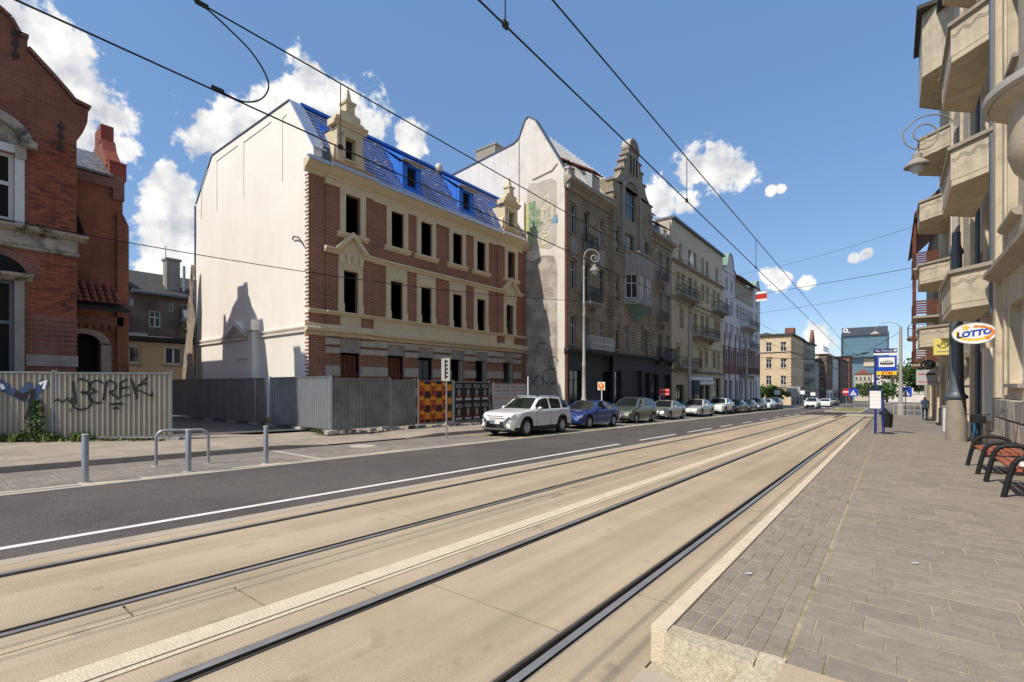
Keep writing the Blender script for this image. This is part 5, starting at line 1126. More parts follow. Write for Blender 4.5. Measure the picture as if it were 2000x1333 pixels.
ribbon(F0, [arc(1.5, 1.55, .34, .27, 10, 290, 12), arc(1.55, 1.15, .26, .38, 70, 280, 12), [(2.7, 1.75), (2.85, 1.85), (2.8, 1.6)]], .09, .047).build('graffiti_fill', 'white_plastic', f0, fix=False)
ribbon(F0, [[(2.1, 1.5), (2.3, 1.35), (2.55, 1.6), (2.5, 1.0), (2.45, .7)]], .20, .0455).build('graffiti_shadow', 'paint_black', f0, fix=False)
# brown run along the foot of the white gable
px_ = [(-32.2, 9.7), (-29.9, 9.85), (-27.6, 10.0), (-25.3, 10.1), (-23.0, 10.2)]
brown = ['brown sheet fence panel next to the torn netting', 'brown sheet fence panel second from the netting', 'brown sheet fence panel below the blocked porch', 'brown sheet fence panel beside the white post']
for i in range(4): fence_panel(px_[i], px_[i+1], 1.98, 'fence_brown', brown[i], pitch=.16, blocks=(i % 2 == 1))
fence_panel((-22.95, 10.2), (-22.2, 10.28), 1.98, 'fence_brown', 'narrow dark brown fence panel ending at the white post', pitch=.16, posts=(0, 0), blocks=False)
wp = thing('white_post', 'white painted post with rusty foot at the fence corner', 'post', (-21.9, 10.3, gz(10.3, .13)))
m = MB(); m.box(-21.96, -21.78, 10.24, 10.36, gz(10.3, .5), gz(10.3, .13)+2.05); m.build('shaft', 'white_plastic', wp); m = MB(); m.box(-21.97, -21.77, 10.23, 10.37, gz(10.3, .1), gz(10.3, .5)); m.build('foot', 'timber', wp)
fence_panel((-21.7, 10.28), (-19.1, 10.2), 2.0, 'galv_dull', 'grey corrugated fence panel between white post and yard corner', pitch=.16)
fence_panel((-19.05, 10.2), (-16.62, 10.1), 2.0, 'galv', 'bright grey corrugated fence panel turning the yard corner', pitch=.16)
fence_panel((-16.55, 10.12), (-16.5, 12.75), 1.95, 'galv_dull', 'dull grey corrugated fence panel with bent sheet facing the street', pitch=.15)
fence_panel((-16.5, 12.8), (-16.5, 14.1), 1.95, 'galv_dull', 'short dented grey fence panel before the orange posters', pitch=.15)
m_('poster_orange', (.52, .10, .012), .7, .2, 6, 0); m_('poster_amber', (.62, .22, .03), .7, .2, 6, 0); m_('poster_maroon', (.16, .012, .03), .7, .2, 6, 0); m_('poster_black', (.014, .014, .016), .6, .2, 6, 0)
m_('poster_red', (.42, .12, .11), .8, .2, 6, 0); m_('poster_grey', (.42, .41, .41), .8, .15, 6, 0); m_('poster_dark', (.03, .02, .02), .7, .3, 6, 0)
fp, Fp, lp, zp = fence_panel((-16.55, 14.35), (-16.6, 16.5), 1.95, 'poster_dark', 'fence panel papered with orange BIG concert posters', zoff=.16, flat=True)
for r_ in range(3):
    for c_ in range(3):
        u0 = .02+c_*.72; z0 = zp+.03+r_*.64
        m = MB(); m.fb(Fp, u0, u0+.36, z0, z0+.60, .004, .012); po_ = m.build('poster', 'poster_orange', fp)
        m = MB(); m.fb(Fp, u0+.37, u0+.70, z0+.17, z0+.48, .004, .011); m.build('poster_picture', 'poster_amber', po_)
        m = MB(); m.fprism(Fp, [(u0+.05, z0+.02), (u0+.34, z0+.05), (u0+.25, z0+.2), (u0+.12, z0+.2)], .012, .015); m.build('poster_picture', 'poster_maroon', po_)
        for j, tx_ in enumerate(('BIG', 'BIG')): lettering(tx_, .17, Fp, u0+.18, z0+.48-j*.17, .014, 'yellow' if j == 0 else 'poster_dark', po_, 1.0)
fk, Fk, lk, zk = fence_panel((-16.62, 16.65), (-16.75, 19.4), 1.95, 'poster_dark', 'fence panel papered with black KSU band posters', zoff=.16, flat=True)
for r_ in range(2):
    for c_ in range(4):
        u0 = .03+c_*.68; z0 = zk+.03+r_*.96
        m = MB(); m.fb(Fk, u0, u0+.66, z0, z0+.94, .004, .012); po_ = m.build('poster', 'poster_black', fk)
        lettering('KSU', .26, Fk, u0+.33, z0+.76, .014, 'poster_grey', po_, 1.0)
        m = MB(); m.fprism(Fk, [(u0+.27, z0+.3), (u0+.39, z0+.3), (u0+.44, z0+.5), (u0+.36, z0+.62), (u0+.30, z0+.62), (u0+.22, z0+.5)], .012, .015); m.build('poster_picture', 'stone_grey', po_)
        m = MB(); m.fb(Fk, u0+.16, u0+.5, z0+.24, z0+.28, .012, .015); m.build('poster_line', 'red', po_)
        m = MB(); m.fb(Fk, u0+.1, u0+.56, z0+.07, z0+.18, .012, .015); m.build('poster_line', 'poster_grey', po_)
fw_, Fw_, lw_, zw_ = fence_panel((-16.77, 19.75), (-16.9, 22.9), 1.95, 'poster_grey', 'fence panel papered with pale posters in red and grey print', zoff=.16, flat=True)
for r_ in range(2):
    for c_ in range(4):
        u0 = .03+c_*.78; z0 = zw_+.03+r_*.96
        m = MB(); m.fb(Fw_, u0, u0+.75, z0, z0+.94, .004, .012); po_ = m.build('poster', 'poster_grey', fw_)
        for z, h, c in ((.74, .07, 'stone_grey'), (.54, .06, 'poster_red'), (.36, .05, 'stone_grey'), (.14, .06, 'poster_red')): q = MB(); q.fb(Fw_, u0+.06, u0+.69, z0+z, z0+z+h, .012, .015); q.build('poster_line', c, po_)
fence_panel((-16.92, 23.0), (-17.0, 26.3), 1.95, 'galv_dull', 'scribbled grey fence panel standing before the mural gable', pitch=.15)
# rubble and blocks under the fence
rr = random.Random(9)
for k in range(26):
    y = 10.4+k*.36; x = -16.25+rr.uniform(-.12, .2); s = rr.uniform(.06, .16)
    m = MB(); pts = [(rr.uniform(.7, 1)*s*math.cos(a), rr.uniform(.7, 1)*s*math.sin(a)) for a in [i*math.pi/3 for i in range(6)]]
    z = gz(y, .13); n = 6; h = s*rr.uniform(.6, 1.1)
    m.add([(x+a, y+b*1.5, z-.01) for a, b in pts]+[(x+a*.7, y+b*1.1, z+h) for a, b in pts], [tuple(range(n)), tuple(range(n, 2*n))]+[(i, (i+1) % n, n+(i+1) % n, n+i) for i in range(n)])
    tag(m.build('rubble_stone', rr.choice(('concrete_block', 'stone_grey', 'cream_stone', 'iron'))), 'broken rubble stone lying along the foot of the grey site fence', 'stone', 'rubble stones under the site fence')
# ------------------------------------------------------------------ right hand house with angular balconies
m_('warm_render', (.54, .46, .335), .9, .14, 1.3, .25, 35, streak=.42, stain=((.34, .29, .215), .50, .74, 1.7))
m_('warm_dark', (.36, .31, .24), .9, .15, 1.0, .25, 40, streak=.35)
rt = thing('balcony_house', 'warm beige house with angular plaster balconies along the platform', 'building', (2.5, 17.6, -.1))
FQ = FXm(2.5); FN = FXm(2.2)
zf = [3.85, 7.35, 10.85, 14.35, 17.85]
op_ = []
for c in (19.6, 23.4, 26.4, 29.4, 32.4, 36.4, 40.0):
    for z in zf[:4]: op_.append((c-.55, c+.55, z+.05 if c in (19.6, 36.4) else z+.9, z+2.55))
gops = [(18.2, 19.2, -.1, 2.9), (19.7, 21.2, .35, 2.95), (22.4, 24.6, .2, 2.9), (26, 28.4, .2, 2.9), (30, 32.4, .2, 2.9), (34, 36, .2, 2.9), (38, 40.4, .2, 2.9)]
wall(FQ, 17.6, 42.0, 3.2, 21.5, op_, .3).build('wall', 'warm_render', rt)
wall(FQ, 17.6, 42.0, -1.2, 3.2, gops, .3).build('shop_front', 'warm_render', rt)
for o in op_: window(rt, FQ, *o[:4], -.18, 'window_white', 'glass', 1, .68, .07)
for i, o in enumerate(gops): window(rt, FQ, *o, -.2, 'window_white' if i == 0 else 'iron', 'glass', 1, .8, .09, name='shop_window')
m = MB()
for y in (21.7, 25.2, 28.9, 33.1): m.fb(FQ, y, y+.5, -1.0, 21.5, 0, .1)
m.build('pilaster', 'warm_render', rt)
m = MB(); m.fb(FQ, 17.62, 42, -1.2, .25, .0, .06); m.build('plinth', 'stone_grey', rt)
for c in (18.0, 21.4): m = MB(); m.fb(FQ, c-.2, c+.25, .6, 2.9, .0, .18); m.build('door_panel', 'white_wall', rt)
# near section
no = [(11.2, 13.2, 1.9, 3.7), (12.2, 13.6, 5.6, 7.6), (15.2, 16.4, 5.6, 7.6), (15.2, 16.4, 9.0, 11.2), (12.2, 13.4, 9.0, 11.2), (14.7, 16.2, 1.75, 3.6)]
wall(FN, 6.0, 17.6, -.8, 21.5, no, .3).build('near_wall', 'warm_render', rt)
for o in no: window(rt, FN, *o, -.2, 'window_white', 'glass', 1, .68, .07, sill='stone_grey')
m = MB(); m.fb(lambda u, w, d: (u, 17.6+d, w), 2.2, 2.52, -.8, 21.5, -.3, 0); m.build('near_return', 'warm_render', rt)
m = MB(); m.fb(FN, 17.15, 17.55, 1.4, 21.4, .0, .12); m.fb(FN, 16.5, 16.7, 1.4, 21.4, 0, .05); m.build('pilaster', 'warm_render', rt)
m = MB(); m.fprof(FN, [(0, 4.30), (.06, 4.32), (.26, 4.46), (.30, 4.5), (.30, 4.6), (0, 4.72)], 6.0, 17.58); m.build('string_course', 'warm_dark', rt)
m = MB(); m.fprof(FN, [(0, 5.35), (.1, 5.38), (.16, 5.45), (.16, 5.52), (0, 5.56)], 14.8, 16.6); m.build('sill_course', 'warm_dark', rt)
# rusticated plinth blocks
rr = random.Random(6)
for r_ in range(4):
    y = 6.0-(.35 if r_ % 2 else 0)
    while y < 16.9:
        a, b = max(y, 6.0), min(y+.8, 16.9); z0 = -.45+r_*.46
        if b-a > .1:
            m = MB(); e = .018; q = [(a+.006, z0+.006), (b-.006, z0+.006), (b-.006, z0+.454), (a+.006, z0+.454)]
            cx_, cz_ = (a+b)/2, z0+.23
            m.add([FN(u, w, 0) for u, w in q]+[FN(u+(e if u < cx_ else -e), w+(e if w < cz_ else -e), .17) for u, w in q], [(0, 1, 5, 4), (1, 2, 6, 5), (2, 3, 7, 6), (3, 0, 4, 7), (4, 5, 6, 7)])
            m.build('plinth_block', 'stone_grey' if rr.random() < .6 else 'kerb', rt)
        y += .8
ribbon(FN, [[(16.6, 1.1), (16.3, .6), (16.0, 1.2)], arc(15.6, .8, .25, .35, 60, 330, 10), [(15.2, 1.2), (15.1, .3)], [(16.5, .2), (15.9, .5), (15.3, .1), (14.9, .5)], [(14.6, 1.1), (14.3, .5), (14.0, 1.0)]], .04, .174).build('graffiti', 'paint_black', rt, fix=False)
# balconies: three sided plaster parapets
def angular(y_in, y0, y1, xo, xw, z, nm='balcony', h=1.12):
    pts = [(xw, y_in), (xo, y0), (xo, y1), (xw, y1+(y0-y_in))]
    m = MB(); n = 4
    poly_shell(m, pts, z, z+.16); b = m.build(nm, 'warm_render', rt)
    for (p, q) in zip(pts, pts[1:]):
        F, ln = FD(p, q); F_ = F
        # outward is away from the house
        mid = F(ln/2, 0, .1); s = 1 if (mid[0] < (p[0]+q[0])/2 or abs(p[0]-q[0]) > .01 and False) else 1
        G = (lambda u, w, d, F=F: F(u, w, -d)) if (F(ln/2, 0, .2)[0]-2.0)**2+(F(ln/2, 0, .2)[1]-(y0+y1)/2)**2 < (F(ln/2, 0, -.2)[0]-2.0)**2+(F(ln/2, 0, -.2)[1]-(y0+y1)/2)**2 else F
        w_ = MB(); w_.fb(G, 0.0, ln, z+.161, z+h-.1, -.12, -.004); w_.build('parapet', 'warm_render', b)
        c_ = MB(); c_.fb(G, -.05, ln+.05, z+h-.1, z+h, -.17, .07); c_.fb(G, -.02, ln+.02, z+h-.15, z+h-.1, -.13, .03); c_.build('coping', 'warm_dark', b)
        wv = [[(ln*i/20, z+h-.34+.05*math.sin(i*.95)) for i in range(21)], [(ln*i/20, z+h-.40+.05*math.sin(i*.95)) for i in range(21)]]
        ribbon(G, wv, .02, .004).build('wave_line', 'warm_dark', b, fix=False)
        v_ = MB(); v_.fb(G, 0, .05, z+.16, z+h-.15, -.002, .012); v_.fb(G, 0, ln, z+.16, z+.2, -.002, .010); v_.build('edge_bead', 'warm_render', b)
    return b
for z in zf[:4]: angular(17.62, 18.46, 21.5, 1.35, 2.2 if True else 2.5, z)
for z in zf[:4]: angular(34.1, 35.2, 38.0, 1.27, 2.5, z)
m = MB(); poly_shell(m, [(2.5, 33.6), (1.35, 34.7), (1.35, 38.4), (2.5, 39.7)], 18.6, 22.0); m.build('attic_bay', 'warm_render', rt)
m = MB(); m.box(1.9, 2.6, 17.6, 42, 21.5, 21.7); m.box(1.1, 2.6, 34, 39, 22, 22.2); m.box(2.2, 14, 6, 42, 21.7, 22.4); m.build('roof', 'roof_slate', rt)
m = MB(); m.box(1.55, 2.5, 22.6, 25.0, 13.9, 14.1); m.build('awning', 'black', rt)
m = MB(); m.box(12, 12.3, 6, 42, -1, 21.5); m.box(2.25, 12, 5.9, 6.1, -1, 21.5); m.box(2.55, 12, 41.8, 42.0, -1.2, 21.5); m.box(4.4, 4.6, 6.2, 41.8, -1, 21); m.build('rear_wall', 'warm_dark', rt)
m = MB(); m.tube([(2.36, 23.1, -.3), (2.36, 23.1, 21)], .06, 8); m.tube([(2.1, 17.75, 3.6), (2.1, 17.75, 21)], .07, 8); m.build('downpipe', 'dark_zinc', rt)
# round oriel balcony near by
m = MB(); m.lathe([(.25, 4.25), (.55, 4.5), (.80, 4.85), (.86, 5.05), (.86, 5.66), (.90, 5.7), (1.05, 5.78), (1.05, 5.92), (.95, 5.98), (.02, 5.98)], (2.2, 10.0, 0), 28, a0=R(90), a1=R(270)); m.build('round_balcony', 'warm_render', rt, smooth=True, fix=False)
m = MB(); m.lathe([(1.06, 5.79), (1.12, 5.83), (1.12, 5.93), (1.0, 6.0), (.9, 6.0)], (2.2, 10.0, 0), 28, a0=R(90), a1=R(270)); m.build('round_coping', 'lamp_grey', rt, smooth=True, fix=False)
m = MB(); m.lathe([(.1, 3.3), (.42, 3.4), (.62, 3.75), (.66, 4.2), (.6, 4.24)], (2.2, 9.6, 0), 24, a0=R(90), a1=R(270)); m.build('round_corbel', 'warm_render', rt, smooth=True, fix=False)
# ------------------------------------------------------------------ next house with timber balconies
tb = thing('timber_balcony_house', 'dark house with red brown slatted timber balconies and tiled eaves', 'building', (2.6, 42, -.7))
FU = FXm(2.55)
o2 = [(c-.55, c+.55, z, z+1.7) for c in (44.5, 48, 51.5, 55) for z in (3.6, 6.9, 10.2)]
g2 = [(43, 45, -.8, 2), (46.5, 49, -.8, 2), (51, 53, -.8, 2)]
wall(FU, 42.05, 58, 2.4, 13.8, o2, .3).build('wall', 'warm_dark', tb); wall(FU, 42.05, 58, -2, 2.4, g2, .3).build('base_wall', 'stucco', tb)
for o in o2: window(tb, FU, *o, -.15, 'board', 'glass', 1, .65, .07)
for o in g2: window(tb, FU, *o, -.15, 'iron', 'glass', 1, .8, .07)
for z in (3.2, 6.5, 9.8):
    m = MB(); m.fb(FU, 43.2, 47.2, z-.15, z, 0, 1.35); b = m.build('balcony', 'warm_dark', tb)
    for k in range(6): q = MB(); q.fb(FU, 43.2, 47.2, z+.12+k*.16, z+.23+k*.16, 1.28, 1.33); q.fb(FU, 43.2, 43.24, z+.12+k*.16, z+.23+k*.16, 0, 1.28); q.build('slat', 'board', b)
    for y in (43.25, 45.2, 47.1): q = MB(); q.fb(FU, y, y+.1, z, z+3.1, 1.18, 1.28); q.build('post', 'board', b)
m = MB(); m.add([(1.25, 42.2, 13.2), (1.25, 58, 13.2), (4.5, 58, 16.6), (4.5, 42.2, 16.6), (1.25, 42.2, 13.35), (1.25, 58, 13.35), (4.5, 58, 16.75), (4.5, 42.2, 16.75)], [(0,3,2,1),(4,5,6,7),(0,1,5,4),(1,2,6,5),(2,3,7,6),(3,0,4,7)]); m.build('roof', 'roof_tile', tb)
m = MB(); m.box(10, 10.2, 42.1, 58, -2, 14); m.box(2.6, 10, 57.8, 58, -2, 13.8); m.box(4.2, 4.4, 42.2, 57.7, -2, 13.6); m.build('rear_wall', 'warm_dark', tb)
b = balcony(tb, FU, 54, 57.2, 6.0, 1.4, sp=.3)
# beyond the junction on the right
fr1 = far_house('pale_slab_house', 'long pale apartment house behind the trees past the junction', 16, 44, 200, 215, 12.5, 'plaster_gable', 'roof_slate', 4, 9, 4, side='right')
# ------------------------------------------------------------------ vehicles
def paint(nm, col, metal=.25): return mat(nm, col, .32, .03, 2, 0, metal=metal, spec=.5, coat=.8)
PT = {'white': paint('car_white', (.72, .72, .70), .0), 'pearl': paint('car_pearl', (.74, .73, .68), .05), 'blue': paint('car_blue', (.014, .045, .22)), 'green': paint('car_green', (.115, .135, .115), .45),
      'silver': paint('car_silver', (.46, .46, .44), .5), 'silver2': paint('car_pale_silver', (.58, .58, .57), .3), 'black': paint('car_black', (.014, .015, .018)), 'grey': paint('car_grey', (.12, .13, .15), .4), 'dark': paint('car_dark', (.03, .035, .045))}
m_('alloy', (.50, .50, .50), .4, .08, 6, 0, metal=.35)
m_('trim', (.02, .02, .021), .6, .1, 5, 0); m_('head_lens', (.38, .40, .43), .08, .25, 14, 0, spec=.8, metal=.3); m_('tail_lens', (.30, .012, .01), .15, .1, 5, 0, spec=.6); m_('plate', (.70, .70, .68), .5, .1, 30, 0)
PROF = {
 'suv': ([(0,.66),(.015,.86),(.05,.95),(.12,1.0),(.27,1.08),(.30,1.10),(.445,1.54),(.52,1.60),(.64,1.61),(.80,1.58),(.91,1.50),(.975,1.12),(.99,1.0),(1,.72)], (.30,.46), (.915,.975), 1.03, 1.12, 4.5, 1.82, .36, .20, .795),
 'sedan': ([(0,.52),(.012,.66),(.04,.73),(.12,.80),(.28,.90),(.31,.92),(.455,1.36),(.54,1.42),(.63,1.41),(.70,1.35),(.86,1.02),(.95,.97),(.985,.90),(1,.62)], (.31,.46), (.70,.86), .90, .95, 4.6, 1.80, .33, .195, .79),
 'lift': ([(0,.52),(.012,.66),(.04,.74),(.12,.82),(.28,.93),(.31,.95),(.45,1.38),(.54,1.44),(.64,1.43),(.74,1.34),(.91,1.05),(.96,.98),(.985,.88),(1,.62)], (.31,.455), (.74,.91), .92, .98, 4.5, 1.80, .33, .19, .785),
 'van': ([(0,.52),(.015,.68),(.05,.80),(.14,.93),(.22,1.0),(.245,1.02),(.42,1.48),(.52,1.56),(.68,1.56),(.84,1.50),(.91,1.42),(.975,1.05),(.99,.95),(1,.62)], (.245,.425), (.915,.975), .98, 1.04, 4.15, 1.75, .32, .19, .80),
 'cross': ([(0,.58),(.015,.76),(.05,.87),(.12,.94),(.27,1.02),(.295,1.04),(.43,1.44),(.50,1.50),(.60,1.50),(.76,1.42),(.93,1.08),(.97,1.0),(.99,.9),(1,.65)], (.295,.44), (.76,.93), .98, 1.10, 4.25, 1.80, .35, .19, .80)}
WHEEL = {}
def interp(P, x):
    for (a, b), (c, d) in zip(P, P[1:]):
        if a <= x <= c: return b+(d-b)*(x-a)/(c-a)
    return P[-1][1]
def build_car(kind, pm, label, sc_=1.0, extras=()):
    P, ws, rw, b0, b1, L_, W_, wr, f1_, f2_ = PROF[kind]
    t = thing('parked_car', label, 'car', local=True, group='cars parked along the left kerb')
    hw = W_/2; st = sorted({round(i/72, 5) for i in range(73)}|{.006, .015, .03, ws[0], ws[1], rw[0], rw[1], .99, .996})
    cw = (f1_*L_, f2_*L_); Ra = wr+.055; zc = wr
    def zb(x):
        X = x*L_; z = .21+(.10*max(0, 1-x/.06))+(.14*max(0, (x-.94)/.06))
        for c in cw:
            d = abs(X-c)
            if d < Ra: z = max(z, zc+math.sqrt(Ra*Ra-d*d)*.98)
        return z
    def plan(x): 
        k = 1.
        if x < .14: k -= .20*((.14-x)/.14)**2.2
        if x > .88: k -= .13*((x-.88)/.12)**2.2
        return k
    NL = 9; cols_ = []
    for x in st:
        zt = interp(P, x); bl = b0+(b1-b0)*x; be = min(bl, zt-.035); z0 = min(zb(x), be-.05)
        lv = [z0, z0+(be-z0)*.22, z0+(be-z0)*.45, z0+(be-z0)*.72, be-.03 if be-.03 > z0 else be-.01, be]
        gh = zt-be; lv += [be+gh*.5, zt-min(.06, gh*.35), zt-min(.018, gh*.12)]
        ws_ = []
        for i, z in enumerate(lv):
            if i <= 5:
                q = (z-.2)/(max(be, .7)-.2); w = hw*(.955+.045*math.sin(min(max(q, 0), 1)*math.pi*.85)) if i < 5 else hw*.945
            else:
                tg = min(1, gh/.42); g = (i-5)/3; w = hw*(.945-(.06*g+.20*g*tg))
                if i == 8: w -= .07
            ws_.append(w*plan(x))
        cols_.append((x*L_-L_/2, lv, ws_, zt, gh))
    G = {}
    def put(g, a): G.setdefault(g, MB()).add(a, [tuple(range(len(a)))])
    pill = [(ws[1]+rw[0])/2+.0, ] if kind != 'suv' else [.585]
    for i in range(len(st)-1):
        A, B = cols_[i], cols_[i+1]; xm = (st[i]+st[i+1])/2
        for s in (-1, 1):
            for k in range(NL-1):
                a = [(s*A[2][k], A[0], A[1][k]), (s*B[2][k], B[0], B[1][k]), (s*B[2][k+1], B[0], B[1][k+1]), (s*A[2][k+1], A[0], A[1][k+1])]
                g = 'body'; zm = (A[1][k]+B[1][k+1])/2
                lo, hi = ws[0]+.065, min(rw[1]-.05, .94 if kind in ('suv', 'van') else rw[0]+.10)
                if k in (5, 6) and min(A[4], B[4]) > .16 and lo < xm < hi and all(abs(xm-p) > .013 for p in pill) and not (kind in ('suv', 'van') and abs(xm-.79) < .012): g = 'sw%d' % s
                if xm < .062 and .70*P[3][1] < zm < .90*P[3][1] and k < 5: g = 'hl%d' % s
                if xm > .93 and .68*b1 < zm < .98*b1 and k < 6: g = 'tl%d' % s
                if k == 0 and xm > .04 and xm < .96 and kind in ('suv', 'cross'): g = 'clad'
                put(g, a)
            # roof / bonnet halves
            e = 4; 
            for j in range(e):
                def pt(C, q): f = q/e; w = C[2][8]*(1-f); return (s*w, C[0], C[1][8]+(C[3]-C[1][8])*math.sin(f*math.pi/2))
                a = [pt(A, j), pt(B, j), pt(B, j+1), pt(A, j+1)]
                g = 'body'
                if ws[0] < xm < ws[1]: g = 'wscr'
                if rw[0] < xm < rw[1]: g = 'rwin'
                put(g, a)
    for end, idx in (('f', 0), ('r', -1)):
        C = cols_[idx]; ncol = 8
        for k in range(NL-1):
            for j in range(ncol):
                f0, f1 = -1+2*j/ncol, -1+2*(j+1)/ncol
                bow = lambda f: (-.05 if end == 'f' else .03)*(1-f*f)
                a = [(C[2][k]*f0, C[0]+bow(f0), C[1][k]), (C[2][k]*f1, C[0]+bow(f1), C[1][k]), (C[2][k+1]*f1, C[0]+bow(f1), C[1][k+1]), (C[2][k+1]*f0, C[0]+bow(f0), C[1][k+1])]
                g = 'body'
                if end == 'f':
                    if k in ((1, 2, 3) if kind == 'suv' else (2, 3)) and (0 if kind == 'suv' else 1) < j < (7 if kind == 'suv' else 6): g = 'grille'
                    if k == 0 and 0 < j < 7: g = 'intake'
                    if k in (3, 4) and j in (0, 7): g = 'hl%d' % (-1 if j == 0 else 1)
                put(g, a)
    nm = {'body': ('body', pm), 'wscr': ('windscreen', 'car_glass'), 'rwin': ('rear_window', 'car_glass'), 'sw-1': ('side_window', 'car_glass'), 'sw1': ('side_window', 'car_glass'), 'hl-1': ('headlight', 'head_lens'), 'hl1': ('headlight', 'head_lens'),
          'tl-1': ('tail_light', 'tail_lens'), 'tl1': ('tail_light', 'tail_lens'), 'grille': ('grille', 'trim'), 'intake': ('air_intake', 'trim'), 'clad': ('cladding', 'trim')}
    for g, mb in G.items():
        o = mb.build(nm[g][0], nm[g][1], t, fix=False); me = o.data
        b = bmesh.new(); b.from_mesh(me); bmesh.ops.remove_doubles(b, verts=b.verts, dist=.0008); bmesh.ops.recalc_face_normals(b, faces=b.faces); b.to_mesh(me); b.free()
        me.polygons.foreach_set('use_smooth', [True]*len(me.polygons)); me.set_sharp_from_angle(angle=R(42))
    m = MB(); m.box(-hw*.80, hw*.80, -L_/2+.12, L_/2-.12, .18, .62); m.build('underbody', 'trim', t)
    for s in (-1, 1):
        for c in cw:
            y = c-L_/2; x = s*(hw-.115)
            if ('tyre', wr) not in WHEEL:
                q = MB(); q.lathe([(wr*.62, -.1), (wr*.94, -.1), (wr, -.075), (wr, .075), (wr*.94, .1), (wr*.62, .1)], (0, 0, 0), 28, axis='x', cap=False); o = q.build('wheel', 'rubber', t, smooth=True); WHEEL[('tyre', wr)] = o.data
                q = MB(); q.lathe([(wr*.50, .03), (wr*.62, .085), (wr*.67, .085), (wr*.67, .06)], (0, 0, 0), 28, axis='x', cap=False)
                for a in range(10): an = 2*math.pi*a/10; q.add([(.065, math.cos(an+d)*r_, math.sin(an+d)*r_) for r_, d in ((.05, -.5), (.05, .5), (wr*.62, .09), (wr*.62, -.09))]+[(.03, math.cos(an+d)*r_, math.sin(an+d)*r_) for r_, d in ((.05, -.5), (.05, .5), (wr*.62, .09), (wr*.62, -.09))], [(0, 1, 2, 3), (4, 7, 6, 5), (0, 4, 5, 1), (1, 5, 6, 2), (2, 6, 7, 3), (3, 7, 4, 0)])
                q.lathe([(.002, .09), (.06, .085), (.065, .03)], (0, 0, 0), 12, axis='x'); WHEEL[('rim', wr)] = q.build('rim', 'alloy', o).data
                q = MB(); q.lathe([(.002, .0), (wr*.6, .0), (wr*.6, .02)], (0, 0, 0), 20, axis='x'); WHEEL[('disc', wr)] = q.build('brake_disc', 'trim', o).data
            else:
                o = link('wheel', WHEEL[('tyre', wr)], t); link('rim', WHEEL[('rim', wr)], o); link('brake_disc', WHEEL[('disc', wr)], o)
            o.location = (x, y, wr); o.rotation_euler = (0, 0, 0 if s > 0 else math.pi)
    bl = b0+.02
    for s in (-1, 1):
        ym = (ws[0]+.085)*L_-L_/2; q = MB(); q.lathe([(.01, -.11), (.06, -.09), (.085, 0), (.08, .06), (.01, .075)], (0, 0, 0), 10, axis='x')
        q.v = [(x+s*(hw+.06), y*1.1+ym, z*.85+bl+.07) for x, y, z in q.v]; q.box(min(s*(hw-.08), s*hw), max(s*(hw-.08), s*hw), ym-.03, ym+.04, bl, bl+.05); q.build('wing_mirror', pm, t, smooth=True)
        for f in (.50, .72):
            if kind == 'cross' and f == .72: continue
            y = f*L_-L_/2; q = MB(); q.box(min(s*hw*.985, s*hw*1.012), max(s*hw*.985, s*hw*1.012), y, y+.17, bl-.15, bl-.115); q.build('door_handle', 'chrome' if kind == 'suv' else pm, t)
        for f in (ws[0]+.045, (ws[1]+rw[0])/2 if kind != 'suv' else .585, ):
            y = f*L_-L_/2; q = MB(); q.box(min(s*hw*.97, s*hw*1.001), max(s*hw*.97, s*hw*1.001), y, y+.008, .32, bl-.04); q.build('door_seam', 'trim', t)
    q = MB(); zp_ = .40 if kind != 'suv' else .50; yf = -L_/2-.075; q.box(-.26, .26, yf, yf+.02, zp_, zp_+.115); q.build('number_plate', 'plate', t)
    q = MB(); q.box(-.26, .26, L_/2+.02, L_/2+.045, .62, .735); q.build('number_plate', 'plate', t)
    q = MB(); zt = P[2][1]-.10; q.box(-.42, .42, yf+.005, yf+.03, zt-.06, zt-.03); q.build('grille_bar', 'chrome', t)
    q = MB()
    q.box(-hw*.55, hw*.55, -.45, .1, .45, 1.0); q.box(-hw*.6, -.12, -.2, 0.0, .8, 1.22 if kind != 'suv' else 1.32); q.box(.12, hw*.6, -.2, 0.0, .8, 1.22 if kind != 'suv' else 1.32); q.build('seats', 'trim', t)
    if 'rails' in extras:
        for s in (-1, 1): q = MB(); x = s*hw*.66; q.tube([(x, -.25, 1.57), (x, -.1, 1.64), (x, 1.2, 1.64), (x, 1.55, 1.56)], .02, 6); q.build('roof_rail', 'chrome', t)
    if 'bumper' in extras:
        for s in (-1, 1):
            q = MB(); q.fprism(lambda u, w, d: (u, -L_/2-.02-d, w), [(s*.40, .60), (s*.68, .80), (s*.74, .79), (s*.52, .56), (s*.56, .42), (s*.74, .33), (s*.68, .31), (s*.46, .40)], -.03, .028); q.build('bumper_blade', 'chrome', t)
        q = MB(); q.box(-.55, .55, -L_/2-.085, -L_/2-.0, .27, .33); q.build('skid_plate', 'chrome', t)
    t.scale = (sc_, sc_, sc_)
    return t
def park(t, x, y, rz=0.):
    t.location = (x, y, gz(y, .010)); t.rotation_euler = (-SL, 0, rz); return t
park(build_car('suv', PT['white'], 'white SUV with chrome bumper blades parked first in the row', .98, ('rails', 'bumper')), -12.22, 16.75)
park(build_car('lift', PT['blue'], 'deep blue liftback parked behind the white SUV', .98), -12.5, 22.4)
park(build_car('van', PT['green'], 'dark green grey compact minivan behind the blue car', 1.), -12.68, 28.3)
park(build_car('sedan', PT['silver'], 'plain silver sedan between minivan and white sedan', .95), -12.85, 34.4)
park(build_car('sedan', PT['silver2'], 'large pale silver white sedan in front of the crossover', 1.0), -12.7, 41.0)
park(build_car('cross', PT['pearl'], 'pearl white crossover with steep rear window', 1.0), -12.7, 47.9)
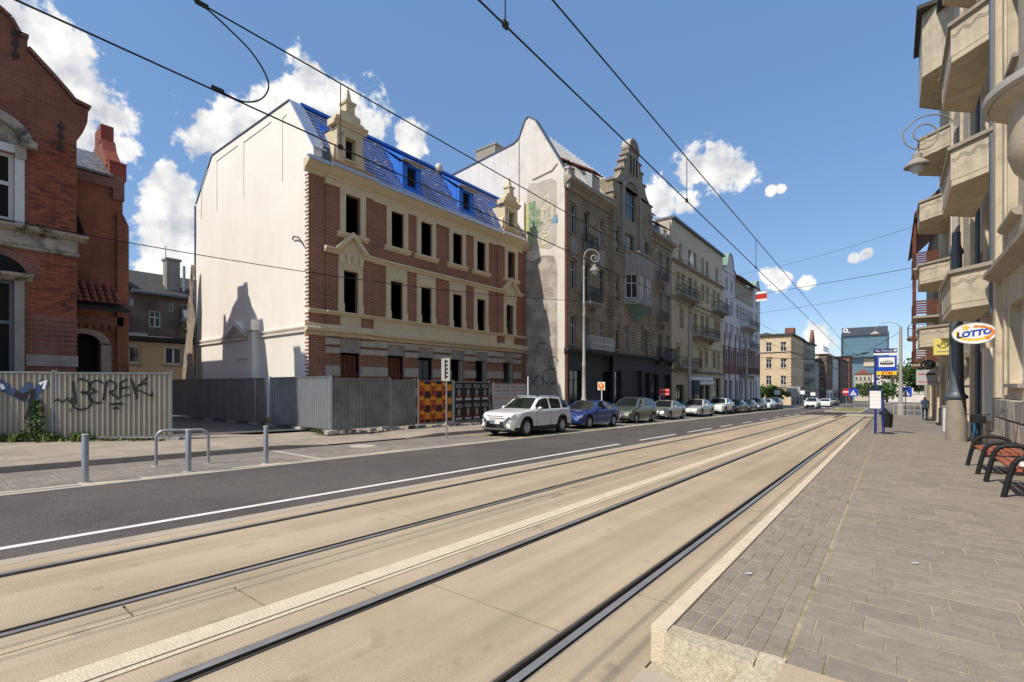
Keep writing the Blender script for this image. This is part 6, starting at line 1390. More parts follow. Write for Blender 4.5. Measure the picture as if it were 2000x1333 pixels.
park(build_car('sedan', PT['black'], 'black sedan parked right behind the pearl crossover', .98), -12.7, 53.3)
park(build_car('lift', PT['dark'], 'dark hatch parked between black sedan and grey car', .95), -12.7, 58.4)
park(build_car('van', PT['grey'], 'grey compact van parked after the dark hatch', .98), -12.6, 63.3)
park(build_car('cross', PT['white'], 'small white crossover parked among dark cars', .95), -12.4, 67.9)
park(build_car('suv', PT['black'], 'black off roader parked last in the row', .98), -12.5, 73.0)
a = park(build_car('suv', PT['pearl'], 'white car driving towards the platform on the far road', 1.), -9.3, 85); a.name = 'driving_car'; del a['group']
a = park(build_car('cross', PT['white'], 'white car seen from behind on the far road', 1.), -9.0, 101, math.pi); a.name = 'driving_car'; del a['group']
a = park(build_car('suv', PT['black'], 'black car following far down the road', 1.), -9.2, 118, math.pi); a.name = 'driving_car'; del a['group']
# ------------------------------------------------------------------ street furniture
for y, lb in ((2.09, 'grey steel bollard standing alone before the graffiti fence'), (3.70, 'grey steel bollard standing in front of the hoop barrier'), (5.26, 'grey steel bollard beside the lowered entrance kerb')):
    x = -11.32; z = gz(y, .01); t = thing('bollard', lb, 'bollard', (x, y, z), group='steel bollards along the kerb')
    m = MB(); m.lathe([(.052, -.02), (.052, .84), (.05, .845)], (x, y, z), 16); m.build('post', 'galv', t, smooth=True)
    m = MB(); m.lathe([(.056, .845), (.056, .862), (.045, .872), (.002, .874)], (x, y, z), 16); m.build('cap', 'lamp_grey', t, smooth=True)
    m = MB(); m.lathe([(.10, .0), (.10, .012), (.05, .014)], (x, y, z), 14); m.build('base_plate', 'kerb', t)
t = thing('hoop_barrier', 'bent grey tube hoop barrier in the parking bay', 'barrier', (-12.45, 3.95, gz(4, .01)))
p0, p1 = Vector((-12.59, 3.50)), Vector((-12.30, 4.42)); e = (p1-p0)
pts = [(p0.x, p0.y, gz(p0.y, -.02))]
for k in range(7): a = R(180-15*k); c = .16; pts.append((p0.x+e.x*.17*(1+math.cos(a)), p0.y+e.y*.17*(1+math.cos(a)), gz(p0.y, .62)+.17*math.sin(a)))
for k in range(7): a = R(90-15*k); pts.append((p1.x-e.x*.17*(1-math.cos(a)), p1.y-e.y*.17*(1-math.cos(a)), gz(p1.y, .62)+.17*math.sin(a)))
pts.append((p1.x, p1.y, gz(p1.y, -.02)))
m = MB(); m.tube(pts, .03, 10); m.build('tube', 'galv', t, smooth=True)
for p in (p0, p1): m = MB(); m.lathe([(.09, .0), (.09, .012), (.03, .014)], (p.x, p.y, gz(p.y, .01)), 12); m.build('base_plate', 'kerb', t)
# road signs
def pole(t, x, y, z, h, r_=.03, mt='galv'): m = MB(); m.tube([(x, y, z-.03), (x, y, z+h)], r_, 10); return m.build('pole', mt, t, smooth=True)
def plate(t, x, y, z0, z1, w, mt, nm='sign_plate', th=.02, dy=-.05): m = MB(); m.box(x-w/2, x+w/2, y+dy-th, y+dy, z0, z1); return m.build(nm, mt, t)
x, y = -12.94, 12.58; z = gz(y, .01); t = thing('road_sign', 'back of a pale grey route sign on a thin pole before the KSU posters', 'sign', (x, y, z)); pole(t, x, y, z, 2.98)
b = plate(t, x, y, z+2.12, z+2.96, .44, 'lamp_grey', dy=-.03)
m = MB(); m.box(x-.03, x+.03, y-.066, y-.05, z+2.2, z+2.9)
for k in range(5): m.box(x+.03, x+.13, y-.066, y-.052, z+2.26+k*.14, z+2.31+k*.14)
m.build('symbol', 'iron', b)
x, y = -13.9, 19.0; z = gz(y, .13); t = thing('slim_pole', 'slim pale pole rising in front of the pale posters', 'pole', (x, y, z)); pole(t, x, y, z, 2.4, .03, 'white_plastic')
x, y = -14.2, 27.2; z = gz(y, .13); t = thing('parking_sign', 'orange lettered parking ticket sign on a pale pole beside the tall lamp', 'sign', (x, y, z)); pole(t, x, y, z, 2.3, .035, 'white_plastic')
b = plate(t, x, y, z+1.85, z+2.35, .5, 'white_plastic'); m = MB(); m.lathe([(.002, -.085), (.21, -.085), (.21, -.072)], (x, y, z+2.1), 20, axis='y'); d = m.build('disc', 'orange', b); lettering('P', .3, FY(y-.088), x, z+2.1, 0, 'white_plastic', b)
x, y = -14.2, 36.8; z = gz(y, .13); t = thing('shop_flag_sign', 'small dark red sign on a white pole by the dark shop fronts', 'sign', (x, y, z)); pole(t, x, y, z, 2.0, .04, 'white_plastic'); b = plate(t, x+.4, y, z+1.55, z+2.1, .8, 'red'); m = MB(); m.box(x+.1, x+.75, y-.078, y-.071, z+1.65, z+1.7); m.box(x+.1, x+.75, y-.078, y-.071, z+1.95, z+2.0); m.build('border', 'white_plastic', b)
x, y = -14.2, 45.5; z = gz(y, .13); t = thing('road_sign', 'grey back of a tall road sign near the cream tenement', 'sign', (x, y, z)); pole(t, x, y, z, 3.0, .04); plate(t, x, y, z+1.7, z+3.0, .9, 'dark_zinc')
for i, (x, y, h, w, lb) in enumerate(((-13.8, 84, 2.6, .8, 'white square road sign by the side street corner'), (-13.6, 98, 3.4, 2.2, 'large grey board sign before the beige corner house'), (-13.0, 104, 2.8, .9, 'white sign past the grey board sign'), (-13.0, 120, 2.6, .9, 'white sign in front of grey terrace house'))):
    z = gz(y, .1); t = thing('road_sign', lb, 'sign', (x, y, z)); pole(t, x, y, z, h, .04); plate(t, x, y, z+h-(.7 if w < 1 else 1.8), z+h, w, 'white_plastic' if w < 1 else 'lamp_grey')
def crossing(x, y, lb, h=2.7):
    z = gz(y, .1); t = thing('crossing_sign', lb, 'sign', (x, y, z)); pole(t, x, y, z, h, .04); b = plate(t, x, y, z+h-.95, z+h, .95, 'blue'); m = MB(); F = FY(y-.072); m.fprism(F, [(x-.33, z+h-.8), (x+.33, z+h-.8), (x, z+h-.17)], 0, .01); m.build('triangle', 'white_plastic', b)
    m = MB(); m.fb(F, x-.03, x+.04, z+h-.62, z+h-.40, .011, .016); m.fprism(F, [(x-.12, z+h-.76), (x-.06, z+h-.76), (x+.03, z+h-.6), (x-.03, z+h-.6)], .011, .016); m.fprism(F, [(x+.1, z+h-.76), (x+.15, z+h-.76), (x+.05, z+h-.6), (x, z+h-.6)], .011, .016); m.build('walker', 'iron', b)
crossing(-3.6, 72, 'blue pedestrian crossing sign standing on the traffic island'); crossing(1.15, 62, 'blue pedestrian crossing sign at the pavement edge past the stop')
x, y = -5.0, 84; z = gz(y, .1); t = thing('no_entry_sign', 'red no entry sign with white bar on the traffic island', 'sign', (x, y, z)); pole(t, x, y, z, 2.9, .05); m = MB(); m.lathe([(.002, -.09), (.52, -.09), (.52, -.07)], (x, y, z+2.4), 22, axis='y'); b = m.build('disc', 'red', t); m = MB(); m.box(x-.4, x+.4, y-.1, y-.091, z+2.3, z+2.5); m.build('bar', 'white_plastic', b)
# traffic island and railings
m = MB(); slope_sheet(m, -6.2, -2.6, 68, 92, .12, .2); m.build('traffic_island', 'kerb', kind='structure')
m = MB(); slope_sheet(m, -6.0, -2.8, 68.3, 91.7, .13); m.build('island_grass', 'leaf_dry', kind='structure')
for i, (x0, y0, x1, y1, lb) in enumerate(((-3.2, 66, .3, 66, 'low grey tube railing across the island tip'), (.2, 58, 2.2, 58, 'grey tube railing at the corner past the tram stop'), (-1.2, 70, 1.8, 76, 'grey tube railing guarding the crossing ramp'), (-2.4, 78, .8, 80, 'far grey tube railing by the crossing'))):
    z = gz((y0+y1)/2, .06); t = thing('railing', lb, 'railing', (x0, y0, z)); n = 5; m = MB()
    m.tube([(x0, y0, z+1.05), (x1, y1, z+1.05)], .03, 8); m.tube([(x0, y0, z+.55), (x1, y1, z+.55)], .02, 8); m.build('rail', 'lamp_grey', t)
    for k in range(n): f = k/(n-1); q = MB(); q.tube([(x0+(x1-x0)*f, y0+(y1-y0)*f, z-.05), (x0+(x1-x0)*f, y0+(y1-y0)*f, z+1.05)], .025, 8); q.build('post', 'lamp_grey', t)
# tram stop
y = 24.9; z = gz(y, PD); x = -.50
t = thing('tram_stop_sign', 'blue tram stop sign on navy posts with timetable and yellow strip', 'stop sign', (x, y, z))
m = MB(); m.box(x-.045, x+.045, y-.04, y+.04, z, z+3.45); m.build('post', 'navy', t); m = MB(); m.box(x+.22, x+.29, y-.03, y+.03, z, z+1.5); m.build('post', 'navy', t)
F = FY(y-.06)
m = MB(); m.fb(F, -.56, .20, 3.04, 3.21, -.1, 0); h_ = m.build('header', 'navy', t); lettering('Plac Wolności', .105, F, -.2, 3.125, .002, 'white_plastic', h_, .95); m = MB(); m.fb(F, .10, .18, 3.09, 3.17, .001, .004); m.build('number_box', 'white_plastic', h_)
m = MB(); m.fb(F, -.56, .20, 2.96, 3.035, -.08, -.004); m.build('header_strip', 'white_plastic', t)
m = MB(); m.fb(F, -.46, .19, 2.30, 2.92, -.08, 0); pn = m.build('panel', 'blue', t); m = MB(); m.fb(F, -.46, .19, 2.15, 2.295, -.08, 0); ys = m.build('yellow_strip', 'yellow', t); lettering('ZTM', .14, F, -.13, 2.22, .002, 'red', ys, 1.25, bold=.03)
m = MB(); m.fb(F, -.39, .12, 2.47, 2.85, .001, .004); wq = m.build('pictogram_field', 'white_plastic', pn)
m = MB(); m.fprism(F, [(-.36, 2.58), (.09, 2.58), (.07, 2.66), (.02, 2.70), (-.29, 2.70), (-.34, 2.66)], .004, .007); m.fb(F, -.33, .06, 2.55, 2.57, .004, .006); m.fprism(F, [(-.19, 2.70), (-.10, 2.76), (-.01, 2.70), (-.03, 2.70), (-.10, 2.745), (-.17, 2.70)], .004, .007); m.build('tram_pictogram', 'iron', wq)
m = MB()
for k in range(5): m.fb(F, -.30+k*.07, -.25+k*.07, 2.63, 2.68, .007, .009)
m.build('pictogram_windows', 'white_plastic', wq)
m = MB(); m.fb(F, -.72, -.29, .74, 1.60, -.05, 0); tt = m.build('timetable_case', 'navy', t); m = MB(); m.fb(F, -.69, -.32, .77, 1.49, .001, .005); sh = m.build('timetable_sheet', 'white_plastic', tt)
m = MB()
for k in range(4): m.fb(F, -.68, -.33, .92+k*.16, .925+k*.16, .005, .007)
m.fb(F, -.66, -.36, 1.52, 1.57, .001, .004)
m.build('timetable_line', 'iron', sh)
t = thing('litter_bin', 'black litter bin hung beside the tram stop post', 'bin', (-.12, 25.0, gz(25, PD)))
zz = gz(25, PD); m = MB(); m.lathe([(.02, .28), (.17, .28), (.2, .82), (.17, .82), (.15, .34)], (-.12, 25.05, zz), 16); m.build('bucket', 'black', t, smooth=True); m = MB(); m.box(-.26, -.20, 25.0, 25.06, zz, zz+1.2); m.build('post', 'iron', t); m = MB(); m.lathe([(.19, .80), (.21, .84), (.08, .98), (.07, 1.05), (.002, 1.06)], (-.2, 25.05, zz), 14); m.build('hood', 'black', t, smooth=True)
# benches
def bench(y0, y1, lb):
    z = gz((y0+y1)/2, PD); t = thing('bench', lb, 'bench', (1.6, (y0+y1)/2, z), group='benches on the platform')
    for y in (y0, y1):
        pts = [(1.34, y, z-.01), (1.40, y, z+.30), (1.45, y, z+.52), (1.50, y, z+.60), (1.58, y, z+.645), (1.70, y, z+.655), (1.88, y, z+.64), (1.98, y, z+.59), (2.03, y, z+.50), (2.05, y, z+.40), (2.06, y, z-.01)]
        m = MB(); m.tube(pts, .038, 10); a = m.build('leg', 'black', t, smooth=True)
        m = MB(); m.box(1.40, 2.05, y-.02, y+.02, z+.36, z+.41); m.build('seat_support', 'black', a)
    for k in range(5):
        x = 1.45+k*.12; m = MB(); m.box(x, x+.10, y0+.03, y1-.03, z+.412+k*.004, z+.45+k*.004); m.build('slat', 'slat_red', t)
m_('slat_red', (.34, .105, .055), .55, .25, 5, .1, 30)
bench(10.37, 12.07, 'red brown slatted bench with black tube arms next to the graffiti plinth'); bench(13.18, 14.72, 'red brown slatted bench with black tube arms nearer the bicycle')
tag(MB().box(1.55, 1.68, 10.6, 10.72, gz(10.6, PD)+.46, gz(10.6, PD)+.52).build('paper_cup_litter', 'white_plastic'), 'crumpled white litter left on the bench seat', 'litter')
# bicycle
by = 19.9; bz = gz(by, PD); t = thing('bicycle', 'blue bicycle leaning between wall and lamp column', 'bicycle', (2.03, by, bz))
for y in (by-.05, by+1.0):
    m = MB(); m.lathe([(.31, -.02), (.345, -.02), (.345, .02), (.31, .02), (.31, -.02)], (2.03, y, bz+.345), 28, axis='x'); w = m.build('wheel', 'rubber', t, smooth=True)
    m = MB()
    for k in range(12): an = k*math.pi/6; m.tube([(2.03, y, bz+.345), (2.03, y+.31*math.cos(an), bz+.345+.31*math.sin(an))], .003, 4)
    m.lathe([(.03, -.04), (.03, .04)], (2.03, y, bz+.345), 10, axis='x'); m.build('spokes', 'chrome', w)
A = {'f': (2.03, by-.05, bz+.345), 'r': (2.03, by+1.0, bz+.345), 'bb': (2.03, by+.55, bz+.29), 'st': (2.03, by+.68, bz+.85), 'h1': (2.03, by+.10, bz+.88), 'h0': (2.03, by+.06, bz+.70)}
m_('bike_blue', (.015, .14, .26), .4, .1, 4, 0)
m = MB()
for a, b in (('bb', 'st'), ('bb', 'h0'), ('st', 'h1'), ('bb', 'r'), ('st', 'r'), ('h0', 'f'), ('h0', 'h1')): m.tube([A[a], A[b]], .02, 8)
m.build('frame', 'bike_blue', t)
m = MB(); m.tube([(2.03, by+.10, bz+.88), (2.03, by+.10, bz+1.0)], .014, 8); m.tube([(1.74, by+.2, bz+1.02), (1.83, by+.08, bz+1.02), (2.03, by+.08, bz+1.0), (2.22, by+.08, bz+1.02), (2.32, by+.2, bz+1.02)], .014, 8); m.build('handlebar', 'iron', t)
m = MB(); m.box(1.86, 2.2, by-.22, by+.06, bz+.78, bz+.98); m.build('basket', 'black', t)
m = MB(); m.add([(1.96, by+.84, bz+.93), (2.10, by+.84, bz+.93), (2.05, by+.58, bz+.93), (2.01, by+.58, bz+.93), (1.97, by+.84, bz+.99), (2.09, by+.84, bz+.99), (2.045, by+.58, bz+.965), (2.015, by+.58, bz+.965)], [(0,3,2,1),(4,5,6,7),(0,1,5,4),(1,2,6,5),(2,3,7,6),(3,0,4,7)]); m.tube([(2.03, by+.68, bz+.85), (2.03, by+.70, bz+.94)], .013, 6); m.build('saddle', 'black', t)
# lamp posts
def curl(c, r0, turns, F, n=40, grow=.72, start=180):
    pts = []
    for i in range(n+1):
        f = i/n; a = R(start)-turns*2*math.pi*f; r_ = r0*(1-grow*f); pts.append(F(c[0]+r_*math.cos(a), c[1]+r_*math.sin(a)))
    return pts
x, y = -14.3, 25.15; z = gz(y, .13)
t = thing('curled_lamp_post', 'tall pale grey lamp post with curled top before the grey tenement', 'lamp post', (x, y, z))
m = MB(); m.lathe([(0.208, -.02), (0.208, .25), (0.160, .35), (0.152, 1.1), (0.184, 1.16), (0.184, 1.26), (0.120, 1.4), (0.100, 3.2), (0.120, 3.25), (0.120, 3.35), (0.088, 3.5), (0.080, 6.2), (0.096, 6.25), (0.096, 6.33), (0.068, 6.4), (0.060, 8.95), (0.072, 9.00), (0.072, 9.08), (0.040, 9.15)], (x, y, z), 16); m.build('column', 'lamp_grey', t, smooth=True)
ex = Vector((math.cos(R(38)), math.sin(R(38)), 0)); Fp_ = lambda a, b: (x+ex.x*a, y+ex.y*a, z+b)
pp = [Fp_(0, 9.10), Fp_(0, 9.65)]+[Fp_(.45+.45*math.cos(R(a)), 9.70+.45*math.sin(R(a))) for a in range(170, -20, -20)]
cx, cy_ = .62, 9.65
for i in range(26): f = i/25; a = R(-10)-f*R(430); r_ = .28*(1-.75*f); pp.append(Fp_(cx+r_*math.cos(a), cy_+r_*math.sin(a)))
m = MB(); m.tube(pp, .032, 8); m.build('scroll_arm', 'lamp_grey', t, smooth=True)
lx, ly = Fp_(.62, 0)[:2]; m = MB(); m.lathe([(.02, 9.33), (.05, 9.25), (.11, 9.21), (.12, 9.11), (.22, 9.01), (.30, 8.89), (.30, 8.85), (.22, 8.85)], (lx, ly, z), 18); m.build('lamp_shade', 'stone_grey', t, smooth=True); m = MB(); m.lathe([(.2, 8.85), (.19, 8.75), (.1, 8.67), (.002, 8.65)], (lx, ly, z), 14); m.build('lamp_glass', 'lamp_glass', t, smooth=True)
x, y = 1.80, 22.9; z = gz(y, PD)
t = thing('lamp_column', 'stout dark grey column with stone foot and scroll lamp between balconies', 'lamp post', (x, y, z))
m = MB(); m.lathe([(.29, -.02), (.29, .75), (.28, .8), (.255, 1.45), (.24, 1.5)], (x, y, z), 24); m.build('stone_foot', 'kerb_dark', t, smooth=True)
m = MB(); m.lathe([(.28, 1.48), (.32, 1.52), (.32, 1.58), (.24, 1.66), (.22, 1.72), (.20, 2.0), (.185, 4.0), (.16, 6.2), (.16, 6.5)], (x, y, z), 24); m.lathe([(.16, 6.5), (.20, 6.55), (.20, 6.65), (.15, 6.75), (.12, 6.9), (.12, 7.3)], (x, y, z), 20); m.build('column', 'dark_zinc', t, smooth=True)
m = MB(); m.lathe([(.10, 7.3), (.09, 9.0), (.07, 11.0)], (x, y, z), 16); m.build('upper_shaft', 'lamp_grey', t, smooth=True)
ex = Vector((-.86, -.35, 0)).normalized(); Fp2 = lambda a, b: (x+ex.x*a, y+ex.y*a, z+b)
pp = [Fp2(0, 10.22), Fp2(.02, 10.82)]+[Fp2(.75+.75*math.cos(R(a)), 10.92+.62*math.sin(R(a))) for a in range(160, 20, -15)]
for i in range(30): f = i/29; a = R(20)-f*R(560); r_ = .62*(1-.80*f); pp.append(Fp2(.98+r_*math.cos(a), 10.87+r_*math.sin(a)))
m = MB(); m.tube(pp, .026, 8); m.build('scroll_arm', 'stone_grey', t, smooth=True)
lx, ly = Fp2(1.15, 0)[:2]; m = MB(); m.lathe([(.03, 10.34), (.06, 10.24), (.14, 10.18), (.155, 10.02), (.28, 9.90), (.38, 9.80), (.38, 9.75), (.25, 9.76)], (lx, ly, z), 22); m.build('lamp_shade', 'stone_grey', t, smooth=True); m = MB(); m.lathe([(.22, 9.76), (.21, 9.64), (.12, 9.54), (.002, 9.50)], (lx, ly, z), 18); m.build('lamp_glass', 'lamp_glass', t, smooth=True)
def mast(x, y, h, lb, arm=True):
    z = gz(y, .1); t = thing('catenary_mast', lb, 'mast', (x, y, z), group='catenary masts past the stop')
    m = MB(); m.lathe([(.3, -.05), (.3, .9), (.17, 1.0), (.12, h)], (x, y, z), 14); m.build('column', 'lamp_grey', t, smooth=True)
    if arm:
        m = MB(); m.tube([(x, y, z+h-.3)]+[(x-1.0+1.0*math.cos(R(a)), y, z+h-.3+.8*math.sin(R(a))) for a in range(10, 181, 20)], .03, 6); m.build('scroll_arm', 'lamp_grey', t)
        m = MB(); m.lathe([(.03, .2), (.18, .1), (.42, -.08), (.42, -.14), (.2, -.35), (.002, -.4)], (x-2.0, y, z+h-.5), 14); m.build('lamp_shade', 'lamp_grey', t, smooth=True)
mast(.75, 60.5, 8.6, 'pale grey catenary mast with scroll lamp beyond the tram stop'); mast(2.9, 66, 8.2, 'slim grey catenary mast behind the crossing sign', False); mast(-14.4, 44.5, 9.0, 'dark catenary mast by the cream tenement', False); mast(-14.4, 66.5, 9.0, 'dark catenary mast before the white red tenement', False)
# shop signs on the right
def hang_sign(nm, lb, x0, x1, y, z0, z1, mt, xw=2.5):
    t = thing(nm, lb, 'sign', ((x0+x1)/2, y, z0)); m = MB(); m.box(x0, x1, y-.06, y+.06, z0, z1); p = m.build('panel', mt, t); m = MB(); m.box(x1-.02, xw, y-.02, y+.02, z1-.16, z1-.1); m.box(x1-.02, xw, y-.02, y+.02, z0+.1, z0+.16); m.build('bracket', 'galv', t); return t, p
yl = 17.35; t = thing('lotto_sign', 'white oval LOTTO lightbox with orange swoosh and stars', 'sign', (1.72, yl, 2.8)); F = FY(yl-.07); c, cz = 1.70, 3.07
m = MB(); m.fprism(F, arc(c, cz, .425, .275, 0, 360, 36)[:-1], -.14, 0); p = m.build('oval_panel', 'white_plastic', t); m = MB(); m.fprism(F, arc(c, cz, .435, .285, 0, 360, 36)+arc(c, cz, .425, .275, 360, 0, 36), -.15, .012); m.build('rim', 'galv', t)
lettering('LOTTO', .20, F, c+.0, cz-.01, .002, 'lotto_blue' if 'lotto_blue' in MT else 'blue', p, 1.0, .22, rot=R(8), bold=.055)
a = arc(c, cz, .33, .17, 160, 335, 18); ribbon(F, [a], .055, .004).build('swoosh', 'yellow', p, fix=False); ribbon(F, [arc(c+.02, cz+.01, .34, .16, 95, -35, 14)], .05, .0045).build('swoosh', 'orange', p, fix=False)
for sx_, sz_, sr, sm in ((c-.16, cz+.15, .095, 'yellow'), (c+.26, cz-.13, .07, 'orange')):
    q = MB(); q.fprism(F, [(sx_+sr*(1 if k % 2 == 0 else .42)*math.sin(R(36*k+8)), sz_+sr*(1 if k % 2 == 0 else .42)*math.cos(R(36*k+8))) for k in range(10)], .003, .007); q.build('star', sm, p)
m = MB(); m.box(2.12, 2.25, yl-.05, yl+.05, 3.0, 3.12); m.build('bracket', 'white_plastic', t)
t, p = hang_sign('yellow_shop_sign', 'yellow shop sign with black lotus emblem beside the lamp column', 1.42, 2.1, 27.2, 3.0, 3.7, 'poster_amber_pale' if False else 'stucco'); p.data.materials[0] = mat('sign_yellow', (.70, .58, .16), .5, .05, 3, 0)
F = FY(27.2-.062); ribbon(F, [arc(1.72, 3.44, .17, .15, 180, 360, 12), [(1.55, 3.44), (1.62, 3.38), (1.72, 3.48), (1.82, 3.38), (1.89, 3.44)], [(1.66, 3.46), (1.72, 3.58), (1.78, 3.46)]], .03, .003).build('lotus_emblem', 'iron', p, fix=False); m = MB(); m.fb(F, 1.52, 1.95, 3.12, 3.16, .001, .004); m.build('lettering_line', 'stucco_old', p)
y = 36.2; t = thing('round_shop_sign', 'black round shop sign on a wall bracket', 'sign', (1.65, y, 2.6)); m = MB(); m.fprism(FY(y), arc(1.66, 2.9, .34, .27, 0, 360, 24)[:-1], -.05, .05); p = m.build('disc', 'black', t); m = MB(); m.box(1.9, 2.5, y-.02, y+.02, 2.86, 2.92); m.build('bracket', 'galv', t); ribbon(FY(y-.052), [arc(1.66, 2.9, .2, .15, 30, 300, 12), [(1.55, 2.85), (1.78, 2.95)]], .04, .003).build('emblem', 'lamp_grey', p, fix=False)
t, p = hang_sign('shop_board', 'pale grey shop board with red stripe near the downpipe', 1.27, 2.3, 40.2, 1.75, 2.7, 'poster_grey'); m = MB(); F = FY(40.138); m.fb(F, 1.35, 2.2, 1.92, 1.97, .001, .004); m.fb(F, 1.4, 1.7, 2.4, 2.48, .001, .004); m.build('red_line', 'red', p); m = MB(); m.fb(F, 1.75, 2.2, 2.38, 2.5, .001, .004); m.build('lettering_line', 'iron', p)
t = thing('utility_cabinet', 'white graffiti tagged utility cabinet by the shop wall', 'cabinet', (2.2, 31, gz(31, .2))); zz = gz(31, .15); m = MB(); m.box(1.95, 2.48, 30.7, 31.4, zz, zz+1.15); c_ = m.build('box', 'window_white', t); m = MB(); m.box(1.92, 2.5, 30.66, 31.44, zz+1.15, zz+1.2); m.build('lid', 'lamp_grey', t); ribbon(FY(30.695), [[(2.05, zz+.8), (2.35, zz+.82)], [(2.25, zz+.8), (2.3, zz+.5), (2.15, zz+.65)]], .05, .002).build('graffiti', 'paint_black', c_, fix=False)
# a passer-by far along the right pavement
def person(x, y, lb, top, leg, hair):
    z = gz(y, .1); t = thing('person', lb, 'person', (x, y, z), local=True)
    V = [(0, 0, .95), (0, 0, 1.15), (0, 0, 1.38), (0, 0, 1.48), (0, -.01, 1.60), (0, -.01, 1.72), (-.19, 0, 1.40), (-.23, .03, 1.12), (-.22, -.06, .90), (-.21, -.09, .80), (.19, 0, 1.40), (.23, .03, 1.12), (.22, -.06, .90), (.21, -.09, .80), (-.10, 0, .90), (-.11, -.02, .50), (-.11, .04, .09), (-.11, -.12, .04), (.10, 0, .90), (.11, .06, .50), (.11, .12, .09), (.11, -.03, .04)]
    E_ = [(0, 1), (1, 2), (2, 3), (3, 4), (4, 5), (2, 6), (6, 7), (7, 8), (8, 9), (2, 10), (10, 11), (11, 12), (12, 13), (0, 14), (14, 15), (15, 16), (16, 17), (0, 18), (18, 19), (19, 20), (20, 21)]
    rad = [.15, .14, .16, .06, .09, .085, .07, .05, .038, .035, .07, .05, .038, .035, .095, .065, .045, .04, .095, .065, .045, .04]
    me = bpy.data.meshes.new('body'); me.from_pydata(V, E_, []); o = bpy.data.objects.new('body', me); COL.objects.link(o); o.parent = t
    sk = o.modifiers.new('s', 'SKIN'); 
    for i, v in enumerate(me.skin_vertices[0].data): v.radius = (rad[i], rad[i]*.8 if i < 3 else rad[i]); v.use_root = i == 0
    o.modifiers.new('d', 'SUBSURF').levels = 1
    dg = bpy.context.evaluated_depsgraph_get(); nm = bpy.data.meshes.new_from_object(o.evaluated_get(dg)); bpy.data.objects.remove(o)
    for q in (top, leg, 'skin', hair): nm.materials.append(MT[q])
    for p in nm.polygons:
        c = p.center; p.use_smooth = True
        p.material_index = 3 if (c.z > 1.68 or (c.z > 1.54 and c.y > .03)) else 2 if (c.z > 1.46 or (abs(c.x) > .17 and c.z < 1.1)) else 0 if c.z > .92 else 1
    link('body', nm, t); return t
m_('skin', (.45, .27, .19), .6, .1, 5, 0); m_('shirt_blue', (.30, .40, .50), .8, .1, 5, 0); m_('jeans', (.05, .07, .13), .85, .1, 5, 0); m_('hair_dark', (.03, .02, .015), .7, .1, 5, 0)
person(2.0, 47.5, 'person in light blue top standing by the shop past the board sign', 'shirt_blue', 'jeans', 'hair_dark')
# manhole covers
for i, (x, y, dz) in enumerate(((-12.9, 8.9, .012),)):
    m = MB(); m.lathe([(.002, .006), (.33, .006), (.34, .0), (.42, .0), (.42, -.02)], (x, y, gz(y, dz)), 24); tag(m.build('manhole_cover', 'kerb_dark' if i else 'kerb'), ('pale ringed manhole cover in the lowered entrance', 'dark manhole cover in the asphalt lane')[i], 'manhole')
# ------------------------------------------------------------------ overhead line
def wire(nm, lb, pts, r_=.012, cat='wire', group=None, sag=0.):
    if sag:
        a, b = Vector(pts[0]), Vector(pts[-1]); pts = [tuple(a.lerp(b, i/16)-Vector((0, 0, 4*sag*(i/16)*(1-i/16)))) for i in range(17)]
    m = MB(); m.tube(pts, r_, 6); return tag(m.build(nm, 'wire'), lb, cat, group)
yy = [-14, 0, 14, 28, 42, 49]
def bend(xb, h): return [(xb, y, gz(y, h)) for y in yy]+[(xb+(20)*(1-math.cos(R(a))), 49+20*math.sin(R(a)), gz(49+20*math.sin(R(a)), h)) for a in (12, 24, 36, 50)]
wire('contact_wire', 'contact wire over the track beside the platform', bend(-2.5, 4.73), .0085)
wire('messenger_wire', 'messenger wire above the contact wire beside the platform', bend(-2.5, 5.40), .009)
wire('contact_wire', 'contact wire over the track beside the road', [(-5.6, y, gz(y, 4.85)) for y in yy+[60, 90, 140]], .009)
wire('messenger_wire', 'messenger wire over the track beside the road', [(-5.6, y, gz(y, 5.68)) for y in yy+[60, 90, 140]], .009)
for i, (x, y, h0, h1) in enumerate(((-5.6, 3.55, 4.85, 5.68), (-2.5, 3.1, 4.73, 5.4), (-2.5, 7.6, 4.73, 5.4), (-2.5, 12.5, 4.73, 5.4), (-5.6, 12, 4.85, 5.68), (-5.6, 20, 4.85, 5.68))):
    t = thing('dropper', ('dropper wire with clamp near the curled jumper cable', 'dropper wire with clamp above the tactile strip', 'dropper wire seen against the small cloud', 'dropper wire before the cream tenement', 'dropper wire over the road side track by the posters', 'dropper wire over the road side track by the curled lamp')[i], 'wire', (x, y, gz(y, h0)))
    m = MB(); m.tube([(x, y, gz(y, h0)), (x, y, gz(y, h1))], .006, 5); m.build('strand', 'wire', t); m = MB(); m.box(x-.013, x+.013, y-.03, y+.03, gz(y, h0)-.02, gz(y, h0)+.035); m.build('clamp', 'iron', t)
jp = [(-5.6, 1.95, gz(2, 5.68)), (-5.62, 2.15, gz(2, 5.62)), (-5.6, 2.45, gz(2, 5.45)), (-5.58, 2.62, gz(2, 5.2)), (-5.58, 2.55, gz(2, 4.98)), (-5.6, 2.35, gz(2, 4.86)), (-5.6, 2.1, gz(2, 4.87))]
def smooth(P, n=5):
    P = [Vector(p) for p in P]; out = []
    for i in range(len(P)-1):
        a, b, c, d = P[max(i-1, 0)], P[i], P[i+1], P[min(i+2, len(P)-1)]
        for k in range(n):
            t = k/n; out.append(tuple(.5*((2*b)+(-a+c)*t+(2*a-5*b+4*c-d)*t*t+(-a+3*b-3*c+d)*t**3)))
    return out+[tuple(P[-1])]
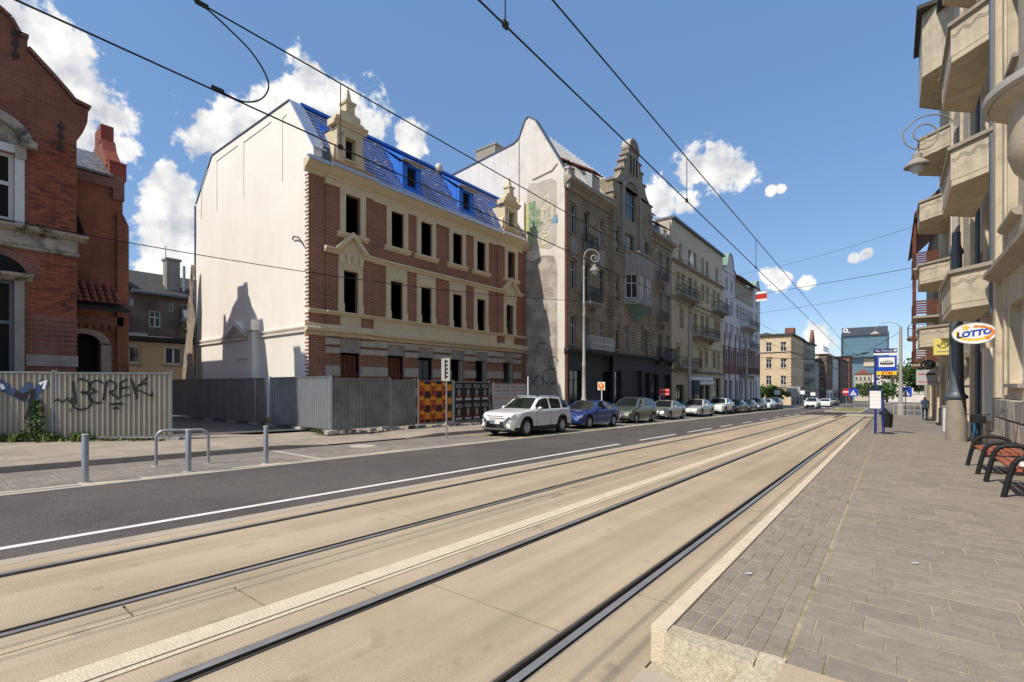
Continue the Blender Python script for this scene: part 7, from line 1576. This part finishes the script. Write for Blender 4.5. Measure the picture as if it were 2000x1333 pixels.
t = thing('jumper_cable', 'curled jumper cable linking messenger and contact wire', 'cable', jp[0]); m = MB(); m.tube(smooth(jp), .009, 6); m.build('cable', 'wire', t); m = MB()
for q in (jp[0], jp[-1]): m.box(q[0]-.016, q[0]+.016, q[1]-.06, q[1]+.06, q[2]-.02, q[2]+.02)
m.build('clamp', 'iron', t)
wire('span_wire', 'long thin cable crossing from derelict house to curled lamp post', [(-21.8, 1.9, 6.9), (-14.3, 25.0, 7.2-.5)], .016, sag=.45)
wire('span_wire', 'span wire from curled lamp post to stout lamp column', [(-14.3, 25.15, 5.6), (1.75, 22.9, 6.1)], .010, sag=.12)
wire('span_wire', 'span wire from cream tenement to timber balcony house', [(-16.4, 50, 8.6), (2.5, 46, 9.2)], .012, sag=.5)
wire('span_wire', 'high span wire from white red tenement to timber house', [(-16.4, 68, 16.2), (1.8, 44, 13.0)], .011, sag=.4)
t = thing('wire_crossing', 'insulated wire crossing fitting hung over the junction', 'fitting', (-5.6, 56, gz(56, 5.3)))
m = MB(); m.lathe([(.02, -.2), (.3, -.15), (.35, .1), (.1, .25)], (-5.6, 56, gz(56, 5.3)), 10); m.build('hub', 'iron', t)
for a, b in (((-9.4, 53, gz(56, 5.55)), (-5.6, 56, gz(56, 5.4))), ((-5.6, 56, gz(56, 5.4)), (-2.0, 58.5, gz(56, 6.0))), ((-5.6, 56, gz(56, 5.2)), (-2.0, 58.5, gz(56, 5.9)))): m = MB(); m.tube([a, b], .03, 6); m.build('arm', 'wire', t)
for q in ((-9.4, 53, gz(56, 5.55)), (-2.0, 58.5, gz(56, 6.0))): m = MB(); m.tube([(q[0]-.25, q[1]-.1, q[2]), (q[0]+.25, q[1]+.1, q[2]+.02)], .07, 8); m.build('insulator', 'iron', t)
wire('span_wire', 'span wire from wire crossing to far mast', [(-2.0, 58.5, gz(56, 6.0)), (.75, 60.5, gz(60, 8.2))], .02)
wire('span_wire', 'span wire from wire crossing to pale tenement', [(-9.4, 53, gz(56, 5.55)), (-14.4, 52, 5.2)], .02)
# ------------------------------------------------------------------ plants
def tuft(mb, x, y, z, h, n, rnd, spread=.12, w=.03):
    for k in range(n):
        a = rnd.uniform(0, 6.283); l_ = rnd.uniform(.5, 1)*h; dx, dy = math.cos(a), math.sin(a); s = rnd.uniform(.2, 1)*spread
        bx, by_ = x+rnd.uniform(-1, 1)*spread, y+rnd.uniform(-1, 1)*spread; ww = w*rnd.uniform(.6, 1.3)
        mb.add([(bx-dy*ww, by_+dx*ww, z), (bx+dy*ww, by_-dx*ww, z), (bx+dx*s+dy*ww*.8, by_+dy*s-dx*ww*.8, z+l_*.65), (bx+dx*s*1.8, by_+dy*s*1.8, z+l_), (bx+dx*s-dy*ww*.8, by_+dy*s+dx*ww*.8, z+l_*.65)], [(0, 1, 2, 3, 4)], rnd.choice((0, 0, 1, 2)))
rp_ = random.Random(21); GL = ['leaf', 'leaf_dark', 'leaf_dry']
m = MB()
for k in range(330):
    f = rp_.random(); u = -3.0+f*5.9; dens = 1 if u < .9 else .45
    if rp_.random() > dens: continue
    off = abs(rp_.gauss(.06, .18)) if u < .9 else abs(rp_.gauss(.05, .09)); q = F1(u, 0, off); tuft(m, q[0], q[1], gz(q[1], .12), rp_.uniform(.10, .36) if u < .9 else rp_.uniform(.05, .14), 7, rp_, .09, .022)
m.build('weeds', GL, kind='stuff', fix=False)
m = MB()
for k in range(60):
    x = rp_.uniform(-17.5, -16.6); tuft(m, x, 9.95+rp_.uniform(-.12, .08), gz(10, .12), rp_.uniform(.05, .15), 6, rp_, .07, .02)
for k in range(50): y = rp_.uniform(11, 26); tuft(m, -16.25+rp_.uniform(-.1, .15), y, gz(y, .12), rp_.uniform(.04, .1), 4, rp_, .05, .015)
for k in range(30): a = rp_.uniform(0, 1); tuft(m, -.64+rp_.uniform(-.04, .03), 2.45+a*.55, .02, .05, 4, rp_, .02, .008)
for k in range(14): tuft(m, -1.28+rp_.uniform(-.06, .06), 2.35+rp_.uniform(-.04, .04), 0.0, .05, 4, rp_, .025, .008)
m.build('grass_tufts', GL, kind='stuff', fix=False)
def leafcloud(mb, c, rad, n, s, rnd, mats=(0, 0, 1), clumps=9):
    cl = [(Vector((rnd.gauss(0, .45)*rad[0], rnd.gauss(0, .45)*rad[1], rnd.gauss(0, .42)*rad[2])), rnd.uniform(.28, .5)) for _ in range(clumps)]
    for k in range(n):
        o, q = rnd.choice(cl); v = Vector((rnd.gauss(0, 1), rnd.gauss(0, 1), rnd.gauss(0, 1))).normalized()*(rnd.random()**.4)
        p = Vector(c)+o+Vector((v.x*rad[0], v.y*rad[1], v.z*rad[2]))*q
        a = Vector((rnd.uniform(-1, 1), rnd.uniform(-1, 1), rnd.uniform(-1, 1))).normalized(); b = a.cross(Vector((rnd.uniform(-1, 1), rnd.uniform(-1, 1), rnd.uniform(-1, 1)))).normalized(); z = s*rnd.uniform(.6, 1.3)
        mb.add([tuple(p-a*z), tuple(p+b*z*.5), tuple(p+a*z), tuple(p-b*z*.5)], [(0, 1, 2, 3)], rnd.choice(mats))
ivy = thing('climbing_plant', 'dark leafy plant climbing the gap between the graffiti fence panels', 'plant', (-19.7, 2.5, .1))
m = MB(); rv = random.Random(8)
for k in range(420):
    h = rv.random()**1.4; wd = .10+.32*(1-h)
    q = F1(-.42+rv.gauss(0, .5)*wd, 0, .10+abs(rv.gauss(0, .07))*(1.6-h)); p = Vector((q[0], q[1], .12+h*1.15)); a = Vector((rv.uniform(-1, 1), rv.uniform(-1, 1), rv.uniform(-1, .4))).normalized(); b = a.cross(Vector((rv.uniform(-1, 1), rv.uniform(-1, 1), 1))).normalized(); s = rv.uniform(.03, .065)
    m.add([tuple(p-a*s), tuple(p+b*s*.7), tuple(p+a*s), tuple(p-b*s*.7)], [(0, 1, 2, 3)], rv.choice((0, 1, 1)))
m.build('leaves', ['leaf', 'leaf_dark'], ivy, fix=False); m = MB(); q = F1(-.42, 0, .1); m.tube([(q[0], q[1], .05), (q[0]+.03, q[1], .6), (q[0], q[1]+.03, 1.15)], [.018, .012, .005], 6); m.build('stem', 'bark', ivy)
def tree(x, y, h, r_, lb, seed, mats=(0, 0, 1), n=1500, s=.22):
    rnd = random.Random(seed); z = gz(y); t = thing('street_tree', lb, 'tree', (x, y, z))
    m = MB(); m.tube([(x, y, z-.1), (x+.1, y, z+h*.35), (x, y+.1, z+h*.75)], [r_*.09, r_*.06, r_*.025], 8)
    for k in range(6): a = rnd.uniform(0, 6.28); m.tube([(x+.05, y, z+h*(.35+.05*k)), (x+math.cos(a)*r_*.6, y+math.sin(a)*r_*.6, z+h*(.55+.06*k))], [r_*.04, r_*.012], 6)
    m.build('trunk', 'bark', t); m = MB(); leafcloud(m, (x, y, z+h*.62), (r_, r_, h*.38), n, s, rnd, mats, 16); m.build('crown', ['leaf', 'leaf_dark', 'leaf_dry'], t, fix=False)
tree(-15.4, 93, 3.4, 1.5, 'young green street tree at the side street corner', 1, (0, 0, 2)); tree(-17.2, 100, 3.6, 1.6, 'young leafy tree before the beige corner house', 2, (0, 0, 2)); tree(-20.5, 108, 4.0, 1.8, 'round green tree by the beige corner house wall', 3, (0, 0, 1))
for i, (x, y, h, r_, lb) in enumerate(((-6, 235, 8, 4.5, 'green tree standing where the street bends'), (5.5, 105, 9, 4.6, 'tall dark green tree behind the tram stop sign'), (9.5, 98, 10.5, 5, 'broad dark green tree at the park corner'), (6.0, 125, 9, 5, 'dark green tree deeper in the park'), (13, 112, 12, 5.5, 'largest dark green tree in the park'), (-1.0, 190, 7, 4, 'far green tree below the glass tower'))):
    tree(x, y, h, r_, lb, 30+i, (0, 1, 1) if i > 0 else (0, 0, 1), 2200, .34)
t = thing('yard_shrub', 'bright green shrub growing on the annex roof beside the netting', 'shrub', (-36, 12.2, 4.5)); m = MB(); leafcloud(m, (-36.3, 12.3, 5.1), (.55, .7, .7), 420, .13, random.Random(5)); m.build('foliage', ['leaf', 'leaf_dark', 'leaf_dry'], t, fix=False); m = MB(); m.tube([(-36.3, 12.3, 4.6), (-36.3, 12.3, 5.2)], .03, 5); m.build('stem', 'bark', t)
# litter and stains
for i, (x, y) in enumerate(((-.95, 4.35), (.15, 5.6), (-.3, 22.3))):
    z = gz(y, PD+.006); m = MB(); m.add([(x, y, z), (x+.045, y+.01, z+.006), (x+.04, y+.035, z+.012), (x-.005, y+.03, z+.004)], [(0, 1, 2, 3)]); tag(m.build('litter_scrap', 'poster_grey', fix=False), 'tiny white paper scrap lying on the platform paving', 'litter', 'paper scraps on the platform')
# ------------------------------------------------------------------ clear the temporary local marks
for o in LOCAL:
    if '_local' in o: del o['_local']
